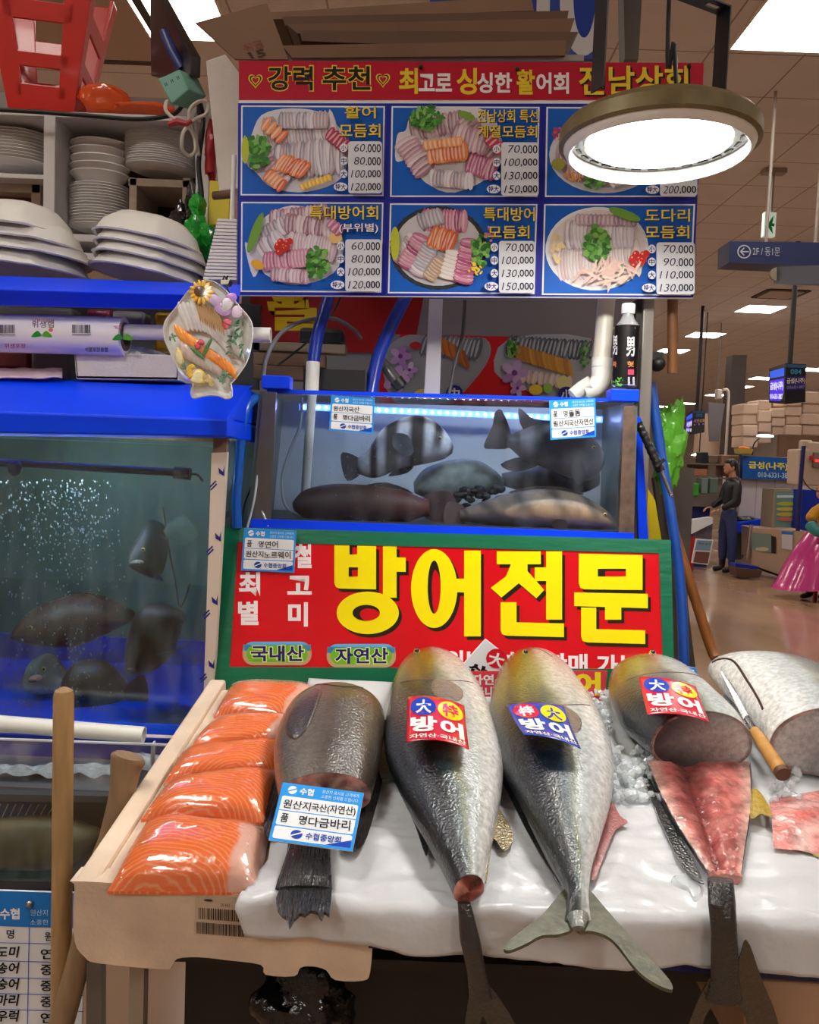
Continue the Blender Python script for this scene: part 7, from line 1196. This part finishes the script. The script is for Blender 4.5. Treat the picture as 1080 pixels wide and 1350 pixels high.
mb = MB(); mb.qbox([(911, 686), (940, 682), (940, 690), (912, 704)], 12.6, .2); solo('white_sheet', 'white sheet folded over the dark blue counter block', 'sheet', mb, M('card_white'), smooth=False)
for lab, x0, y0, x1, y1, Y, c in (('stack of beige trays on the far counter', 912, 612, 934, 628, 13.5, (172, 150, 130)), ('orange brown carton on the far counter below the beige trays', 914, 618, 933, 628, 13.3, (168, 116, 84)), ('large brown carton behind the head of the standing man', 951, 600, 974, 628, 13.6, (150, 112, 84)), ('clear water container on the far counter beside the man', 925, 630, 934, 651, 13.1, (122, 140, 136)), ('greenish clear container next to the man elbow', 936, 630, 947, 651, 13.1, (104, 128, 116)), ('black monitor on the far counter', 924, 596, 934, 611, 13.7, (26, 24, 26)), ('bright green pack on the far counter edge', 912, 637, 922, 654, 13.0, (50, 150, 40)), ('small blue sign on the far counter', 904, 616, 912, 629, 13.4, (40, 110, 180)), ('dark crate low on the far counter', 902, 645, 914, 660, 13.3, (34, 32, 34)), ('tan sack on the far counter under the disc lamp', 934, 600, 948, 611, 13.7, (120, 100, 84))):
    mb = MB(); mb.wbox(x0, y0, x1, y1, Y, .25); solo('counter_item', lab, lab.split()[2] if 'tray' not in lab else 'tray', mb, M('item_%d_%d' % (c[0], x0), c, .5, var=.15, vs=6), smooth=False, bevel=.015)
mb = MB(); mb.wbox(900, 652, 948, 668, 13.05, .7); solo('far_counter', 'far counter top loaded with containers beside the man', 'counter', mb, M('counter_grey', (110, 100, 96), .5), smooth=False)
t = thing('far_rack', 'thin grey rack of shelves behind the far counter', 'rack', P(938, 750, 13.8))
for y in (629, 611): mb = MB(); mb.wbox(896, y, 976, y + 2, 13.25, .7); part('shelf', mb, M('counter_grey'), t, smooth=False)
for x in (898, 974): mb = MB(); a = P(x, 611, 13.8); mb.tube([a, V((a.x, a.y, 0))], .02, 6); part('upright', mb, M('counter_grey'), t)
# scale machine
t = thing('weighing_scale', 'beige boxy scale with a red display at the picture edge', 'scale', P(1070, 640, 9.0)); mb = MB(); mb.qbox([(1054, 592), (1110, 590), (1110, 642), (1053, 640)], 9.0, .3); bd = part('body', mb, M('scale_beige', (186, 166, 146), .5, var=.05), t, smooth=False, bevel=.02); mb = MB(); mb.wbox(1058, 580, 1072, 594, 9.05, .1); mb.wbox(1066, 583, 1100, 596, 9.0, .1); part('handle', mb, M('scale_beige'), t, smooth=False, bevel=.02)
mb = MB(); mb.wbox(1073, 597, 1100, 616, 8.97, .04); part('display', mb, M('scale_grey', (120, 112, 106), .4), bd, smooth=False); mb = MB(); mb.wbox(1076, 606, 1086, 609, 8.95, .03); part('display_digits', mb, M('red_glow', (255, 50, 50), .5, emit=1.5), bd, smooth=False); mb = MB(); mb.wbox(1069, 601, 1073, 607, 8.96, .03); part('red_key', mb, M('red_key', (180, 30, 36), .5), bd, smooth=False)
hose('dark_strap', 'navy strap hanging beside the beige scale', 'strap', [(1060, 588, 8.9), (1057, 620, 8.9), (1054, 660, 8.9), (1052, 700, 8.9)], .022, M('navy_rail'))
hose('black_cable', 'thin black cable from the beige scale', 'cable', [(1055, 612, 8.92), (1058, 630, 8.92), (1068, 644, 8.92), (1082, 648, 8.92)], .006, BR)
# ------------------------------------------------------------------ people
def limb_body(name, segs, mat, root, sub=2):
    """one skinned surface: segs = [(point, radius x, radius y, parent index)]"""
    me = bpy.data.meshes.new(name); org = root.location; me.from_pydata([V(s[0]) - org for s in segs], [(s[3], i) for i, s in enumerate(segs) if s[3] is not None], []); me.materials.append(mat)
    o = bpy.data.objects.new(name, me); COL.objects.link(o); o.parent = root; sk = o.modifiers.new('skin', 'SKIN'); lay = me.skin_vertices[0] if me.skin_vertices else None
    if lay is None:
        bm = __import__('bmesh').new(); bm.from_mesh(me); bm.verts.layers.skin.verify(); bm.to_mesh(me); bm.free(); lay = me.skin_vertices[0]
    for i, s in enumerate(segs): lay.data[i].radius = (s[1], s[2]); lay.data[i].use_root = s[3] is None
    sk.use_smooth_shade = True; sk.branch_smoothing = .6; d = o.modifiers.new('u', 'SUBSURF'); d.levels = sub; d.render_levels = sub; return o
SKN = M('skin', (186, 132, 108), .5); HAIR = M('black_hair', (16, 14, 14), .4)
def head(root, c, face, s=1.0, hair='short'):
    """c: centre of head, face: unit direction the face looks (flat)"""
    f = V(face).normalized(); r = f.cross(V((0, 0, 1))); m = Matrix((r, f, V((0, 0, 1)))).transposed(); mb = MB()
    mb.ell(c, (.074 * s, .095 * s, .115 * s), m, 24, 18); mb.ell(c + m @ V((0, .045, -.055)) * s, (.05 * s, .052 * s, .058 * s), m, 16, 12); mb.ell(c + m @ V((0, .098, -.012)) * s, (.014 * s, .018 * s, .026 * s), m, 10, 8)
    for sx in (-1, 1): mb.ell(c + m @ V((.074 * sx, -.005, -.01)) * s, (.01 * s, .02 * s, .032 * s), m, 8, 8); mb.ell(c + m @ V((.03 * sx, .084, .012)) * s, (.014 * s, .01 * s, .007 * s), m, 8, 6)
    mb.ell(c + m @ V((0, .09, -.062)) * s, (.024 * s, .01 * s, .008 * s), m, 10, 6); h = part('head', mb, SKN, root); mb = MB()
    for sx in (-1, 1): mb.ell(c + m @ V((.03 * sx, .094, .010)) * s, (.008 * s, .004 * s, .005 * s), m, 8, 6)
    part('eye', mb, EYEB, h); mb = MB(); N = 24
    mb.ell(c + m @ V((0, -.018, .022)) * s, (.083 * s, .098 * s, .108 * s), m, 24, 16); mb.ell(c + m @ V((0, .03, .075)) * s, (.066 * s, .06 * s, .048 * s), m, 18, 12)
    if hair == 'long': mb.ell(c + m @ V((0, -.06, -.10)) * s, (.085 * s, .06 * s, .17 * s), m, 20, 14)
    part('hair', mb, HAIR, h)
def hand(root, w, d, up, mat=SKN, s=1.0):
    """w: wrist; d: direction of the fingers; up: back of hand"""
    d = V(d).normalized(); up = V(up).normalized(); r = d.cross(up).normalized(); up = r.cross(d)
    sg = [(w, .022 * s, .016 * s, None), (w + d * .05 * s, .034 * s, .015 * s, 0), (w + d * .085 * s, .036 * s, .014 * s, 1)]
    for i, (o, L) in enumerate(((-.030, .062), (-.010, .075), (.010, .070), (.030, .055))):
        a = w + (d * .09 + r * o) * s; b = a + (d * L * .5 - up * .012) * s; e = b + (d * L * .35 - up * .03) * s; k = len(sg); sg += [(a, .010 * s, .010 * s, 2), (b, .009 * s, .009 * s, k), (e, .008 * s, .008 * s, k + 1)]
    k = len(sg); sg += [(w + (d * .035 - r * .04) * s, .012 * s, .012 * s, 1), (w + (d * .065 - r * .055 - up * .015) * s, .010 * s, .010 * s, k)]
    return limb_body('hand', sg, mat, root, 1)
# standing man in a dark quilted jacket, in profile
MY = 12.6; g = P(958, 756, MY); gx, gy = g.x, g.y; H = 1.74
man = thing('person', 'man in black quilted jacket and jeans standing in profile at the far counter', 'person', (gx, gy, 0))
pt_ = lambda dx, dy, z: V((gx + dx, gy + dy, z))
limb_body('trousers', [(pt_(0, 0, .92), .15, .13, None), (pt_(-.01, -.08, .84), .105, .10, 0), (pt_(.02, -.09, .48), .075, .075, 1), (pt_(.03, -.09, .16), .062, .062, 2), (pt_(-.03, .08, .84), .105, .10, 0), (pt_(-.05, .09, .48), .075, .075, 4), (pt_(-.04, .1, .16), .062, .062, 5), (pt_(0, 0, 1.0), .15, .13, 0)], M('denim', (44, 56, 106), .7, var=.15, vs=12), man)
limb_body('boot', [(pt_(.03, -.09, .36), .062, .062, None), (pt_(.03, -.09, .10), .05, .05, 0), (pt_(.02, -.09, .055), .052, .05, 1), (pt_(-.12, -.10, .035), .045, .03, 2)], M('rubber_boot', (18, 18, 22), .4), man); limb_body('boot', [(pt_(-.04, .1, .36), .062, .062, None), (pt_(-.04, .1, .10), .05, .05, 0), (pt_(-.05, .1, .055), .052, .05, 1), (pt_(-.19, .09, .035), .045, .03, 2)], M('rubber_boot'), man)
JK = M('quilted_jacket', (24, 26, 36), .45, bump=.6, bs=1, stretch=(2, 2, 26))
limb_body('jacket', [(pt_(.01, 0, .98), .16, .15, None), (pt_(.01, 0, 1.15), .165, .155, 0), (pt_(.02, 0, 1.32), .16, .18, 1), (pt_(.01, 0, 1.43), .10, .14, 2), (pt_(0, 0, 1.49), .065, .065, 3),
    (pt_(.02, -.19, 1.38), .075, .075, 2), (pt_(-.02, -.22, 1.10), .06, .06, 5), (pt_(-.20, -.16, .98), .045, .045, 6), (pt_(.0, .19, 1.38), .075, .075, 2), (pt_(-.06, .22, 1.10), .06, .06, 8), (pt_(-.24, .14, 1.0), .045, .045, 9)], JK, man)
hand(man, pt_(-.21, -.155, .975), (-1, .25, -.25), (-.3, -.3, 1)); hand(man, pt_(-.25, .135, .995), (-1, -.25, -.25), (-.3, .3, 1))
mb = MB(); mb.tube([pt_(0, 0, 1.46), pt_(-.02, 0, 1.55)], .055, 14); part('neck', mb, SKN, man); head(man, pt_(-.04, 0, 1.625), (-1, -.15, 0))
# stooping woman in a magenta apron at the edge
WY = 10.2; g = P(1084, 790, WY); gx, gy = g.x, g.y
wo = thing('person', 'person in magenta apron and mustard top with teal sleeves seated at the edge', 'person', (gx, gy, 0))
limb_body('top', [(pt_(.05, 0, .80), .19, .16, None), (pt_(.02, 0, 1.0), .17, .16, 0), (pt_(-.02, 0, 1.16), .16, .17, 1), (pt_(-.04, 0, 1.25), .09, .09, 2), (pt_(-.20, -.10, 1.12), .075, .075, 2), (pt_(-.31, -.16, .98), .07, .07, 4), (pt_(.05, -.2, 1.1), .07, .07, 2), (pt_(.12, -.25, .9), .06, .06, 6)], M('mustard_knit', (196, 140, 30), .8, var=.1, vs=30), wo)
limb_body('sleeve_cover', [(pt_(-.31, -.16, .97), .078, .078, None), (pt_(-.27, -.26, .86), .07, .07, 0), (pt_(-.12, -.36, .84), .052, .052, 1)], M('teal_sleeve', (50, 136, 136), .5), wo); hand(wo, pt_(-.11, -.37, .84), (1, -.2, -.15), (0, -.3, 1))
mb = MB(); R_ = []
for z, rx, ry, cx in ((.90, .20, .20, .03), (.80, .25, .24, 0), (.62, .33, .30, -.03), (.42, .40, .34, -.07), (.24, .46, .36, -.10), (.16, .49, .37, -.12)): R_.append([pt_(cx + rx * math.cos(a) * (1 + .03 * math.sin(5 * a)), ry * math.sin(a), z + .05 * math.cos(a) * (z < .3)) for a in [2 * math.pi * j / 36 for j in range(36)]])
mb.loft(R_, cap=False); part('apron', mb, M('magenta_vinyl', (196, 44, 130), .22, coat=.4, bump=.4, bs=6), wo, ang=80); mb = MB(); mb.grid(8, 8, lambda u, v: pt_(-.14 + .26 * u, -.18 - .012 * math.sin(3.1 * u), .86 + .34 * v)); part('apron_bib', mb, M('magenta_vinyl'), wo, solid=.01)
mb = MB(); mb.tube([pt_(-.04, 0, 1.22), pt_(-.07, -.02, 1.30)], .05, 12); part('neck', mb, SKN, wo); head(wo, pt_(-.09, -.03, 1.37), (-.9, -.4, 0), 1, 'long')
for dx in (-.16, .06): limb_body('boot', [(pt_(dx + .02, 0, .30), .06, .06, None), (pt_(dx, 0, .10), .052, .052, 0), (pt_(dx, 0, .05), .052, .048, 1), (pt_(dx - .13, -.05, .035), .045, .03, 2)], M('rubber_boot'), wo)
mb = MB(); 
t = thing('plastic_stool', 'low red plastic stool beneath the person in the magenta apron', 'stool', (gx + .1, gy + .02, 0)); mb.box(pt_(.1, .02, .33), (.3, .3, .04)); part('seat', mb, RP, t, smooth=False, bevel=.01)
for sx in (-1, 1):
    for sy in (-1, 1): mb = MB(); mb.box(pt_(.1 + .12 * sx, .02 + .12 * sy, .16), (.04, .04, .32)); part('leg', mb, RP, t, smooth=False)
